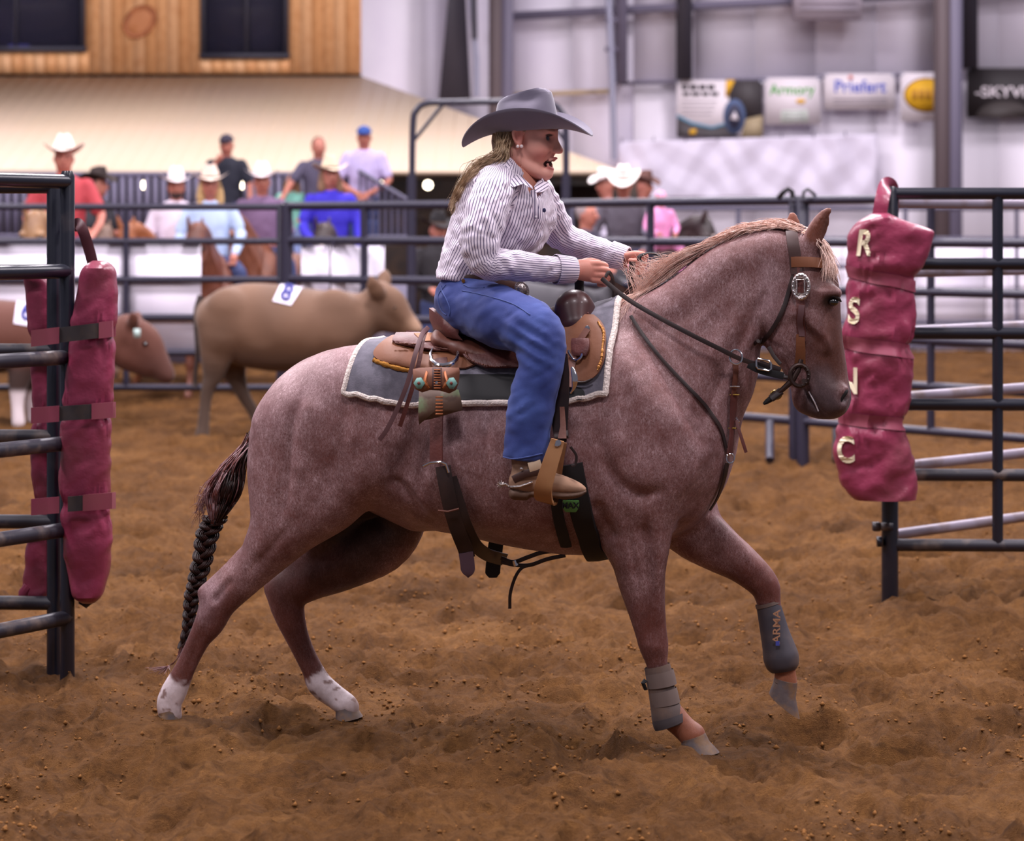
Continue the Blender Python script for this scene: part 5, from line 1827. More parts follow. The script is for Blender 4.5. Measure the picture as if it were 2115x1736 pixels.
M_stitch = mk('pale_denim_seam', lin(66, 82, 140), .8)
for nm, pts, rr in (('side_seam', [(955, 600), (1010, 612), (1060, 628), (1095, 650)], .0016), ('pocket_stitch', [(912, 590), (914, 602), (924, 622), (930, 640), (928, 652)], .0018), ('pocket_stitch', [(921, 588), (905, 612), (912, 640), (922, 650)], .0016),
                    ('hem_stitch', [(1040, 943), (1062, 947), (1090, 943), (1120, 936)], .0022), ('front_pocket_seam', [(958, 588), (972, 594), (1000, 594)], .0018)):
    pp = [cast(JB, a, b, .001)[0] for a, b in catmull(pts, 5)]
    pp = [p for p in pp if p is not None]
    if len(pp) > 2:
        m = MB(); m.tube(pp, rr, 6); m.build(nm, M_stitch, jeans)
m = MB(); m.lathe(Rp(957, 580, -.165), [(.001, 0), (.006, 0), (.006, .003), (.001, .004)], 10, (0, -1, 0)); m.build('rivet', mk('brass', lin(170, 120, 70), .3, metal=.9), jeans)
# belt and buckle
M_belt = mk('belt_leather', lin(70, 42, 34), .5)
m = MB(); bl = [(918, 574, -.06), (950, 577, -.14), (990, 578, -.155), (1024, 580, -.125), (1050, 586, -.09), (1072, 592, -.05)]
m.tube(catmull([tuple(Rp(*p)) for p in bl], 5), .016, 8, flat=(.2, 1), up=(0, 0, 1)); belt = m.build('belt', M_belt, rider)
M_silver = mk('tooled_silver', lin(190, 180, 176), .25, metal=.95, bump=(260, .6, .003))
m = MB(); m.lathe(Rp(1077, 598, -.11), [(.002, .0), (.026, 0), (.028, .003), (.026, .006), (.019, .005), (.014, .009), (.002, .010)], 28, (.5, -.86, .1), .85, 1.05); m.build('belt_buckle', M_silver, belt)

# ---- boot, spur
M_boot = mk('tan_suede', lin(150, 116, 92), .85, var=(14, lin(120, 90, 72), .45, .7), bump=(120, .2, .002))
M_sole = mk('boot_sole', lin(92, 66, 50), .7)
M_brown = mk('dark_brown_leather', lin(66, 40, 34), .5)
for s_ in (-1, 1):
    W = .41 * s_
    sd = SDF(tuple(Rp(1030, 1050, W) - Vector((.0, .09, .0))), tuple(Rp(1220, 920, W) + Vector((.0, .09, .02))), .0035)
    rchain(sd, [(1088, 925, W, 34, .045), (1088, 960, W, 31, .042), (1086, 985, W, 28, .038)], .02)
    rchain(sd, [(1072, 996, W, 21, .034), (1100, 996, W, 26, .036), (1135, 998, W, 24, .042), (1165, 1003, W, 20, .042), (1190, 1008, W, 14, .034), (1204, 1010, W, 7, .02)], .02)
    pos, q = sd.mesh(2)
    boot = link('boot', mesh_np('boot', pos, q), M_boot, rider, label='tan suede boot')
    sd = SDF(tuple(Rp(1030, 1060, W) - Vector((.0, .09, .0))), tuple(Rp(1225, 990, W) + Vector((.0, .09, .02))), .0035)
    rchain(sd, [(1095, 1017, W, 9, .034), (1130, 1018, W, 9, .044), (1165, 1021, W, 9, .046), (1192, 1019, W, 8, .036), (1208, 1014, W, 4, .02)], .004)
    rchain(sd, [(1064, 1018, W, 14, .036), (1084, 1020, W, 13, .036)], .004, sub=1)
    pos, q = sd.mesh(1)
    link('sole', mesh_np('sole', pos, q), M_sole, boot)
    m = MB(); m.tube([Rp(1060, 990, W - .035 * 1), Rp(1085, 978, W - .047), Rp(1120, 972, W - .045), Rp(1140, 968, W - .03)], .012, 8, flat=(1, .25), up=(0, -1, 0)); spur = m.build('spur_strap', M_brown, boot)
    m = MB(); m.tube([Rp(1100, 995, W - .046), Rp(1075, 1004, W - .044), Rp(1056, 1005, W - .03), Rp(1050, 1005, W), Rp(1056, 1005, W + .03), Rp(1080, 1003, W + .044)], .004, 8); m.tube([Rp(1052, 1004, W), Rp(1044, 999, W), Rp(1037, 1000, W)], .0045, 8); spr = m.build('spur', M_silver, boot)
    m = MB()
    for k in range(10):
        a = 2 * math.pi * k / 10; c = Rp(1034, 1000, W)
        m.tube([c, c + Vector((math.cos(a) * .012, 0, math.sin(a) * .012))], [.003, .001], 6)
    m.build('rowel', M_silver, boot)
    m = MB(); m.lathe(Rp(1077, 968, W - .048), [(.001, 0), (.006, 0), (.005, .003), (.001, .004)], 10, (0, -1, 0)); m.build('concho', M_silver, boot)
    if s_ < 0:
        m = MB(); m.tube([Rp(1092, 965, W - .05), Rp(1118, 958, W - .046)], .014, 8, flat=(1, .15), up=(0, -1, 0)); m.build('boot_patch', mk('cream_leather', lin(216, 190, 160), .6), boot)

# ---- head and neck, sculpted in its own frame then turned
HEAD_O = Rp(1090, 287, 0)
HEAD_R = Matrix.Rotation(math.radians(-17), 3, 'Z') @ Matrix.Rotation(math.radians(1), 3, 'Y')


def HL(x, y, z):
    return HEAD_O + HEAD_R @ Vector((x, y, z))


sd = SDF((-.14, -.11, -.24), (.14, .11, .15), .0022)
sd.ell((-.018, 0, .042), (.094, .074, .084), k=.02)
sd.ell((.028, 0, -.015), (.060, .060, .088), k=.03)
for s_ in (-1, 1):
    sd.tube([(-.022, .050 * s_, -.045), (.0, .047 * s_, -.085), (.045, .030 * s_, -.113), (.066, .010 * s_, -.122)], [.018, .018, .018, .016], k=.03)
    sd.ell((.050, .036 * s_, -.030), (.030, .026, .030), k=.03)
    sd.tube([(.060, .050 * s_, .020), (.078, .034 * s_, .026), (.084, .014 * s_, .020)], [.008, .009, .008], k=.02)
    sd.ell((.085, .031 * s_, .003), (.016, .017, .0105), k=.012, op='sub')
    sd.tube([(.056, .044 * s_, .004), (.073, .034 * s_, .0135), (.078, .019 * s_, .006)], [.004, .0045, .004], k=.006)
    sd.tube([(.056, .044 * s_, -.001), (.072, .034 * s_, -.0095), (.076, .019 * s_, -.002)], [.004, .004, .004], k=.006)
    sd.ell((.097, .0115 * s_, -.038), (.012, .0075, .0085), k=.008)
    sd.ell((.101, .008 * s_, -.047), (.006, .0035, .004), k=.003, op='sub')
    # ear
    sd.tube([(-.010, .076 * s_, -.028), (-.004, .080 * s_, -.022), (-.018, .084 * s_, .0), (-.020, .085 * s_, .022), (-.004, .081 * s_, .032), (.006, .076 * s_, .018)], [.006, .006, .0055, .0055, .0055, .004], k=.008)
    sd.ell((-.006, .078 * s_, .002), (.015, .006, .026), k=.008)
    sd.ell((-.004, .086 * s_, .006), (.008, .006, .016), k=.006, op='sub')
sd.tube([(.082, 0, .016), (.091, 0, -.008), (.1025, 0, -.030), (.1015, 0, -.036)], [.0085, .0092, .0105, .0098], k=.016)
sd.tube([(.080, -.026, -.074), (.089, -.013, -.0655), (.094, 0, -.064), (.089, .013, -.0655), (.080, .026, -.074)], [.0035, .0048, .005, .0048, .0035], k=.012)
sd.tube([(.076, -.024, -.082), (.083, -.012, -.0985), (.087, 0, -.101), (.083, .012, -.0985), (.076, .024, -.082)], [.0035, .0052, .0056, .0052, .0035], k=.012)
sd.ell((.072, 0, -.122), (.019, .021, .017), k=.02)
sd.ell((.080, 0, -.083), (.030, .0185, .0145), k=.005, op='sub')
for s_ in (-1, 1):
    sd.tube([(.080, .028 * s_, -.040), (.074, .036 * s_, -.062), (.064, .036 * s_, -.09)], [.0022, .003, .002], k=.012, op='sub')
sd.tube([(-.035, 0, -.05), (-.045, 0, -.11), (-.055, 0, -.20)], [.056, .054, .060], k=.03)
sd.tube([(.02, 0, -.10), (-.01, 0, -.15), (-.02, 0, -.20)], [.030, .036, .04], k=.03)
pos, q = sd.mesh(2)
pos_src = pos.copy()
sk = np.tile(np.array(lin(226, 164, 148)), (len(pos), 1))
def skz(c, r, col, st=1.0, soft=.8):
    global sk
    d = np.linalg.norm((pos - np.array(c)) / np.array(r), axis=1)
    m_ = (1 - sstep(1 - soft, 1, d)) * st
    sk = sk * (1 - m_[:, None]) + np.array(lin(*col)) * m_[:, None]
for s_ in (-1, 1):
    skz((.06, .045 * s_, -.045), (.05, .04, .05), (214, 132, 118), .6)
    skz((.078, .031 * s_, .002), (.03, .028, .018), (150, 98, 92), .7)
    skz((.076, .032 * s_, .0115), (.022, .022, .0052), (40, 28, 30), .95, .4)
    skz((.083, .030 * s_, .027), (.03, .026, .006), (126, 84, 66), .7, .5)
    skz((-.005, .082 * s_, .0), (.03, .02, .04), (206, 112, 100), .7)
skz((.098, 0, -.064), (.028, .03, .009), (190, 92, 92), .85, .5)
skz((.084, 0, -.100), (.028, .03, .010), (190, 92, 92), .85, .5)
skz((.070, 0, -.082), (.022, .026, .0145), (54, 18, 18), 1.0, .25)
skz((.112, 0, -.035), (.02, .02, .015), (204, 110, 96), .5)
skz((-.08, 0, .05), (.10, .10, .09), (120, 92, 66), 1.0, .3)
def face_fit(p):
    p = np.array(p, dtype=float).reshape(-1, 3)
    z = p[:, 2].copy()
    p[:, 2] = np.where(z < -.03, -.03 + (z + .03) * .87, z)
    p[:, 0] -= np.where((z < -.055) & (p[:, 0] > 0), (-.055 - z) * .16, 0)
    return p


def HF(x, y, z):
    return HL(*face_fit((x, y, z))[0])


hw = np.array([tuple(HL(*p)) for p in face_fit(pos)])
body_v, body_q, body_c = [hw], [q], [sk]
nb = len(hw)
# eyes
M_sclera = mk('eye_white', lin(178, 164, 166), .3)
M_iris = mk('eye_iris', lin(36, 38, 48), .15, coat=.4)
M_teeth = mk('teeth', lin(150, 136, 132), .5)
# hands: palm with four curled fingers and a thumb


def hand_mesh(elems, lo, hi, h=.0022):
    sd = SDF(lo, hi, h)
    for rows, k in elems:
        rchain(sd, rows, k, sub=4)
    return sd.mesh(2)


ELN = [([(1150, 556, -.175, 20, 0), (1186, 557, -.148, 20, .020), (1200, 557, -.135, 22, .019), (1218, 559, -.122, 23, .017), (1232, 561, -.114, 20, .015)], .008)]
# knuckle rows from the index finger (top) to the little finger (bottom)
for i, (ky, dx, r_) in enumerate(((545, 0, 7.2), (556, 5, 7.4), (568, 6, 7.0), (579, 2, 6.2))):
    ELN.append(([(1222 + dx, 545 + (ky - 545) * .95, -.128, r_ + .5, 0), (1238 + dx, ky, -.120, r_ + .3, 0), (1250 + dx, ky + 4, -.098, r_, 0), (1246 + dx, ky + 8, -.072, r_ - .4, 0), (1232 + dx, ky + 8, -.066, r_ - 1, 0)], .003))
ELN.append(([(1196, 548, -.110, 11, 0), (1214, 542, -.090, 10, 0), (1232, 543, -.082, 8.5, 0), (1246, 549, -.084, 7, 0)], .006))
pn, qn = hand_mesh(ELN, tuple(Rp(1140, 605, -.21)), tuple(Rp(1275, 520, -.02)))
ELF = [([(1270, 528, .155, 19, 0), (1294, 535, .142, 18, .020), (1308, 538, .13, 19, .019), (1320, 541, .12, 17, .017)], .008)]
for i, (ky, r_) in enumerate(((536, 6.6), (545, 6.8), (553, 6.4), (560, 5.6))):
    ELF.append(([(1314, ky - 2, .125, r_ + .6, 0), (1327 - i, ky + 1, .105, r_, 0), (1325 - 2 * i, ky + 3, .082, r_ - .3, 0), (1310 - i, ky + 3, .072, r_ - .8, 0), (1302 - i, ky + 2, .076, r_ - 1.2, 0)], .003))
ELF.append(([(1298, 529, .11, 10, 0), (1312, 526, .088, 9, 0), (1326, 526, .082, 7.5, 0), (1334, 529, .085, 6, 0)], .006))
pf, qf = hand_mesh(ELF, tuple(Rp(1260, 580, .04)), tuple(Rp(1350, 500, .20)))
for pp, qq in ((pn, qn), (pf, qf)):
    body_v.append(pp); body_q.append(qq + nb); nb += len(pp)
    cc = np.tile(np.array(lin(206, 140, 122)), (len(pp), 1))
    n_ = vnoise3(pp[:, 0] * 60, pp[:, 1] * 60, pp[:, 2] * 60, 8)
    cc = cc * (1 - .35 * n_[:, None]) + np.array(lin(206, 120, 106)) * (.35 * n_[:, None])
    body_c.append(cc)
# the rest of the figure under the clothes
sd = SDF((-.30, 7.52, .84), (.42, 8.46, 1.82), .012)
rchain(sd, [(a, b, w, r * .8, l * .82) for a, b, w, r, l in TORSO], .02, u=RU)
rchain(sd, [(968, 592, 0, 44, .13), (966, 640, 0, 46, .13)], .03)
rchain(sd, [(1062, 360, 0, 32, 0), (1072, 340, 0, 32, 0)], .02)
for ch in (SL_N, SL_F): rchain(sd, [(a, b, w, r * .72, 0) for a, b, w, r, l in ch], .02)
for s_ in (1, -1): rchain(sd, [(a, b, w * s_, r * .78, l * .8) for a, b, w, r, l in LEGN[:-1]], .03)
pu, qu = sd.mesh(1)
body_v.append(pu); body_q.append(qu + nb); body_c.append(np.tile(np.array(lin(200, 136, 116)), (len(pu), 1)))
body = link('body', mesh_np('body', np.vstack(body_v), np.vstack(body_q), True, np.vstack(body_c)), M_skin, rider)
for s_ in (-1, 1):
    m = MB(); m.ellipsoid(HL(.0655, .031 * s_, .0025), (.0125, .0125, .0125), 16, 12); eye = m.build('eye', M_sclera, body)
    fw = (HEAD_R @ Vector((.95, .12 * s_ - .15, 0))).normalized()
    m = MB(); m.lathe(HL(.0655, .031 * s_, .0025) + fw * .0108, [(.0001, .0026), (.004, .0024), (.0082, .0006), (.0084, -.001)], 16, fw); m.build('iris', M_iris, eye)
    for dz, dx in ((-.026, -.002), (-.0255, .010)):
        if s_ < 0:
            m = MB(); m.ellipsoid(HL(-.004 + dx, .086 * s_, dz), (.0055, .0055, .0055), 14, 10); m.build('pearl_earring', mk('pearl', lin(240, 224, 222), .2, coat=.6), rider)
m = MB(); m.tube([HF(.070, -.016, -.0735), HF(.080, -.008, -.0725), HF(.082, 0, -.072), HF(.080, .008, -.0725), HF(.070, .016, -.0735)], .0034, 8, flat=(1, .9)); m.build('teeth', M_teeth, body)
m = MB(); m.ellipsoid(HF(.060, 0, -.083), (.024, .0185, .0135), 16, 12); m.build('mouth_lining', mk('mouth_lining', lin(60, 20, 22), .6), body)
M_nail = mk('pink_nail', lin(226, 112, 170), .25, coat=.5)
for a, b, w in ((1299, 549, .066), (1300, 557, .068)):
    m = MB(); m.ellipsoid(Rp(a, b, w), (.0055, .003, .0045), 10, 8); m.build('fingernail', M_nail, body)

# ---- hair
M_hair = hair_mat('ash_blonde_hair', lin(204, 176, 142), lin(140, 110, 82), .4)
sd = SDF((-.14, -.10, -.16), (.09, .10, .09), .004)
sd.ell((-.046, 0, .010), (.062, .0775, .070), k=.02); sd.tube([(-.062, 0, -.02), (-.070, 0, -.07), (-.085, -.01, -.12)], [.048, .036, .022], [.06, .05, .04], k=.03)
sd.plane((-.028, 0, 0), (1, 0, .25), .01)
pos, q = sd.mesh(1)
pos = np.array([tuple(HL(*p)) for p in pos])
hair = link('hair', mesh_np('hair', pos, q), M_hair, rider, label='long ash-blonde hair')
st = []
for i in range(1150):
    yv = R_.uniform(-.078, .05)
    x0 = R_.uniform(-.085, -.030) if yv < -.05 else R_.uniform(-.10, -.06)
    p0 = HL(x0, yv - .002, R_.uniform(-.01, .035))
    f = R_.gauss(0, 1)
    p1 = Rp(1036 + f * 6, 318 + R_.gauss(0, 5), -.075 + R_.gauss(0, .02))
    p2 = Rp(1012 + f * 12, 338 + R_.gauss(0, 5), -.075 + R_.gauss(0, .025))
    p3 = Rp(975 + f * 6, 364 + R_.gauss(0, 4), -.06 + R_.gauss(0, .03))
    p4 = Rp(951 + f * 4, 396 + R_.gauss(0, 6), -.03 + R_.gauss(0, .03))
    p5 = Rp(937 + f * 4, 428 + R_.gauss(0, 10), -.01 + R_.gauss(0, .03))
    st.append((catmull([tuple(p) for p in (p0, p1, p2, p3, p4, p5)], 3), .0010, .0003))
hv, hf = hair_mesh(st, 3)
link('loose_strands', mesh_np('loose_strands', hv, hf), M_hair, hair)
st = []
for i in range(70):            # wisps at the temple
    p0 = HL(R_.uniform(.012, .045), -.074 + R_.uniform(-.003, .006), .048 + R_.uniform(-.01, .01))
    p1 = HL(R_.uniform(.012, .03), -.077, .034); p2 = HL(R_.uniform(.006, .016), -.078, R_.uniform(.018, .032))
    st.append((catmull([tuple(p) for p in (p0, p1, p2)], 4), .0013, .0004))
hv, hf = hair_mesh(st, 3)
link('temple_hair', mesh_np('temple_hair', hv, hf), M_hair, hair)

# ---- grey felt hat
HAT_O = HL(-.004, 0, .026)
HAT_R = Matrix.Rotation(math.radians(-14), 3, 'Z') @ Matrix.Rotation(math.radians(-3.5), 3, 'Y') @ Matrix.Rotation(math.radians(1), 3, 'X')


def hat_parts(O, Rm, parent, mat, mat_under, band_mat, a_in=.103, b_in=.083, a_out=.208, b_out=.172, crown=.118, roll=.064, dip=.036, fine=True):
    N_, M_ = (72, 12) if fine else (32, 6)
    tr = lambda x, y, z: O + Rm @ Vector((x, y, z))

    def brim_pt(t, s_, th):
        ct, sn = math.cos(t), math.sin(t)
        a = a_in + (a_out - a_in) * s_; b = b_in + (b_out - b_in) * s_ * (1 - .16 * s_ * sn * sn)
        z = roll * (abs(sn) ** 1.5) * s_ ** 1.35 - dip * (ct * ct) ** 1.2 * s_ ** 1.6 * (1.0 if ct < 0 else .85)
        return tr(a * ct, b * sn, z + th)
    top = [[brim_pt(2 * math.pi * k / N_, i / M_, .002) for k in range(N_)] for i in range(M_ + 1)]
    bot = [[brim_pt(2 * math.pi * k / N_, i / M_, -.002) for k in range(N_)] for i in range(M_, -1, -1)]
    m = MB(); m.loft(top + bot, cap=False)
    brim = m
    rings = []
    K = 16 if fine else 8
    for i in range(K + 1):
        f = i / K
        zz = crown * min(1, f * 1.25) if f < .8 else crown
        sc = 1.0 - .20 * min(1, f * 1.25) ** 1.6
        if f > .72: sc *= max(.0, 1 - ((f - .72) / .28) ** 2.2 * .999)
        ring = []
        for k in range(N_):
            t = 2 * math.pi * k / N_
            ct, sn = math.cos(t), math.sin(t)
            x, y = a_in * sc * ct, b_in * sc * sn
            h01 = min(1, f * 1.25)
            front = max(0, ct)
            z = zz + h01 * (.015 * ct + .002)
            if h01 > .85:                                     # centre crease with raised sides
                z -= .030 * math.exp(-(y / .024) ** 2) * min(1, (h01 - .85) / .15) * (.75 + .25 * (1 if ct < 0 else .8))
            # side dents towards the front
            dent = math.exp(-((x - .030) / .038) ** 2) * math.exp(-((h01 - .82) / .22) ** 2) * (abs(sn) ** 1.5)
            y -= math.copysign(.024 * dent, sn)
            dent2 = math.exp(-((x + .035) / .035) ** 2) * math.exp(-((h01 - .86) / .16) ** 2) * (abs(sn) ** 2)
            y -= math.copysign(.012 * dent2, sn)
            ring.append(tr(x, y, z))
        rings.append(ring)
    m = MB(); m.loft(rings)
    hat = m.build('hat', mat, parent, sharp=60)
    brim.build('brim', mat, hat, sharp=60)
    rb = []
    for z in (.003, .020):
        sc = 1.012 - .02 * z / .02 * .4
        rb.append([tr(a_in * sc * math.cos(2 * math.pi * k / N_), b_in * sc * math.sin(2 * math.pi * k / N_), z) for k in range(N_)])
    m = MB(); m.loft(rb, cap=False); m.build('hat_band', band_mat, hat)
    return hat


M_felt = mk('grey_felt', lin(112, 106, 122), .9, sheen=.35, bump=(240, .12, .001), var=(5, lin(98, 92, 108), .4, .7))
h_ = hat_parts(HAT_O, HAT_R, rider, M_felt, M_felt, mk('grey_hat_band', lin(120, 114, 130), .8))
h_['label'] = 'grey felt cowboy hat with rolled brim'
# ------------------------------------------------------------------ saddle and tack
M_lea = mk('saddle_leather', lin(108, 60, 44), .55, var=(9, lin(92, 48, 36), .4, .7), bump=(90, .25, .003))
M_lea_r = mk('oiled_red_leather', lin(98, 48, 42), .55, var=(12, lin(76, 36, 34), .4, .7), bump=(110, .4, .003))
M_lea_t = mk('russet_skirt_leather', lin(122, 72, 42), .6, var=(6, lin(118, 68, 40), .4, .75), bump=(70, .2, .003))
M_lea_d = mk('dark_strap_leather', lin(40, 26, 25), .5, var=(16, lin(56, 37, 33), .45, .7))
M_lea_p = mk('plum_thong_leather', lin(98, 66, 68), .6)
M_suede = mk('worn_suede', lin(166, 118, 88), .8)
M_felt_pad = mk('grey_wool_felt', lin(112, 108, 120), .95, sheen=.2, bump=(220, .3, .002), var=(30, lin(96, 93, 104), .4, .6))
M_fleece = mk('white_fleece', lin(222, 208, 200), .95, bump=(120, .9, .008))
M_black = mk('black_wear_leather', lin(17, 16, 19), .7)
M_chrome = mk('polished_silver', lin(214, 214, 222), .14, metal=1.0)
M_brass = mk('brass_fitting', lin(150, 122, 60), .3, metal=.9)
M_oak = mk('stirrup_leather', lin(172, 124, 82), .55, var=(8, lin(150, 98, 58), .45, .75))
HP0 = H(1000, 900, 0)


def mirror(p):
    return p - HU * (2 * (p - HP0).dot(HU))


def hs(px, py, off=0.0):
    """point lying off above the horse's coat that shows at the pixel (or as near to it as the back allows)"""
    y = py
    best = None
    for it in range(14):
        p, n = cast(HBVH, px, y, 0)
        if p is None:
            y += 4
            if it > 10 and best is None: continue
            continue
        q_ = p + n * off
        e = py - (HY - (q_.z - CH) * F / q_.y)
        if best is None or abs(e) < best[0]: best = (abs(e), q_, n)
        if abs(e) < .4: break
        y += e * .7
    if best is None: return None, None
    return best[1], best[2]


def body_n(p):
    loc, n, i, d = HBVH.find_nearest(p)
    return n


def ribbon(name, path, width, mat, parent, off=.006, thick=.004, taper=None, sub=6, free=False, far=False, width_dir=None):
    """strap along a pixel path lying on the horse (or through free points (px,py,w))"""
    P_, N_ = [], []
    if free:
        c = catmull([tuple(q) for q in path], sub)
        for a, b, w in c:
            p = H(a, b, w); P_.append(p); N_.append(Vector((0, -1, 0)) if width_dir is None else Vector(width_dir))
    else:
        for a, b in catmull(path, sub):
            p, n = hs(a, b, off)
            if p is None:
                if P_:
                    p = P_[-1] + (H(a, b, 0) - P_[-1]) * .0; n = N_[-1]
                continue
            P_.append(p); N_.append(n)
    if len(P_) < 2: return None
    if not free:
        for _ in range(2):
            P_ = [P_[0]] + [(P_[i - 1] + P_[i] * 2 + P_[i + 1]) / 4 for i in range(1, len(P_) - 1)] + [P_[-1]]
    rings = []
    for i in range(len(P_)):
        t = (P_[min(i + 1, len(P_) - 1)] - P_[max(i - 1, 0)]).normalized()
        s_ = t.cross(N_[i]).normalized()
        w_ = width / 2 * (taper(i / (len(P_) - 1)) if taper else 1)
        up = s_.cross(t).normalized()
        if up.dot(N_[i]) < 0: up = -up
        a, b = P_[i] - s_ * w_, P_[i] + s_ * w_
        rings.append([a, a + up * thick * .8, P_[i] + up * thick * 1.15, b + up * thick * .8, b, P_[i] - up * thick * .2])
    m = MB(); m.loft(rings)
    o = m.build(name, mat, parent, sharp=40)
    if far:
        m = MB(); m.loft([[mirror(p) for p in r][::-1] for r in rings]); m.build(name, mat, parent, sharp=40)
    return o


def span_patch(name, rows, mat, parent, off=.02, thick=.006, nx=22, step=4, far=True, bulge=0.0):
    """leather shape given as pixel rows (py, xl, xr), laid over the horse"""
    rows = np.array(rows, dtype=float)
    ys_ = np.arange(rows[0, 0], rows[-1, 0] + .1, step)
    xl = np.interp(ys_, rows[:, 0], rows[:, 1]); xr = np.interp(ys_, rows[:, 0], rows[:, 2])
    G = []
    for y, a, b in zip(ys_, xl, xr):
        rowp = []
        for i in range(nx):
            x = a + (b - a) * i / (nx - 1)
            p, n = hs(x, y, off)
            if p is not None: p = p - n * off
            rowp.append((p, n))
        if all(q[0] is None for q in rowp): continue
        # rows above the back's edge lean on the last good row
        G.append(rowp)
    # fill the gaps from below
    pts = [[None] * nx for _ in G]
    for i in range(nx):
        for j in range(len(G) - 1, -1, -1):
            p, n = G[j][i]
            if p is None:
                src = pts[j + 1][i] if j + 1 < len(G) and pts[j + 1][i] else None
                if src: pts[j][i] = (src[0] + Vector((0, .004, .004)), src[1])
            else: pts[j][i] = (p, n)
    for j in range(len(G)):
        for i in range(nx):
            if pts[j][i] is None:
                alt = [pts[j][k] for k in range(nx) if pts[j][k] is not None]
                pts[j][i] = alt[0] if alt else (H(xl[j], ys_[j], -.3), Vector((0, -1, 0)))
    nr = len(pts)
    for _ in range(4):                                   # ease out sampling jitter
        new = [[pts[j][i] for i in range(nx)] for j in range(nr)]
        for j in range(nr):
            for i in range(nx):
                nb_ = []
                if 0 < i < nx - 1: nb_ += [pts[j][i - 1], pts[j][i + 1]]
                if 0 < j < nr - 1: nb_ += [pts[j - 1][i], pts[j + 1][i]]
                if nb_:
                    a_ = sum((q[0] for q in nb_), Vector()) / len(nb_); b_ = sum((q[1] for q in nb_), Vector()) / len(nb_)
                    new[j][i] = (pts[j][i][0].lerp(a_, .5), pts[j][i][1].lerp(b_, .5).normalized())
        pts = new
    V, Fc = [], []
    for side in (1, 0):
        for j in range(nr):
            for i in range(nx):
                p, n = pts[j][i]
                e = math.sin(math.pi * min(1, max(0, (j + .5) / nr))) * math.sin(math.pi * (i + .5) / nx)
                V.append(p + n * (off + (thick * (.6 + .4 * min(1, e * 3)) + bulge * e if side else 0)))
    idx = lambda s_, j, i: (0 if s_ else nr * nx) + j * nx + i
    for j in range(nr - 1):
        for i in range(nx - 1):
            Fc.append((idx(1, j, i), idx(1, j + 1, i), idx(1, j + 1, i + 1), idx(1, j, i + 1)))
            Fc.append((idx(0, j, i), idx(0, j, i + 1), idx(0, j + 1, i + 1), idx(0, j + 1, i)))
    for j in range(nr - 1):
        Fc.append((idx(1, j, 0), idx(0, j, 0), idx(0, j + 1, 0), idx(1, j + 1, 0))); Fc.append((idx(1, j, nx - 1), idx(1, j + 1, nx - 1), idx(0, j + 1, nx - 1), idx(0, j, nx - 1)))
    for i in range(nx - 1):
        Fc.append((idx(1, 0, i), idx(1, 0, i + 1), idx(0, 0, i + 1), idx(0, 0, i))); Fc.append((idx(1, nr - 1, i), idx(0, nr - 1, i), idx(0, nr - 1, i + 1), idx(1, nr - 1, i + 1)))
    m = MB(); m.add(V, Fc)
    o = m.build(name, mat, parent, sharp=50)
    if far:
        m = MB(); m.add([mirror(p) for p in V], [q[::-1] for q in Fc]); m.build(name, mat, parent, sharp=50)
    return o


def edge_tube(name, path, rad, mat, parent, off, lump=0.0, far=True, sub=8):
    pts = []
    for a, b in catmull(path, sub):
        p, n = hs(a, b, off)
        if p is not None: pts.append(p)
    rr = [rad * (1 + lump * R_.uniform(-1, 1)) for _ in pts]
    m = MB(); m.tube(pts, rr, 10); m.build(name, mat, parent)
    if far:
        m = MB(); m.tube([mirror(p) for p in pts], rr, 10); m.build(name, mat, parent)


# ---- saddle pad draped over the back
pad = root('saddle_pad', tuple(H(1020, 700)), 'grey felt saddle pad with white fleece edging', 'saddle pad')


def back_point(px, ang):
    c = H(px, 900, 0)
    d = (Vector((0, 0, 1)) * math.cos(ang) - HU * math.sin(ang)).normalized()
    loc, n, i, dist = HBVH.ray_cast(c, d)
    if loc is None: return None, None
    if n.dot(d) < 0: n = -n
    return loc, n


def pix(p):
    return CX + p.x * F / p.y, HY - (p.z - CH) * F / p.y


botx = [751, 862, 1046, 1174, 1273]
boty = [810, 835, 836, 838, 812]
nu, nv = 40, 22
V, rim_near, rim_far = [], [], []
GR = []
for iu in range(nu):
    u_ = iu / (nu - 1)
    xt, xb = 790 + u_ * (1288 - 790), 751 + u_ * (1273 - 751)
    yb = np.interp(xb, botx, boty)
    best = None
    for ang in np.linspace(.5, 2.0, 61):
        p, n = back_point(xb, ang)
        if p is None: continue
        e = abs(pix(p)[1] - yb)
        if best is None or e < best[0]: best = (e, ang)
    ab = best[1]
    col_ = []
    for iv in range(-nv, nv + 1):
        f = abs(iv) / nv
        p, n = back_point(xt + (xb - xt) * f ** 1.3, math.copysign(ab * f, iv))
        col_.append((p, n))
    GR.append(col_)
NV = 2 * nv + 1
for side in (1, 0):
    for iu in range(nu):
        for iv in range(NV):
            p, n = GR[iu][iv]
            V.append(p + n * (.020 if side else .003))
Fc = []
ix = lambda s_, a, b: (0 if s_ else nu * NV) + a * NV + b
for a in range(nu - 1):
    for b in range(NV - 1):
        Fc.append((ix(1, a, b), ix(1, a + 1, b), ix(1, a + 1, b + 1), ix(1, a, b + 1))); Fc.append((ix(0, a, b), ix(0, a, b + 1), ix(0, a + 1, b + 1), ix(0, a + 1, b)))
    for b in (0, NV - 1): Fc.append((ix(1, a, b), ix(0, a, b), ix(0, a + 1, b), ix(1, a + 1, b)))
for b in range(NV - 1):
    for a in (0, nu - 1): Fc.append((ix(1, a, b), ix(1, a, b + 1), ix(0, a, b + 1), ix(0, a, b)))
m = MB(); m.add(V, Fc); m.build('felt', M_felt_pad, pad, sharp=50)
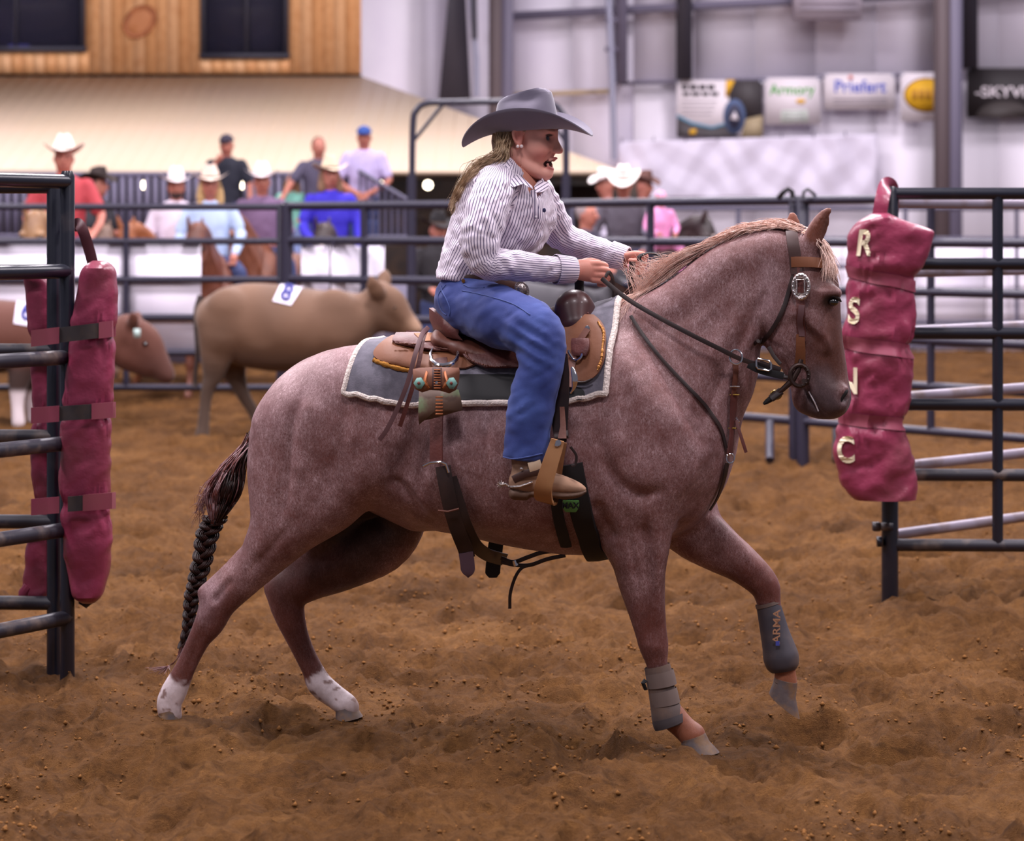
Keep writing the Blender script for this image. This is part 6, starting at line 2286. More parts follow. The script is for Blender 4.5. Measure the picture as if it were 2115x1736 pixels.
edge = [GR[0][b] for b in range(nv, NV)] + [GR[a][NV - 1] for a in range(1, nu)] + [GR[nu - 1][b] for b in range(NV - 2, nv - 1, -1)]
pts = [p + n * .013 for p, n in edge]
dn = catmull([tuple(p) for p in pts], 3)
m = MB(); m.tube(dn, [0.0105 * (1 + .04 * R_.uniform(-1, 1)) for _ in dn], 10); m.build('fleece_edge', M_fleece, pad)
edge = [GR[0][b] for b in range(nv, -1, -1)] + [GR[a][0] for a in range(1, nu)] + [GR[nu - 1][b] for b in range(1, nv + 1)]
dn = catmull([tuple(p + n * .013) for p, n in edge], 3)
m = MB(); m.tube(dn, [0.0105 * (1 + .04 * R_.uniform(-1, 1)) for _ in dn], 10); m.build('fleece_edge', M_fleece, pad)
span_patch('wear_leather', [(774, 936, 1066), (800, 932, 1208), (818, 930, 1210), (829, 960, 1206)], M_black, pad, .018, .005)

# ---- saddle
sad = root('saddle', tuple(H(1020, 690)), 'brown western saddle with tooled leather and dark swell', 'saddle')
span_patch('rear_skirt', [(690, 812, 900), (700, 800, 960), (712, 786, 990), (730, 773, 1010), (742, 778, 1006), (752, 800, 992), (760, 828, 975), (765, 880, 950)], M_lea_t, sad, .024, .009)
edge_tube('skirt_wool', [(776, 743), (800, 754), (830, 763), (880, 768), (940, 767)], .0075, mk('mustard_wool', lin(166, 112, 40), .95, bump=(90, .8, .006)), sad, .022, .25)
span_patch('rear_jockey', [(689, 816, 930), (698, 810, 962), (706, 804, 966), (712, 804, 964), (716, 840, 960), (722, 884, 960), (728, 925, 958)], M_lea_r, sad, .038, .008)
span_patch('suede_top', [(689, 850, 915), (695, 852, 945), (701, 856, 952), (706, 866, 950)], M_suede, sad, .047, .003, far=False)
span_patch('side_jockey', [(700, 962, 1075), (710, 956, 1095), (722, 956, 1110), (736, 961, 1120), (748, 976, 1120), (757, 996, 1118), (763, 1022, 1110)], M_lea_r, sad, .040, .009)
edge_tube('tooling_border', [(966, 715), (970, 734), (985, 746), (1005, 753), (1028, 757), (1062, 755)], .0022, M_lea, sad, .0515, .6, far=False, sub=20)
edge_tube('tooling_border', [(812, 708), (850, 711), (900, 717), (948, 724)], .0022, M_lea, sad, .0475, .6, far=False, sub=20)
span_patch('front_skirt', [(652, 1196, 1232), (662, 1186, 1243), (680, 1166, 1253), (700, 1150, 1257), (730, 1146, 1257), (752, 1146, 1252), (770, 1148, 1243), (782, 1152, 1232), (790, 1160, 1212)], M_lea_t, sad, .030, .010)
edge_tube('edge_lacing', [(1240, 664), (1251, 685), (1253, 712), (1250, 740), (1242, 764)], .0032, mk('rawhide_lace', lin(196, 132, 58), .6), sad, .040, .5, far=False, sub=12)
edge_tube('silver_binding', [(1190, 789), (1212, 789), (1230, 782)], .003, M_lea_d, sad, .04, 0, far=False)
ribbon('latigo', [(1224, 680), (1210, 705), (1195, 735), (1184, 762), (1178, 800)], .022, M_lea, sad, .046, .004)
span_patch('latigo_keeper', [(700, 1196, 1228), (708, 1192, 1230), (728, 1194, 1228), (736, 1196, 1222)], M_lea_r, sad, .046, .010, nx=8, far=False)
m = MB(); m.tube([hs(1198 + 16 * math.cos(a) + 3, 724 + 20 * math.sin(a), .052)[0] for a in np.linspace(.0, math.pi, 14)], .0042, 8); m.build('rigging_ring', M_chrome, sad)
m = MB(); m.lathe(hs(1222, 677, .044)[0], [(.001, 0), (.008, 0), (.007, .004), (.001, .006)], 14, (0, -1, .1)); m.build('concho', M_chrome, sad)
# rear rigging dee and billet
m = MB(); m.tube([hs(922 + 30 * math.cos(a), 731 + 24 * math.sin(a), .050)[0] for a in np.linspace(-.45, math.pi + .45, 22)], [.0030 + .0050 * math.sin(math.pi * i / 21) for i in range(22)], 10); m.build('rigging_dee', M_chrome, sad)
# cantle: a curved, tilted board behind the seat
ringsC = []
for th in np.linspace(-1.45, 1.45, 25):
    c, s_ = math.cos(th), math.sin(th)
    w = .185 * s_
    base = H(962 - 44 * c, 704 - 6 * c, w); top = H(953 - 60 * c, 694 - 56 * c ** .8, w * 1.02)
    back = Vector((-.012, 0, .004))
    mid = base.lerp(top, .55) + back * .6
    ringsC.append([base, base + back * 2.2, mid + back * 1.6, top + back * .9, top + Vector((.002, 0, .005)), top - back * .2, mid - back * .1])
m = MB(); m.loft(ringsC); m.build('cantle', M_lea_r, sad, sharp=50)
# seat
sd = SDF((-.30, 7.70, 1.10), (.30, 8.30, 1.42), .007)
hchain(sd, [(925, 700, 0, 30, .17), (970, 712, 0, 26, .18), (1040, 706, 0, 30, .15), (1110, 690, 0, 36, .12), (1160, 672, 0, 44, .11)], .03)
hchain(sd, [(950, 720, -.16, 14, .04), (1010, 735, -.18, 14, .04), (1080, 730, -.17, 14, .04)], .03)
pos, q = sd.mesh(2)
link('seat', mesh_np('seat', pos, q), M_lea, sad)
# swell and horn
sd = SDF((.10, 7.74, 1.18), (.36, 8.22, 1.42), .004)
for s_ in (-1, 1):
    hchain(sd, [(1186, 640, .105 * s_, 40, .055), (1190, 668, .125 * s_, 32, .05)], .03)
hchain(sd, [(1188, 640, -.1, 34, .05), (1188, 628, 0, 32, .06), (1188, 640, .1, 34, .05)], .03)
hchain(sd, [(1222, 650, 0, 20, .11)] * 1 + [(1232, 668, 0, 16, .12)], .03, sub=1)
pos, q = sd.mesh(2)
link('swell', mesh_np('swell', pos, q), mk('dark_swell_leather', lin(58, 30, 30), .4, coat=.1, var=(10, lin(74, 36, 34), .4, .7)), sad)
edge_b = BVHTree.FromPolygons([tuple(p) for p in pos], q.tolist())
pb = [cast(edge_b, a, b, .001)[0] for a, b in catmull([(1160, 676), (1180, 686), (1200, 680), (1212, 664), (1214, 645)], 10)]
pb = [p for p in pb if p is not None]
if len(pb) > 3:
    m = MB(); m.tube(pb, [.0024 * (1 + .5 * (i % 2)) for i in range(len(pb))], 8); m.build('tooling_border', M_lea_r, sad)
m = MB(); b0, b1 = H(1197, 622, 0), H(1196, 574, 0)
m.tube([b0, b0.lerp(b1, .3), b0.lerp(b1, .75), b1], [.020, .0155, .0145, .016], 16); horn = m.build('horn', M_black, sad)
m = MB(); m.lathe(b1, [(.012, -.004), (.036, .004), (.038, .012), (.03, .018), (.004, .02)], 20, (.25, 0, 1)); m.build('horn_cap', M_black, horn)
ribbon('breast_dee_strap', [(1228, 650, -.07), (1242, 642, -.05), (1254, 640, -.03)], .03, M_black, sad, free=True, thick=.006)
# saddle strings
ribbon('saddle_string', [(884, 676, -.235), (872, 690, -.28), (858, 730, -.335), (842, 790, -.355), (820, 845, -.36), (800, 885, -.36), (784, 908, -.355)], .014, M_lea_p, sad, free=True, thick=.003)
ribbon('saddle_string', [(882, 678, -.23), (874, 700, -.29), (866, 745, -.33), (852, 800, -.345), (836, 850, -.345), (826, 880, -.34)], .013, M_lea_r, sad, free=True, thick=.003)
m = MB(); m.lathe(hs(962, 694, .055)[0], [(.001, -.006), (.022, -.002), (.021, .004), (.012, .007), (.001, .008)], 18, (-.1, -.9, .4)); m.build('seat_concho', M_lea_d, sad)
# fender and stirrup leathers, near and far
for far in (0, 1):
    fx = (lambda p: mirror(p)) if far else (lambda p: p)
    rings = []
    for x0, x1, y, w in ((1120, 1172, 730, -.345), (1118, 1176, 770, -.348), (1128, 1176, 810, -.35), (1136, 1174, 850, -.355), (1142, 1172, 890, -.37), (1146, 1170, 912, -.385)):
        a, b = H(x0, y, w), H(x1, y, w - .012)
        rings.append([fx(a), fx(b), fx(b + Vector((0, .006, 0))), fx(a + Vector((0, .006, 0)))])
    m = MB(); m.loft(rings); m.build('fender', M_lea_d, sad, sharp=50)
    rings = []
    for x0, x1, y, w in ((1156, 1166, 840, -.385), (1157, 1169, 880, -.40), (1152, 1170, 905, -.42)):
        a, b = H(x0, y, w), H(x1, y, w)
        rings.append([fx(a), fx(b), fx(b + Vector((0, .008, 0))), fx(a + Vector((0, .008, 0)))])
    m = MB(); m.loft(rings); m.build('stirrup_leather', M_lea, sad, sharp=50)
    # stirrup: two leather-covered blades, tread and top bolt
    st_root = None
    wN, wF = -.478, -.352
    rings = []
    n_ = 26
    pa = [(1152, 908, wN), (1148, 922, wN), (1138, 952, wN - .006), (1128, 985, wN - .008), (1122, 1008, wN - .002), (1122, 1026, wN + .02), (1126, 1034, wN + .05), (1130, 1035, (wN + wF) / 2), (1134, 1033, wF - .03), (1138, 1022, wF), (1142, 1000, wF + .004), (1150, 950, wF), (1158, 912, wF)]
    pp = catmull([tuple(fx(H(*p))) for p in pa], 4)
    hw = [.021] * len(pp)
    hw = [.019 + .008 * math.sin(math.pi * i / (len(pp) - 1)) for i in range(len(pp))]
    rg = []
    for i in range(len(pp)):
        t = Vector(pp[min(i + 1, len(pp) - 1)]) - Vector(pp[max(i - 1, 0)]); t.normalize()
        s_ = Vector((.96, 0, -.28)); s_ = (s_ - t * s_.dot(t)).normalized(); nn = t.cross(s_).normalized()
        c = Vector(pp[i])
        rg.append([c - s_ * hw[i] - nn * .004, c + s_ * hw[i] - nn * .004, c + s_ * hw[i] + nn * .004, c - s_ * hw[i] + nn * .004])
    m = MB(); m.loft(rg); stp = m.build('stirrup', M_oak, sad, sharp=50)
    m = MB(); m.tube([fx(H(1153, 914, wN - .006)), fx(H(1158, 914, wF + .006))], .009, 10); m.build('stirrup_bolt', M_chrome, stp)
    m = MB(); m.lathe(fx(H(1150, 918, wN - .004)), [(.001, 0), (.007, 0), (.006, .004), (.001, .005)], 12, (0, -1, 0)); m.build('bolt_head', M_chrome, stp)
    m = MB(); m.tube([fx(H(1146, 900, wF - .05)), fx(H(1174, 896, wF - .05))], .014, 10, flat=(1, .7)); m.build('hobble_strap', M_lea_d, stp)
ribbon('dark_loop', [(1178, 922, -.38), (1190, 940, -.375), (1188, 958, -.375), (1180, 962, -.38)], .008, M_lea_d, sad, free=True, thick=.004)
m = MB(); cr = catmull([tuple(H(1181, 758, -.375)), tuple(H(1187, 780, -.38)), tuple(H(1185, 800, -.375)), tuple(H(1178, 812, -.37))], 5)
m.tube(cr, [.003, .005, .007, .008, .009, .009, .009, .009, .008, .007, .006, .005, .004, .003, .003, .003][:len(cr)], 10, flat=(1, .4), up=(0, 1, 0)); m.build('silver_keeper', M_chrome, sad)

# ---- cinches
girth = root('front_cinch', tuple(H(1215, 1150)), 'black neoprene front cinch under the horse chest', 'cinch')


def around(px_of, a0, a1, n=40, off=.010, zc=905):
    out = []
    for a in np.linspace(a0, a1, n):
        x = px_of((a - a0) / (a1 - a0))
        c = H(x, zc, 0)
        d = (Vector((0, 0, 1)) * math.cos(a) - HU * math.sin(a)).normalized()
        loc, nn, i, dist = HBVH.ray_cast(c, d)
        if loc is None: continue
        if nn.dot(d) < 0: nn = -nn
        out.append((loc + nn * off, nn))
    return out


def band(name, pts, width, thick, mat, parent, wf=None):
    rings = []
    ps = [p for p, n in pts]
    for i, (p, n) in enumerate(pts):
        t = (ps[min(i + 1, len(ps) - 1)] - ps[max(i - 1, 0)]).normalized()
        s_ = t.cross(n).normalized(); w_ = width / 2 * (wf(i / (len(pts) - 1)) if wf else 1)
        rings.append([p - s_ * w_, p - s_ * w_ * .9 + n * thick, p + n * thick * 1.2, p + s_ * w_ * .9 + n * thick, p + s_ * w_, p - n * thick * .2])
    m = MB(); m.loft(rings); return m.build(name, mat, parent, sharp=50)


band('strap', around(lambda t: 1208 + 28 * math.sin(t * math.pi), 1.75, 2 * math.pi - 1.75, 60, .008), .068, .012, M_black, girth)
m = MB(); m.tube([H(1236, 1140, -.05), H(1252, 1146, -.06), H(1249, 1152, -.06), H(1236, 1152, -.05)], .003, 8); m.build('buckle', M_chrome, girth)
ribbon('elbow_strap', [(1148, 1030), (1152, 1060), (1160, 1095), (1170, 1126)], .034, M_black, girth, .008, .008)
span_patch('green_badge', [(1032, 1162, 1194), (1040, 1160, 1195), (1050, 1162, 1193), (1058, 1170, 1186)], mk('green_badge', lin(92, 150, 78), .6), girth, .024, .004, nx=8, step=3, far=False)
tm = text_mesh('badge_lettering', 'MAX', .024, .0005, .001)
c0 = hs(1178, 1043, .031)[0]
map_mesh(tm, lambda v: c0 + Vector((v.x, -.002 - v.z, v.y)))
link('badge_lettering', tm, M_black, girth)
rear = root('rear_cinch', tuple(H(960, 1150)), 'dark brown leather rear cinch hanging loose behind the stirrup', 'cinch')
ribbon('billet', [(912, 742), (914, 760), (915, 800), (914, 850), (914, 900), (913, 955)], .044, M_lea_r, rear, .030, .006)
m = MB(); bk = [hs(x, y, .040)[0] for x, y in ((893, 962), (904, 955), (922, 953), (930, 958), (934, 975))]
m.tube(bk, .0042, 8); m.build('buckle', M_chrome, rear)
ribbon('cinch_strap', [(915, 962, -.335), (921, 1000, -.335), (932, 1050, -.32), (946, 1095, -.29), (960, 1130, -.25), (966, 1150, -.23)], .046, M_lea_d, rear, free=True, thick=.007)
ribbon('under_strap', [(930, 985, -.325), (944, 1030, -.315), (960, 1080, -.29), (980, 1122, -.22), (1002, 1142, -.12), (1024, 1150, -.02), (1040, 1154, .05)], .040, M_lea_d, rear, free=True, thick=.007)
ribbon('strap_tip', [(962, 1140, -.245), (965, 1160, -.24), (967, 1180, -.235), (967, 1191, -.23)], .044, mk('plum_strap_end', lin(84, 62, 74), .5), rear, free=True, thick=.006, taper=lambda t: 1 if t < .55 else max(.08, 1 - ((t - .55) / .45) ** 1.4))
m = MB(); m.tube([H(905, 1054, -.34), H(925, 1056, -.342), H(948, 1050, -.335)], .003, 8); m.build('keeper', M_lea, rear)
ribbon('off_billet', [(1026, 1110, .20), (1022, 1140, .19), (1018, 1175, .185), (1018, 1192, .185)], .048, M_black, rear, free=True, thick=.008, taper=lambda t: 1 if t < .8 else 1 - (t - .8) * 2.4)
ribbon('connector_strap', [(1036, 1152, -.02), (1060, 1160, -.03), (1090, 1150, -.03), (1120, 1140, -.03), (1160, 1136, -.03), (1180, 1138, -.03)], .013, M_lea_d, rear, free=True, thick=.006)
ribbon('connector_strap', [(1036, 1160, -.02), (1065, 1166, -.03), (1095, 1166, -.03), (1130, 1154, -.03), (1168, 1146, -.03)], .012, M_lea_d, rear, free=True, thick=.006)
ribbon('hanging_thong', [(1098, 1166, -.03), (1078, 1172, -.035), (1064, 1192, -.04), (1054, 1225, -.04), (1053, 1256, -.035)], .010, M_lea_d, rear, free=True, thick=.004)
m = MB(); m.tube([H(1062, 1157, -.05), H(1066, 1168, -.05)], .007, 8); m.build('connector_buckle', M_chrome, rear)

# ---- beaded pouch
pouch = root('saddle_pouch', tuple(H(905, 872, -.38)), 'small patterned leather pouch with turquoise diamonds behind the rider leg', 'pouch')
M_pch = mk('pouch_leather', lin(132, 84, 62), .6, var=(10, lin(106, 66, 52), .4, .7))
M_turq = mk('turquoise_inlay', lin(128, 176, 166), .5)
M_org = mk('orange_tooling', lin(186, 108, 62), .6)
M_grn = mk('verdigris_leather', lin(96, 72, 58), .6, var=(14, lin(110, 128, 92), .55, .68))


def pquad(name, pts, w, mat, parent, thick=.004, bulge=0):
    f = [H(a, b, w) for a, b in pts]
    n = len(f); c = sum(f, Vector()) / n
    m = MB()
    fr = [p + Vector((0, -thick, 0)) for p in f]
    V = [c + Vector((0, -thick - bulge, 0))] + fr + f
    m.add(V, [(0, 1 + i, 1 + (i + 1) % n) for i in range(n)] + [(1 + i, 1 + n + i, 1 + n + (i + 1) % n, 1 + (i + 1) % n) for i in range(n)])
    return m.build(name, mat, parent, smooth=False)


pquad('pouch_body', [(866, 806), (908, 803), (947, 804), (952, 822), (956, 846), (934, 852), (914, 858), (892, 864), (872, 868), (866, 876), (864, 850)], -.362, M_grn, pouch, .016, .010)
wq = -.395
flap = pquad('flap', [(853, 762), (866, 759), (905, 758), (948, 759), (950, 768), (947, 792), (942, 805), (928, 812), (908, 806), (888, 805), (872, 810), (858, 803), (853, 788)], wq, M_pch, pouch, .006, .004)
pquad('ladder_panel', [(893, 759), (913, 759), (911, 805), (892, 805)], wq - .010, mk('pouch_dark', lin(84, 58, 56), .6), flap, .002)
for k in range(8): pquad('ladder_bar', [(896, 762 + k * 5.4), (910, 762 + k * 5.4), (910, 764.4 + k * 5.4), (896, 764.4 + k * 5.4)], wq - .013, M_org, flap, .002)
for cx_ in (865, 932):
    pquad('turquoise_diamond', [(cx_ - 11, 791), (cx_ - 4, 780), (cx_ + 5, 779), (cx_ + 13, 791), (cx_ + 5, 803), (cx_ - 4, 802)], wq - .009, M_turq, flap, .002)
    pquad('red_diamond', [(cx_ - 4, 791), (cx_, 787), (cx_ + 4, 791), (cx_, 795)], wq - .0125, mk('red_inlay', lin(120, 54, 44), .6), flap, .002)
for pts in ([(880, 765), (884, 768), (878, 788), (888, 800), (884, 803), (873, 788)], [(920, 765), (916, 768), (922, 788), (913, 800), (917, 803), (927, 788)]):
    pquad('tooled_line', pts, wq - .009, M_org, flap, .0015)
m = MB(); m.lathe(H(902, 790, wq - .012), [(.001, 0), (.006, 0), (.005, .003), (.001, .004)], 10, (0, -1, 0)); m.build('snap', M_chrome, flap)
for k in range(6): pquad('ladder_bar', [(900, 818 + k * 7), (915, 818 + k * 7), (914, 821 + k * 7), (899, 821 + k * 7)], -.398 + .001 * k, M_org, pouch, .0015)

# ---- martingale, breast strap and reins
mart = root('breast_strap', tuple(H(1500, 945)), 'brown breast strap and running martingale across the roan chest', 'breast strap')
ribbon('shoulder_strap', [(1303, 652), (1330, 695), (1370, 745), (1415, 795), (1455, 838), (1485, 882), (1496, 925)], .011, M_lea_d, mart, .006, .004)
ribbon('fork_strap', [(1519, 752), (1514, 790), (1510, 820)], .017, M_lea, mart, .008, .005)
ribbon('chest_strap', [(1511, 812), (1508, 850), (1504, 900), (1500, 938)], .026, M_lea_r, mart, .010, .006)
for y in (798, 815, 884):
    m = MB(); p, n = hs(1511 - (y - 800) * .07, y, .016); m.tube([p + Vector((-.014, 0, 0)), p + Vector((0, -.004, .001)), p + Vector((.014, .002, 0))], .0025, 8); m.build('keeper', M_chrome if y < 800 else M_brass, mart)
m = MB(); c, n = hs(1499, 946, .016)
m.tube([c + Vector((math.cos(a) * .012, -.004, math.sin(a) * .014)) for a in np.linspace(0, 2 * math.pi, 17)], .0028, 8); m.build('ring', M_chrome, mart)
ribbon('girth_strap', [(1497, 955), (1490, 990), (1478, 1025), (1462, 1052)], .020, M_lea_d, mart, .007, .005)
ribbon('strap_end', [(1521, 868, -.10), (1527, 890, -.11), (1535, 915, -.115), (1541, 934, -.115)], .010, M_lea_r, mart, free=True, thick=.004)
m = MB(); m.tube([H(1520, 862, -.09), H(1526, 872, -.10)], .004, 8); m.build('strap_buckle', M_chrome, mart)
rc = H(1520, 737, -.155)
m = MB(); m.tube([rc + Vector((math.cos(a) * .019, .006 * math.sin(a), math.sin(a) * .022)) for a in np.linspace(0, 2 * math.pi, 25)], .0028, 8); m.build('martingale_ring', M_chrome, mart)

reins = root('reins', tuple(H(1400, 680, -.2)), 'dark leather reins running from the hands to the bit', 'reins')
ribbon('near_rein', [(1243, 575, -.10), (1256, 586, -.105), (1300, 620, -.13), (1360, 655, -.165), (1430, 692, -.18), (1490, 722, -.17), (1520, 737, -.155), (1550, 748, -.13), (1585, 756, -.11), (1612, 764, -.10)], .014, M_lea_d, reins, free=True, thick=.005)
ribbon('far_rein', [(1243, 575, -.04), (1290, 600, .02), (1360, 640, .14), (1480, 715, .16), (1560, 746, .12), (1612, 764, .09)], .019, M_lea_d, reins, free=True, thick=.005)
ribbon('rein_bight', [(1250, 572, -.07), (1258, 562, -.06), (1265, 575, -.04), (1268, 600, -.03), (1265, 640, -.02), (1262, 660, -.02)], .010, M_lea_d, reins, free=True, thick=.005)
for k in range(3):
    m = MB(); cc = H(1342, 533, .10 + .012 * k)
    m.tube([cc + Vector((math.cos(a) * (.030 + .004 * k), .004 * math.sin(2 * a), math.sin(a) * .016)) for a in np.linspace(0, 2 * math.pi, 25)], .0045, 8, flat=(1, .7)); m.build('rein_coil', M_black, reins)
ribbon('hanging_rein', [(1306, 540, .09), (1305, 560, .09), (1304, 590, .09), (1303, 615, .09)], .020, M_lea_d, reins, free=True, thick=.004)
m = MB(); c = H(1577, 753, -.128)
m.tube([c + Vector((x * .022, -.004, z * .015 - x * .004)) for x, z in ((-1, -.6), (-.8, -1), (.7, -1), (1, -.6), (1, .6), (.7, 1), (-.8, 1), (-1, .6), (-1, -.6))], .0036, 8); m.build('rein_buckle', M_chrome, reins)
ribbon('rein_billet', [(1545, 752, -.13), (1570, 764, -.122), (1600, 772, -.112), (1618, 776, -.105)], .022, M_black, reins, free=True, thick=.007)

# ---- bridle
br = root('bridle', tuple(H(1650, 760, -.1)), 'tan and brown bridle with an oval silver buckle on the roan head', 'bridle')
ribbon('crown_strap', [(1634, 478), (1637, 500), (1641, 522), (1644, 545), (1647, 566)], .036, mk('crown_leather', lin(66, 40, 36), .5), br, .006, .005)
ribbon('browband', [(1634, 541), (1655, 541), (1680, 542), (1700, 545), (1716, 548)], .032, M_oak_d if 'M_oak_d' in globals() else mk('browband_leather', lin(124, 72, 42), .55), br, .009, .005)
ribbon('cheekpiece', [(1648, 552), (1652, 590), (1654, 630), (1655, 665), (1655, 704)], .026, M_lea_r, br, .007, .004)
ribbon('cheek_tail', [(1655, 630), (1655, 665), (1654, 694)], .018, M_lea_p, br, .012, .003)
ribbon('lower_cheek', [(1652, 690), (1653, 715), (1653, 738), (1653, 752)], .034, M_lea_t, br, .008, .005, taper=lambda t: .75 + .25 * t)
p, n = hs(1657, 592, .018)
side = Vector((0, 0, 1)).cross(n).normalized(); upv = n.cross(side).normalized()
if upv.z < 0: upv = -upv
m = MB(); rings = []
for rr_, hh in ((.030, 0), (.032, .003), (.029, .006), (.022, .005), (.019, .002)):
    rings.append([p + side * (math.cos(2 * math.pi * k / 36) * rr_ * .93) + upv * (math.sin(2 * math.pi * k / 36) * rr_ * 1.30) + n * hh for k in range(36)])
m.loft(rings, cap=False); bk = m.build('oval_buckle', M_silver, br)
m = MB(); hh = n * .008
cor = [side * a + upv * b for a, b in ((-.012, -.021), (.012, -.021), (.012, .021), (-.012, .021), (-.012, -.021))]
m.tube([p + hh + c for c in cor], .0028, 6); m.build('buckle_bar', M_silver, bk)
dm = None
for k in range(16):
    a = 2 * math.pi * k / 16; c = p + side * (math.cos(a) * .0265 * .93) + upv * (math.sin(a) * .0265 * 1.3) + n * .007
    m = MB(); m.ellipsoid(c, (.0028, .0028, .0028), 8, 6); m.build('stud', M_chrome, bk)
ribbon('throatlatch', [(1640, 570), (1632, 600), (1620, 635), (1604, 668), (1588, 694), (1574, 706), (1566, 704)], .013, M_lea_d, br, .006, .005)
m = MB(); m.tube([H(1566, 704, -.09), H(1558, 710, -.06), H(1556, 706, -.02), H(1556, 706, .03)], .006, 8); m.build('throat_loop', M_lea_d, br)
ribbon('jaw_strap', [(1588, 716, -.085), (1598, 735, -.09), (1612, 752, -.095)], .012, M_lea_d, br, free=True, thick=.005)
# bit, curb and noseband ring
M_iron = mk('brown_iron_bit', lin(62, 46, 42), .45, metal=.6)
for sgn in (-1, 1):
    w = .088 * sgn
    m = MB(); m.tube([H(1655, 742, w), H(1648, 765, w * 1.05), H(1636, 786, w * 1.08), H(1614, 806, w * 1.05), H(1592, 824, w)], [.007, .009, .010, .008, .006], 10); sh = m.build('shank', M_iron, br)
    m = MB(); cc = H(1651, 775, w * 1.05); m.tube([cc + Vector((math.cos(a) * .028, .004 * sgn, math.sin(a) * .032)) for a in np.linspace(0, 2 * math.pi, 25)], .007, 8); m.build('cheek_ring', M_iron, br)
    m = MB(); cc = H(1603, 815, w * 1.03)
    m.tube([cc + Vector((-.016, 0, -.012)), cc + Vector((.016, 0, .012))], .013, 10, flat=(1, .7)); m.build('rein_loop', M_lea_d, sh)
    m = MB(); m.tube([cc + Vector((math.cos(a) * .016, -.006 * sgn, math.sin(a) * .013)) for a in np.linspace(0, 2 * math.pi, 17)], .0025, 8); m.build('loop_buckle', M_brass, sh)
    m = MB(); m.tube([H(1594, 822, w), H(1584, 829, w), H(1577, 834, w)], [.010, .008, .004], 8); m.build('rein_end', M_black, sh)
    for k in range(7):
        a = -.9 + k * .42; c2 = H(1651 + 19 * math.cos(a), 775 + 22 * math.sin(a), w * 1.14)
        m = MB(); m.ellipsoid(c2, (.0035, .0035, .0035), 8, 6); m.build('ring_stud', M_lea_d, sh)
m = MB(); m.tube([H(1640, 782, -.09), H(1622, 778, -.06), H(1616, 778, 0), H(1622, 778, .06), H(1640, 782, .09)], .008, 10, flat=(1, .6)); m.build('curb_strap', M_lea_d, br)
m = MB(); m.tube([H(1660, 786, -.09), H(1668, 790, -.05), H(1670, 792, .05), H(1660, 786, .09)], .007, 10); m.build('mouthpiece', M_iron, br)
m = MB(); fo = [hs(x, y, .003) for x, y in ((1672, 808), (1678, 819), (1684, 830), (1688, 840), (1690, 848))]
m.tube(catmull([tuple(p) for p, n in fo if p is not None], 4), .0022, 8); m.build('bit_foam', mk('bit_foam', lin(226, 220, 226), .4), br)

# ---- leg boots
M_neo = mk('grey_brown_boot', lin(92, 78, 74), .8, var=(14, lin(112, 90, 78), .45, .7), bump=(200, .2, .002))
M_neo2 = mk('slate_boot_shell', lin(66, 62, 70), .55, var=(10, lin(96, 82, 78), .45, .7))


def leg_sleeve(name, rows, w, mat, parent, n=28, open_top=True, squash=.95):
    pts = [H(a, b, w) for a, b, r in rows]; rr = [r * (Yc(rows[i][0]) + w) / F for i, (a, b, r) in enumerate(rows)]
    c = catmull(np.column_stack([[tuple(p) for p in pts], rr]), 4)
    rings = []
    for i in range(len(c)):
        t = Vector(c[min(i + 1, len(c) - 1), :3]) - Vector(c[max(i - 1, 0), :3]); t.normalize()
        s_ = t.cross(HU).normalized(); p = Vector(c[i, :3])
        rings.append([p + s_ * (math.cos(2 * math.pi * k / n) * c[i, 3]) + HU * (math.sin(2 * math.pi * k / n) * c[i, 3] * squash) for k in range(n)])
    inner = [[p.lerp(sum(r, Vector()) / n, .12) for p in r] for r in rings[::-1]]
    m = MB(); m.loft(rings + inner, cap=False)
    return m.build(name, mat, parent, sharp=50)


b1 = root('leg_boot', tuple(H(1372, 1490, -.125)), 'grey-brown strapped boot on the planted front leg', 'leg boot', 'horse leg boots')
leg_sleeve('boot_shell', [(1357, 1374, 27), (1361, 1392, 28), (1366, 1420, 28), (1371, 1450, 29), (1377, 1470, 33), (1381, 1488, 34), (1384, 1498, 33)], -.125, M_neo, b1)
for ya in (1400, 1438):
    x0 = 1357 + (ya - 1374) * .18
    leg_sleeve('velcro_strap', [(x0, ya - 14, 29.5), (x0 + 3, ya, 30.5), (x0 + 6, ya + 16, 31)], -.125, mk('taupe_strap', lin(112, 96, 90), .85) if ya == 1400 else bpy.data.materials['taupe_strap'], b1)
m = MB(); m.tube([H(1334, 1404, -.15), H(1328, 1410, -.155), H(1334, 1424, -.15)], .008, 8, flat=(1, .4)); m.build('strap_tab', M_black, b1)
leg_sleeve('fetlock_flare', [(1380, 1478, 35), (1383, 1488, 36), (1386, 1496, 35.5)], -.125, mk('boot_binding', lin(70, 62, 64), .8), b1)
b2 = root('leg_boot', tuple(H(1614, 1385, .115)), 'slate boot with orange lettering on the raised front leg', 'leg boot', 'horse leg boots')
leg_sleeve('boot_shell', [(1586, 1246, 25), (1592, 1270, 27), (1600, 1305, 30), (1608, 1335, 34), (1613, 1356, 37), (1617, 1374, 34), (1619, 1384, 27)], .115, M_neo2, b2)
leg_sleeve('rear_binding', [(1585, 1243, 26), (1587, 1250, 26.5)], .115, M_neo, b2)
tm = text_mesh('boot_lettering', 'ARMA', .040, .0008, .0006)
a0, a1 = H(1603, 1318, .062), H(1604, 1268, .068)
ax_ = (a1 - a0).normalized()
ay_ = Vector((-1, 0, 0)); ay_ = (ay_ - ax_ * ay_.dot(ax_)).normalized()
cc = (a0 + a1) / 2
map_mesh(tm, lambda v: cc + ax_ * (v.x * .95) + ay_ * (v.y * .8) + Vector((0, -v.z - .004, 0)))
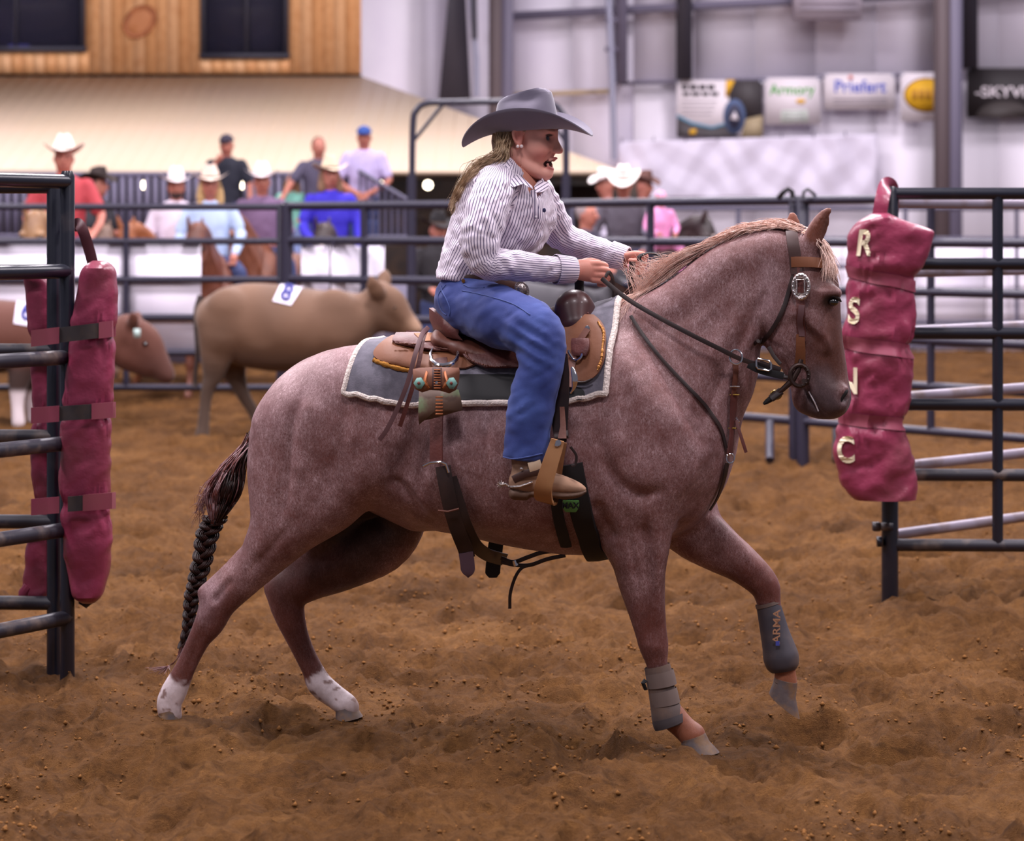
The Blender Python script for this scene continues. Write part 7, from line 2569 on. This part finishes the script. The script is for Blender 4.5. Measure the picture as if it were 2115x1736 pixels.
link('boot_lettering', tm, mk('faded_orange_print', lin(168, 122, 92), .7), b2)
m = MB(); m.box(H(1606, 1328, .058), (.012, .003, .014)); m.build('blue_mark', mk('blue_mark', lin(70, 80, 170), .5), b2)
# ------------------------------------------------------------------ cattle in the far pen
def cow_mesh(Y, rows_list, lo, hi, h=.012, subs=()):
    sd = SDF(lo, hi, h)
    for rows, k in rows_list:
        pts = [P(a, b, Y + w) for a, b, w, r, l in rows]
        rr = [r * (Y + w) / F for a, b, w, r, l in rows]
        ll = [q[4] if q[4] else rr[i] for i, q in enumerate(rows)]
        sd.tube(pts, rr, ll, (0, 1, 0), k)
    for rows, k in subs:
        sd.tube([P(a, b, Y + w) for a, b, w, r, l in rows], [r * (Y + w) / F for a, b, w, r, l in rows], [q[4] for q in rows], (0, 1, 0), k, 'sub')
    return sd.mesh(2)


TAN = [([(448, 655, 0, 46, .19), (500, 668, 0, 82, .24), (560, 676, 0, 90, .27), (620, 680, 0, 86, .27), (680, 676, 0, 74, .23), (715, 668, 0, 62, .19)], .03),
       ([(700, 665, 0, 62, .17), (740, 655, 0, 48, .13), (775, 640, 0, 44, .11)], .05),                                    # neck
       ([(784, 612, 0, 32, .11), (806, 628, 0, 34, .105), (828, 652, 0, 25, .085), (848, 672, 0, 19, .07), (858, 680, 0, 15, .065)], .03),   # head
       ([(795, 660, 0, 26, .08), (826, 674, 0, 18, .06)], .03),
       ([(786, 606, -.08, 12, .03), (778, 600, -.13, 18, .022), (770, 586, -.16, 14, .018), (766, 570, -.17, 4, .01)], .02),     # near ear
       ([(792, 592, .08, 11, .03), (794, 576, .13, 16, .02), (796, 560, .16, 5, .01)], .02),                              # far ear
       ([(705, 690, -.02, 40, .12), (700, 715, -.02, 26, .09)], .05),                                                   # brisket
       ([(470, 640, -.14, 46, .12), (462, 690, -.15, 44, .10)], .04), ([(690, 640, -.12, 44, .10), (694, 690, -.13, 40, .09)], .05),
       ([(452, 670, -.12, 46, .10), (447, 730, -.13, 34, .08), (440, 775, -.13, 21, .05), (430, 800, -.13, 15, .04), (424, 835, -.13, 12, .032), (420, 880, -.13, 13, .04), (417, 900, -.13, 15, .05)], .04),   # near hind
       ([(470, 690, .12, 44, .10), (478, 750, .13, 30, .08), (492, 790, .13, 18, .05), (508, 825, .13, 13, .04), (524, 850, .13, 12, .035), (534, 872, .13, 14, .05)], .04),   # far hind
       ([(690, 700, -.12, 36, .09), (688, 760, -.12, 24, .06), (690, 820, -.12, 14, .04), (692, 880, -.12, 13, .04), (694, 904, -.12, 14, .05)], .04),
       ([(706, 700, .12, 34, .09), (716, 760, .12, 22, .06), (724, 820, .12, 14, .04), (728, 872, .12, 13, .045)], .04)]
Yt = 19.5
lo, hi = P(370, 930, Yt), P(890, 540, Yt)
tp, tq = cow_mesh(Yt, TAN, (lo.x, Yt - .5, lo.z), (hi.x, Yt + .5, hi.z), .015, [([(520, 640, -.33, 26, .06), (528, 700, -.33, 26, .06)], .08), ([(655, 640, -.32, 18, .05), (650, 720, -.33, 18, .05)], .07)])


def cow_color(pos, base, dark, muz, eyep, head_x):
    c = np.tile(np.array(lin(*base)), (len(pos), 1))
    px = to_px(pos)
    low = sstep(700, 790, px[:, 1])[:, None] * .75  # belly shade painted into the lower hide colour
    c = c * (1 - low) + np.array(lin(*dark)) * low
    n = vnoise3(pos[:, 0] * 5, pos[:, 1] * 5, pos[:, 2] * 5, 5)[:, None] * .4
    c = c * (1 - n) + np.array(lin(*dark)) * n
    d = np.linalg.norm(pos - np.array(tuple(muz)), axis=1); m = (1 - sstep(.06, .14, d))[:, None] * .6
    c = c * (1 - m) + np.array(lin(178, 142, 116)) * m
    return c


M_hide = mk('cattle_hide', lin(120, 90, 70), .75, attr='col', sheen=.15, bump=(40, .2, .006))
M_cowhoof = mk('cattle_hoof', lin(52, 44, 44), .6)


def steer(name, label, pos, q, col, tail_pts, eye_pts, group='cattle in the far pen'):
    r = root(name, (float(pos[:, 0].mean()), float(pos[:, 1].mean()), float(pos[:, 2].min())), label, 'steer', group)
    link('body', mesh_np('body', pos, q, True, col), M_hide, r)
    m = MB(); n = len(tail_pts)
    m.tube(catmull([tuple(p) for p in tail_pts], 4), [.026 - .012 * min(1, i / (n * 2.6)) + (.018 if i > n * 3.0 else 0) for i in range((n - 1) * 4 + 1)], 8); m.build('tail', mk('tail_switch', lin(54, 42, 40), .8) if 'tail_switch' not in bpy.data.materials else bpy.data.materials['tail_switch'], r)
    for e in eye_pts:
        m = MB(); m.ellipsoid(e, (.022, .016, .018), 10, 8); m.build('eye', M_eye, r)
    return r


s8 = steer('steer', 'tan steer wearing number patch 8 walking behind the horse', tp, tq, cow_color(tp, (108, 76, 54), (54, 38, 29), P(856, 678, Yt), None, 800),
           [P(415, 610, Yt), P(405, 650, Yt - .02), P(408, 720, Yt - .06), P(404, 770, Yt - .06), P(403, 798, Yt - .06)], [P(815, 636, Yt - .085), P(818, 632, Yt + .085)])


def number_patch(parent, pos, q, quad, ch, size, cpx, ang):
    bv = BVHTree.FromPolygons([tuple(p) for p in pos], q.tolist())
    A, B, C, D = [np.array(x, dtype=float) for x in quad]
    n = 10
    V = []
    for i in range(n + 1):
        for j in range(n + 1):
            u_, v_ = i / n, j / n
            x, y = (A * (1 - u_) + B * u_) * (1 - v_) + (D * (1 - u_) + C * u_) * v_
            p, nn = cast(bv, x, y, .008)
            k = 0
            while p is None and k < 10:
                k += 1; y += 3; p, nn = cast(bv, x, y, .008)
            V.append(tuple(p) if p is not None else tuple(P(x, y, pos[:, 1].mean())))
    Fq = [(i * (n + 1) + j, (i + 1) * (n + 1) + j, (i + 1) * (n + 1) + j + 1, i * (n + 1) + j + 1) for i in range(n) for j in range(n)]
    o = link('number_patch', mesh_np('number_patch', np.array(V), np.array(Fq)), mk('patch_white', lin(226, 220, 236), .7) if 'patch_white' not in bpy.data.materials else bpy.data.materials['patch_white'], parent)
    tm = text_mesh('numeral', ch, size, .0005, .004, dense=3)
    ca, sa = math.cos(ang), math.sin(ang)
    def f(v):
        x = (v.x * ca - v.y * sa); y = (v.x * sa + v.y * ca)
        Ym = pos[:, 1].mean()
        p, nn = cast(bv, cpx[0] + x * F / Ym, cpx[1] - y * F / Ym, .020)
        return p if p is not None else P(cpx[0] + x * F / Ym, cpx[1] - y * F / Ym, Ym - .1)
    map_mesh(tm, f)
    link('numeral', tm, mk('patch_blue', lin(66, 70, 160), .6) if 'patch_blue' not in bpy.data.materials else bpy.data.materials['patch_blue'], o)


number_patch(s8, tp, tq, [(582, 584), (627, 590), (601, 631), (563, 622)], '8', .17, (593, 606), -.42)

# red-brown steer half hidden by the left gate
Yr = 20.4
RED = [([(-230, 690, 0, 60, .22), (-150, 692, 0, 76, .27), (-60, 694, 0, 78, .28), (20, 694, 0, 74, .25), (90, 692, 0, 60, .20)], .03),
       ([(90, 690, 0, 56, .17), (160, 696, 0, 50, .13), (225, 706, 0, 48, .11)], .05),
       ([(262, 688, 0, 40, .11), (292, 708, 0, 42, .105), (318, 740, 0, 30, .085), (338, 768, 0, 22, .07), (345, 776, 0, 16, .065)], .03),
       ([(265, 730, 0, 36, .09), (305, 754, 0, 26, .07)], .03),
       ([(272, 670, -.08, 11, .03), (276, 660, -.13, 13, .02), (274, 648, -.16, 6, .012)], .02), ([(284, 668, .08, 11, .03), (285, 652, .15, 9, .02), (284, 644, .16, 4, .01)], .02),
       ([(60, 720, -.12, 40, .09), (40, 780, -.13, 24, .06), (36, 830, -.13, 14, .04), (38, 872, -.13, 14, .045)], .04), ([(70, 720, .12, 40, .09), (62, 780, .13, 22, .06), (64, 830, .13, 14, .04), (68, 866, .13, 14, .045)], .04),
       ([(-200, 720, -.12, 48, .1), (-205, 790, -.13, 24, .06), (-210, 840, -.13, 14, .04), (-212, 880, -.13, 14, .045)], .04), ([(-190, 720, .12, 48, .1), (-180, 790, .13, 24, .06), (-178, 840, .13, 14, .04), (-176, 872, .13, 14, .045)], .04)]
lo, hi = P(-310, 905, Yr), P(380, 610, Yr)
rp_, rq_ = cow_mesh(Yr, RED, (lo.x, Yr - .5, lo.z), (hi.x, Yr + .5, hi.z), .016)
cr_ = np.tile(np.array(lin(88, 44, 29)), (len(rp_), 1))
_q = to_px(rp_)
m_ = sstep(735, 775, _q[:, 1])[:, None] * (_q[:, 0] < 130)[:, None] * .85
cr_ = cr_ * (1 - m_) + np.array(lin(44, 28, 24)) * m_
m_ = sstep(800, 815, _q[:, 1])[:, None]
cr_ = cr_ * (1 - m_) + np.array(lin(214, 200, 204)) * m_
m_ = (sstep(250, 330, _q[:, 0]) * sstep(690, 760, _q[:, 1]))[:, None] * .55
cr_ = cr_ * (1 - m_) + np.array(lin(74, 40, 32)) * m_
s6 = steer('steer', 'red-brown steer wearing number patch 6 behind the left gate', rp_, rq_, cr_, [P(-270, 660, Yr), P(-286, 720, Yr), P(-284, 790, Yr), P(-282, 830, Yr)], [P(300, 710, Yr - .10), P(303, 706, Yr + .10)])
number_patch(s6, rp_, rq_, [(36, 616), (82, 620), (76, 676), (28, 668)], '6', .19, (55, 644), -.1)
m = MB(); m.box(P(283, 688, Yr - .2), (.05, .01, .07)); m.build('ear_tag', mk('pale_ear_tag', lin(170, 190, 186), .5), s6, smooth=False)

# black steer beyond the rider
bp_ = tp.copy()
cxm = bp_[:, 0].mean()
bp_[:, 0] = (bp_[:, 0] - cxm) * .95 + P(1104, 0, 18.95).x
bp_[:, 1] -= .55
bp_[:, 2] = bp_[:, 2] - bp_[:, 2].min()
bc = np.tile(np.array(lin(40, 36, 44)), (len(bp_), 1))
xm, xM = bp_[:, 0].min(), bp_[:, 0].max()
steer('steer', 'black steer standing behind the rider', bp_, tq, bc, [Vector((xm + .05, 18.95, 1.1)), Vector((xm - .02, 18.92, .9)), Vector((xm, 18.9, .6)), Vector((xm, 18.9, .4))], [Vector((xM - .16, 18.865, .99)), Vector((xM - .16, 19.035, .99))])
# ------------------------------------------------------------------ riders and onlookers behind the pen
SKIN = mk('onlooker_skin', lin(190, 122, 104), .55, var=(10, lin(172, 100, 86), .4, .7))
_mc = {}


def cmat(name, c, rough=.8, **kw):
    if name not in _mc: _mc[name] = mk(name, lin(*c), rough, **kw)
    return _mc[name]


def onlooker(label, px, py_head, Y, sc=1.0, yaw=0.0, shirt=('s', (200, 190, 205)), sleeve='long', pants=('denim', (52, 62, 104)), arms=None, seat=True, hat=None, hair=None, lean=0.0, beard=None, group=None, half=False):
    """a person whose head centre shows at (px, py_head); local frame: hip at 0, facing the camera, turned by yaw (deg)"""
    hz = .68 * sc
    hd = P(px, py_head, Y)
    Rz = Matrix.Rotation(math.radians(yaw), 3, 'Z')
    hip = hd - Rz @ Vector((0, -lean * .6, hz))
    foot = hip.z - (.55 if seat else .93) * sc
    r = root('person', (hip.x, hip.y, foot), label, 'person', group)
    T = lambda x, y, z: hip + Rz @ Vector((x * sc, y * sc - lean * max(0, z) * .85, z * sc))
    lo = (hip.x - .75 * sc, hip.y - .85 * sc, hip.z - .98 * sc); hi = (hip.x + .75 * sc, hip.y + .85 * sc, hip.z + .90 * sc)
    tz = lambda pts: [tuple(T(*p)) for p in pts]
    u = tuple(Rz @ Vector((1, 0, 0)))
    arms = arms or (((-.27, -.04, .22), (-.16, -.26, .12)), ((.27, -.04, .22), (.16, -.26, .12)))
    sh = [(-.185, 0, .46), (.185, 0, .46)]
    # body: head with nose and chin, neck, trunk, arms, hands
    def build(h, fn):
        sd = SDF(lo, hi, h); fn(sd); return sd.mesh(1)
    def fbody(sd):
        sd.ell(T(0, -.005, .70), (.078 * sc, .094 * sc, .105 * sc), np.array(Rz), k=.02); sd.ell(T(0, -.03, .635), (.058 * sc, .062 * sc, .062 * sc), np.array(Rz), k=.03)
        sd.tube(tz([(0, -.10, .70), (0, -.118, .665)]), [.010 * sc, .017 * sc], k=.02)
        for s_ in (-1, 1): sd.ell(T(.078 * s_, .01, .68), (.012, .02, .03), np.array(Rz), k=.01)
        sd.tube(tz([(0, .01, .62), (0, .01, .5)]), [.055 * sc, .062 * sc], k=.03)
        sd.tube(tz([(0, 0, .0), (0, 0, .25), (0, 0, .42)]), [.10 * sc, .10 * sc, .10 * sc], [.14 * sc, .14 * sc, .16 * sc], u, k=.04)
        for (s0, (e, hnd)) in zip(sh, arms):
            sd.tube(tz([s0, e, hnd]), [.050 * sc, .038 * sc, .028 * sc], k=.02, sub=3)
            d = (Vector(hnd) - Vector(e)).normalized()
            hp = Vector(hnd) + d * .05
            sd.ell(T(*hp), (.040 * sc, .034 * sc, .042 * sc), k=.02)
            for f in range(4):
                o_ = Vector((-.03 + .02 * f, 0, .005 * (f % 2)))
                sd.tube(tz([tuple(hp + o_), tuple(hp + d * .06 + o_ * 1.1 + Vector((0, 0, -.015)))]), [.011 * sc, .009 * sc], k=.006, sub=1)
            sd.tube(tz([tuple(hp), tuple(hp + d * .025 + Vector((0, -.03, .035)))]), [.012 * sc, .010 * sc], k=.008, sub=1)
    pos, q = build(.014, fbody)
    link('body', mesh_np('body', pos, q), SKIN, r)
    def fshirt(sd):
        sd.tube(tz([(0, 0, -.02), (0, 0, .15), (0, -.005, .32), (0, 0, .45), (0, .01, .52)]), [.125 * sc, .125 * sc, .128 * sc, .105 * sc, .06 * sc], [.175 * sc, .175 * sc, .19 * sc, .18 * sc, .08 * sc], u, k=.03)
        for (s0, (e, hnd)) in zip(sh, arms):
            if sleeve == 'long':
                w_ = Vector(e).lerp(Vector(hnd), .92)
                sd.tube(tz([s0, e, tuple(w_)]), [.070 * sc, .056 * sc, .042 * sc], k=.03, sub=3)
            else:
                w_ = Vector(s0).lerp(Vector(e), .75)
                sd.tube(tz([s0, tuple(w_)]), [.072 * sc, .066 * sc], k=.03, sub=1)
        sd.field(wrinkle(.010, 11, 10, 13, 91))
    pos, q = build(.017, fshirt)
    so = link('shirt', mesh_np('shirt', pos, q), cmat(*shirt) if not isinstance(shirt, bpy.types.Material) else shirt, r)
    m = MB()
    m.tube(tz([(-.062, -.0, .545), (-.045, -.055, .53), (0, -.085, .505), (.045, -.055, .53), (.062, 0, .545)]), .016 * sc, 6, flat=(1, .6)); m.build('collar', so.data.materials[0], so)
    if not half:
        def fleg(sd):
            sd.tube(tz([(0, 0, .0), (0, 0, -.06)]), [.12 * sc] * 2, [.165 * sc] * 2, u, k=.03, sub=1)
            for s_ in (-1, 1):
                if seat: sd.tube(tz([(.09 * s_, 0, -.03), (.26 * s_, -.22, -.12), (.30 * s_, -.20, -.50), (.30 * s_, -.22, -.54)]), [.095 * sc, .075 * sc, .052 * sc, .05 * sc], k=.03, sub=3)
                else: sd.tube(tz([(.09 * s_, 0, -.04), (.10 * s_, -.01, -.45), (.10 * s_, 0, -.88)]), [.092 * sc, .068 * sc, .055 * sc], k=.03, sub=3)
        pos, q = build(.02, fleg)
        link('jeans', mesh_np('jeans', pos, q), cmat(*pants), r)
        for s_ in (-1, 1):
            m = MB(); c = T(.30 * s_, -.27, -.575) if seat else T(.10 * s_, -.05, -.91)
            m.ellipsoid(c, (.045 * sc, .12 * sc, .04 * sc), 12, 8, Rz); m.build('boot', cmat('onlooker_boot', (60, 44, 40)), r)
    for s_ in (-1, 1):
        m = MB(); m.ellipsoid(T(.031 * s_, -.088, .715), (.011 * sc, .008 * sc, .008 * sc), 8, 6); m.build('eye', M_iris, r)
    m = MB(); m.tube(tz([(-.022, -.086, .628), (0, -.093, .626), (.022, -.086, .628)]), .006 * sc, 6); m.build('mouth', cmat('lip', (150, 74, 72)), r)
    if beard:
        sd = SDF(lo, hi, .012); sd.ell(T(0, -.04, .615), (.062 * sc, .062 * sc, .05 * sc), np.array(Rz), k=.02); sd.ell(T(0, -.03, .66), (.03, .12, .022), np.array(Rz), k=.02, op='sub')
        pos, q = sd.mesh(1); link('beard', mesh_np('beard', pos, q), cmat(*beard), r)
    if hair:
        nm, hc, length = hair
        sd = SDF(lo, hi, .013); sd.ell(T(0, .022, .72), (.085 * sc, .09 * sc, .105 * sc), np.array(Rz), k=.02)
        if length:
            for s_ in (-1, 0, 1): sd.tube(tz([(.06 * s_, .05 - .02 * abs(s_), .70), (.085 * s_, .03 - .04 * abs(s_), .58), (.09 * s_, .04 - .08 * abs(s_), .58 - length)]), [.045 * sc, .045 * sc, .022 * sc], k=.03, sub=3)
        sd.ell(T(0, -.085, .665), (.066 * sc, .07 * sc, .085 * sc), np.array(Rz), k=.01, op='sub')
        pos, q = sd.mesh(1); link('hair', mesh_np('hair', pos, q), cmat(nm, hc), r)
    if hat:
        kind, nm, hc = hat[:3]
        if kind == 'cowboy':
            tl = hat[3] if len(hat) > 3 else 0
            O = T(0, -.0, .762); Rm = Rz @ Matrix.Rotation(math.radians(-90), 3, 'Z') @ Matrix.Rotation(math.radians(tl), 3, 'Y')
            hat_parts(O, Rm, r, cmat(nm, hc), None, cmat('onlooker_hat_band', (90, 70, 60)), a_in=.10 * sc, b_in=.084 * sc, a_out=.20 * sc, b_out=.185 * sc, crown=.125 * sc, roll=.055 * sc, dip=.03 * sc, fine=False)
        else:
            m = MB(); O = T(0, .0, .745)
            rings = []
            for f in np.linspace(0, 1, 7):
                a = f * math.pi / 2
                rings.append([O + Rz @ Vector((.088 * sc * math.cos(a) * math.cos(t) + 1e-4 * math.cos(t), .098 * sc * math.cos(a) * math.sin(t), .085 * sc * math.sin(a))) for t in np.linspace(0, 2 * math.pi, 20, endpoint=False)])
            m.loft(rings); ho = m.build('cap', cmat(nm, hc), r)
            m = MB(); top = [T(.08 * math.cos(t), -.06 - .11 * math.sin(t), .745 - .012 * math.sin(t)) for t in np.linspace(0, math.pi, 14)]
            m.add([tuple(p) for p in top] + [tuple(p - Vector((0, 0, .008))) for p in top], [tuple(range(14)), tuple(range(27, 13, -1))] + [(i, 14 + i, 14 + (i + 1) % 14, (i + 1) % 14) for i in range(14)])
            m.build('cap_bill', cmat(nm, hc), ho, smooth=False)
    return r


RG, OG = 'riders waiting behind the pen', 'onlookers on the deck'
onlooker('burly rider in a red shirt and white cowboy hat at the far left', 132, 330, 23.6, 1.12, 6, ('red_shirt', (176, 62, 70)), 'short', arms=(((-.30, -.02, .20), (-.20, -.25, .06)), ((.31, -.05, .22), (.24, -.28, .04))), hat=('cowboy', 'cream_straw_hat', (242, 228, 218), -4), group=RG)
onlooker('rider in a black shirt and black hat beside the red shirt', 202, 385, 26.2, 1.0, 70, ('black_shirt', (30, 30, 38)), 'short', hat=('cowboy', 'black_felt_hat', (44, 30, 28), 4), hair=('dark_hair', (52, 36, 30), 0), group=RG)
onlooker('bearded rider in a white shirt and white straw hat', 364, 388, 26.6, 1.06, 10, ('white_shirt', (214, 200, 216)), 'long', hat=('cowboy', 'white_straw_hat', (236, 226, 228), 0), beard=('dark_beard', (62, 42, 36)), group=RG)
onlooker('long-haired rider in a pale blue shirt and cream hat', 434, 386, 24.2, 1.02, 8, ('pale_blue_shirt', (178, 198, 232)), 'long', arms=(((-.28, -.05, .20), (-.10, -.28, -.06)), ((.28, -.06, .24), (.22, -.22, .05))), hat=('cowboy', 'cream_hat_tan_brim', (222, 202, 188), 0), hair=('long_blonde_hair', (176, 142, 96), .22), group=RG)
onlooker('standing onlooker in a navy tee with one hand at his face', 468, 302, 30.6, 1.0, -8, ('navy_tee', (26, 28, 44)), 'short', ('navy_jeans', (38, 44, 84)), arms=(((-.27, -.12, .26), (-.06, -.20, .50)), ((.28, .0, .22), (.30, -.06, -.02))), seat=False, hat=('cap', 'dark_cap', (52, 44, 62)), group=OG)
onlooker('rider in a plum plaid shirt and white hat', 541, 378, 26.3, 1.05, 4, ('plum_plaid', (112, 86, 118)), 'long', hat=('cowboy', 'white_felt_hat', (232, 220, 222), 0), group=RG)
onlooker('girl in a mint green top with long hair', 603, 378, 30.5, .76, 0, ('mint_top', (124, 186, 172)), 'short', ('pale_jeans', (140, 156, 206)), hair=('light_brown_hair', (156, 116, 88), .24), seat=False, group=OG)
onlooker('standing onlooker in a dark grey vest leaning on the rail', 658, 306, 30.4, 1.0, 14, ('grey_vest', (76, 70, 92)), 'short', arms=(((-.34, -.08, .26), (-.46, -.22, .10)), ((.30, -.06, .22), (.34, -.22, .06))), seat=False, hair=('short_brown_hair', (122, 84, 70), 0), group=OG)
onlooker('rider in a bright blue pullover and tan hat', 682, 366, 24.6, 1.0, 16, ('royal_blue_pullover', (52, 40, 186)), 'long', ('dark_chaps', (62, 48, 48)), arms=(((-.27, -.06, .20), (-.20, -.24, .02)), ((.27, -.04, .20), (.24, -.24, -.08))), hat=('cowboy', 'tan_hat', (216, 196, 172), -2), hair=('neck_hair', (120, 88, 66), .03), group=RG)
onlooker('standing man in a lavender polo and blue cap, hands clasped', 752, 286, 30.2, 1.03, 0, ('lavender_polo', (184, 170, 212)), 'short', ('blue_jeans', (50, 66, 116)), arms=(((-.29, -.04, .20), (-.06, -.24, .04)), ((.29, -.04, .20), (.06, -.24, .04))), seat=False, hat=('cap', 'blue_cap', (44, 76, 150)), group=OG)
onlooker('rider in a charcoal shirt bowing under a big white hat', 1288, 382, 26.6, 1.05, -6, ('charcoal_shirt', (92, 86, 98)), 'long', arms=(((-.30, -.06, .18), (-.14, -.26, -.02)), ((.30, -.08, .18), (.20, -.26, .02))), hat=('cowboy', 'big_white_hat', (244, 232, 226), 24), lean=.22, group=RG)
onlooker('rider half hidden behind the charcoal shirt, white hat turned left', 1252, 386, 27.6, 1.0, -60, ('pale_grey_shirt', (176, 168, 186)), 'long', hat=('cowboy', 'second_white_hat', (236, 226, 224), 6), group=RG)
onlooker('rider behind the charcoal shirt wearing a brown hat', 1330, 388, 27.8, .95, 60, ('grey_plaid_shirt', (128, 122, 142)), 'long', hat=('cowboy', 'brown_hat', (96, 62, 56), 8), group=RG)
onlooker('small child in a pink top beside the charcoal shirt', 1364, 412, 26.0, .62, 20, ('pink_top', (226, 146, 196)), 'long', ('pink_pants', (206, 130, 180)), hat=('cap', 'pink_cap', (226, 160, 190)), group=RG)
onlooker('grey-haired bystander with a sunburnt neck behind the far rein hand', 1212, 446, 25.6, 1.07, 60, ('dark_blue_shirt', (56, 52, 70)), 'short', hair=('grey_hair', (150, 134, 136), 0), seat=False, group='bystanders behind the pen')
onlooker('bystander in a black hat low behind the rider back', 905, 478, 24.4, .98, 20, ('black_jacket', (38, 34, 40)), 'long', hat=('cowboy', 'low_black_hat', (30, 26, 30), 6), seat=False, group='bystanders behind the pen')

# their horses: grown the same way as the roan, seen through the rails
def other_horse(label, px, Y, ang, sc, mat, blaze=True):
    o = bpy.data.objects.new('horse', HBODY)
    COL.objects.link(o)
    base = Vector((P(px, 0, Y).x, Y, 0))
    o.matrix_world = Matrix.Translation(base) @ Matrix.Rotation(math.radians(ang), 4, 'Z') @ Matrix.Scale(sc, 4) @ Matrix.Translation((0.02, -7.98, 0))
    o.material_slots[0].link = 'OBJECT'; o.material_slots[0].material = mat
    tag(o, label, 'horse', 'horses under the waiting riders')
    def put(name, me, mt):
        c = bpy.data.objects.new(name, me); COL.objects.link(c); c.parent = o
        if not me.materials: me.materials.append(mt)
    if blaze:
        put('blaze', HBLAZE, cmat('blaze_white', (226, 210, 206)))
    for k, e in enumerate(HEYES): put('eye', e, M_eye)
    return o


HBODY = bpy.data.objects['body'].data if 'body' in bpy.data.objects and bpy.data.objects['body'].parent and bpy.data.objects['body'].parent.name == 'horse' else [o for o in bpy.data.objects if o.name.startswith('body') and o.parent is horse][0].data
bz = []
for y0 in np.linspace(590, 720, 14):
    p, n = HBVH.ray_cast(H(1850, y0, 0), (H(1600, y0 + 6, 0) - H(1850, y0, 0)).normalized())[:2]
    if p is not None: bz.append(p)
m = MB(); m.tube(bz, [.022 * (1 - .7 * y / len(bz)) for y in range(len(bz))], 8, flat=(1, .3), up=(1, 0, 0))
HBLAZE = m.mesh('blaze')
HEYES = []
for s_ in (-1, 1):
    m = MB(); m.ellipsoid(H(1721, 623, .074 * s_), (.024, .018, .018), 10, 8); HEYES.append(m.mesh('eye'))
mk_h = lambda n, c, c2: mk(n, lin(*c), .5, var=(5, lin(*c2), .4, .7))
other_horse('sorrel horse under the bearded rider', 372, 26.7, -106, 1.06, mk_h('sorrel_coat', (150, 88, 50), (128, 70, 40)))
other_horse('brown horse facing forward under the plum plaid rider', 548, 26.4, -96, 1.12, mk_h('brown_coat', (122, 70, 48), (92, 50, 36)))
other_horse('liver chestnut horse under the pale blue shirt', 436, 24.4, -82, 1.05, mk_h('chestnut_coat', (108, 58, 40), (84, 46, 34)), False)
other_horse('dark horse under the bright blue pullover', 688, 24.8, -82, 1.05, mk_h('dark_coat', (60, 42, 40), (44, 32, 32)))
other_horse('dark bay horse with a white blaze under the charcoal-shirted rider', 1310, 26.9, -38, 1.10, mk_h('bay_coat', (52, 36, 36), (38, 28, 30)))
other_horse('buckskin horse under the red-shirted rider', 134, 23.8, -86, 1.12, mk_h('buckskin_coat', (150, 112, 76), (124, 88, 60)), False)
other_horse('grey-brown horse under the black-hatted rider', 210, 26.4, -70, 1.04, mk_h('dun_coat', (120, 92, 76), (98, 74, 64)), False)
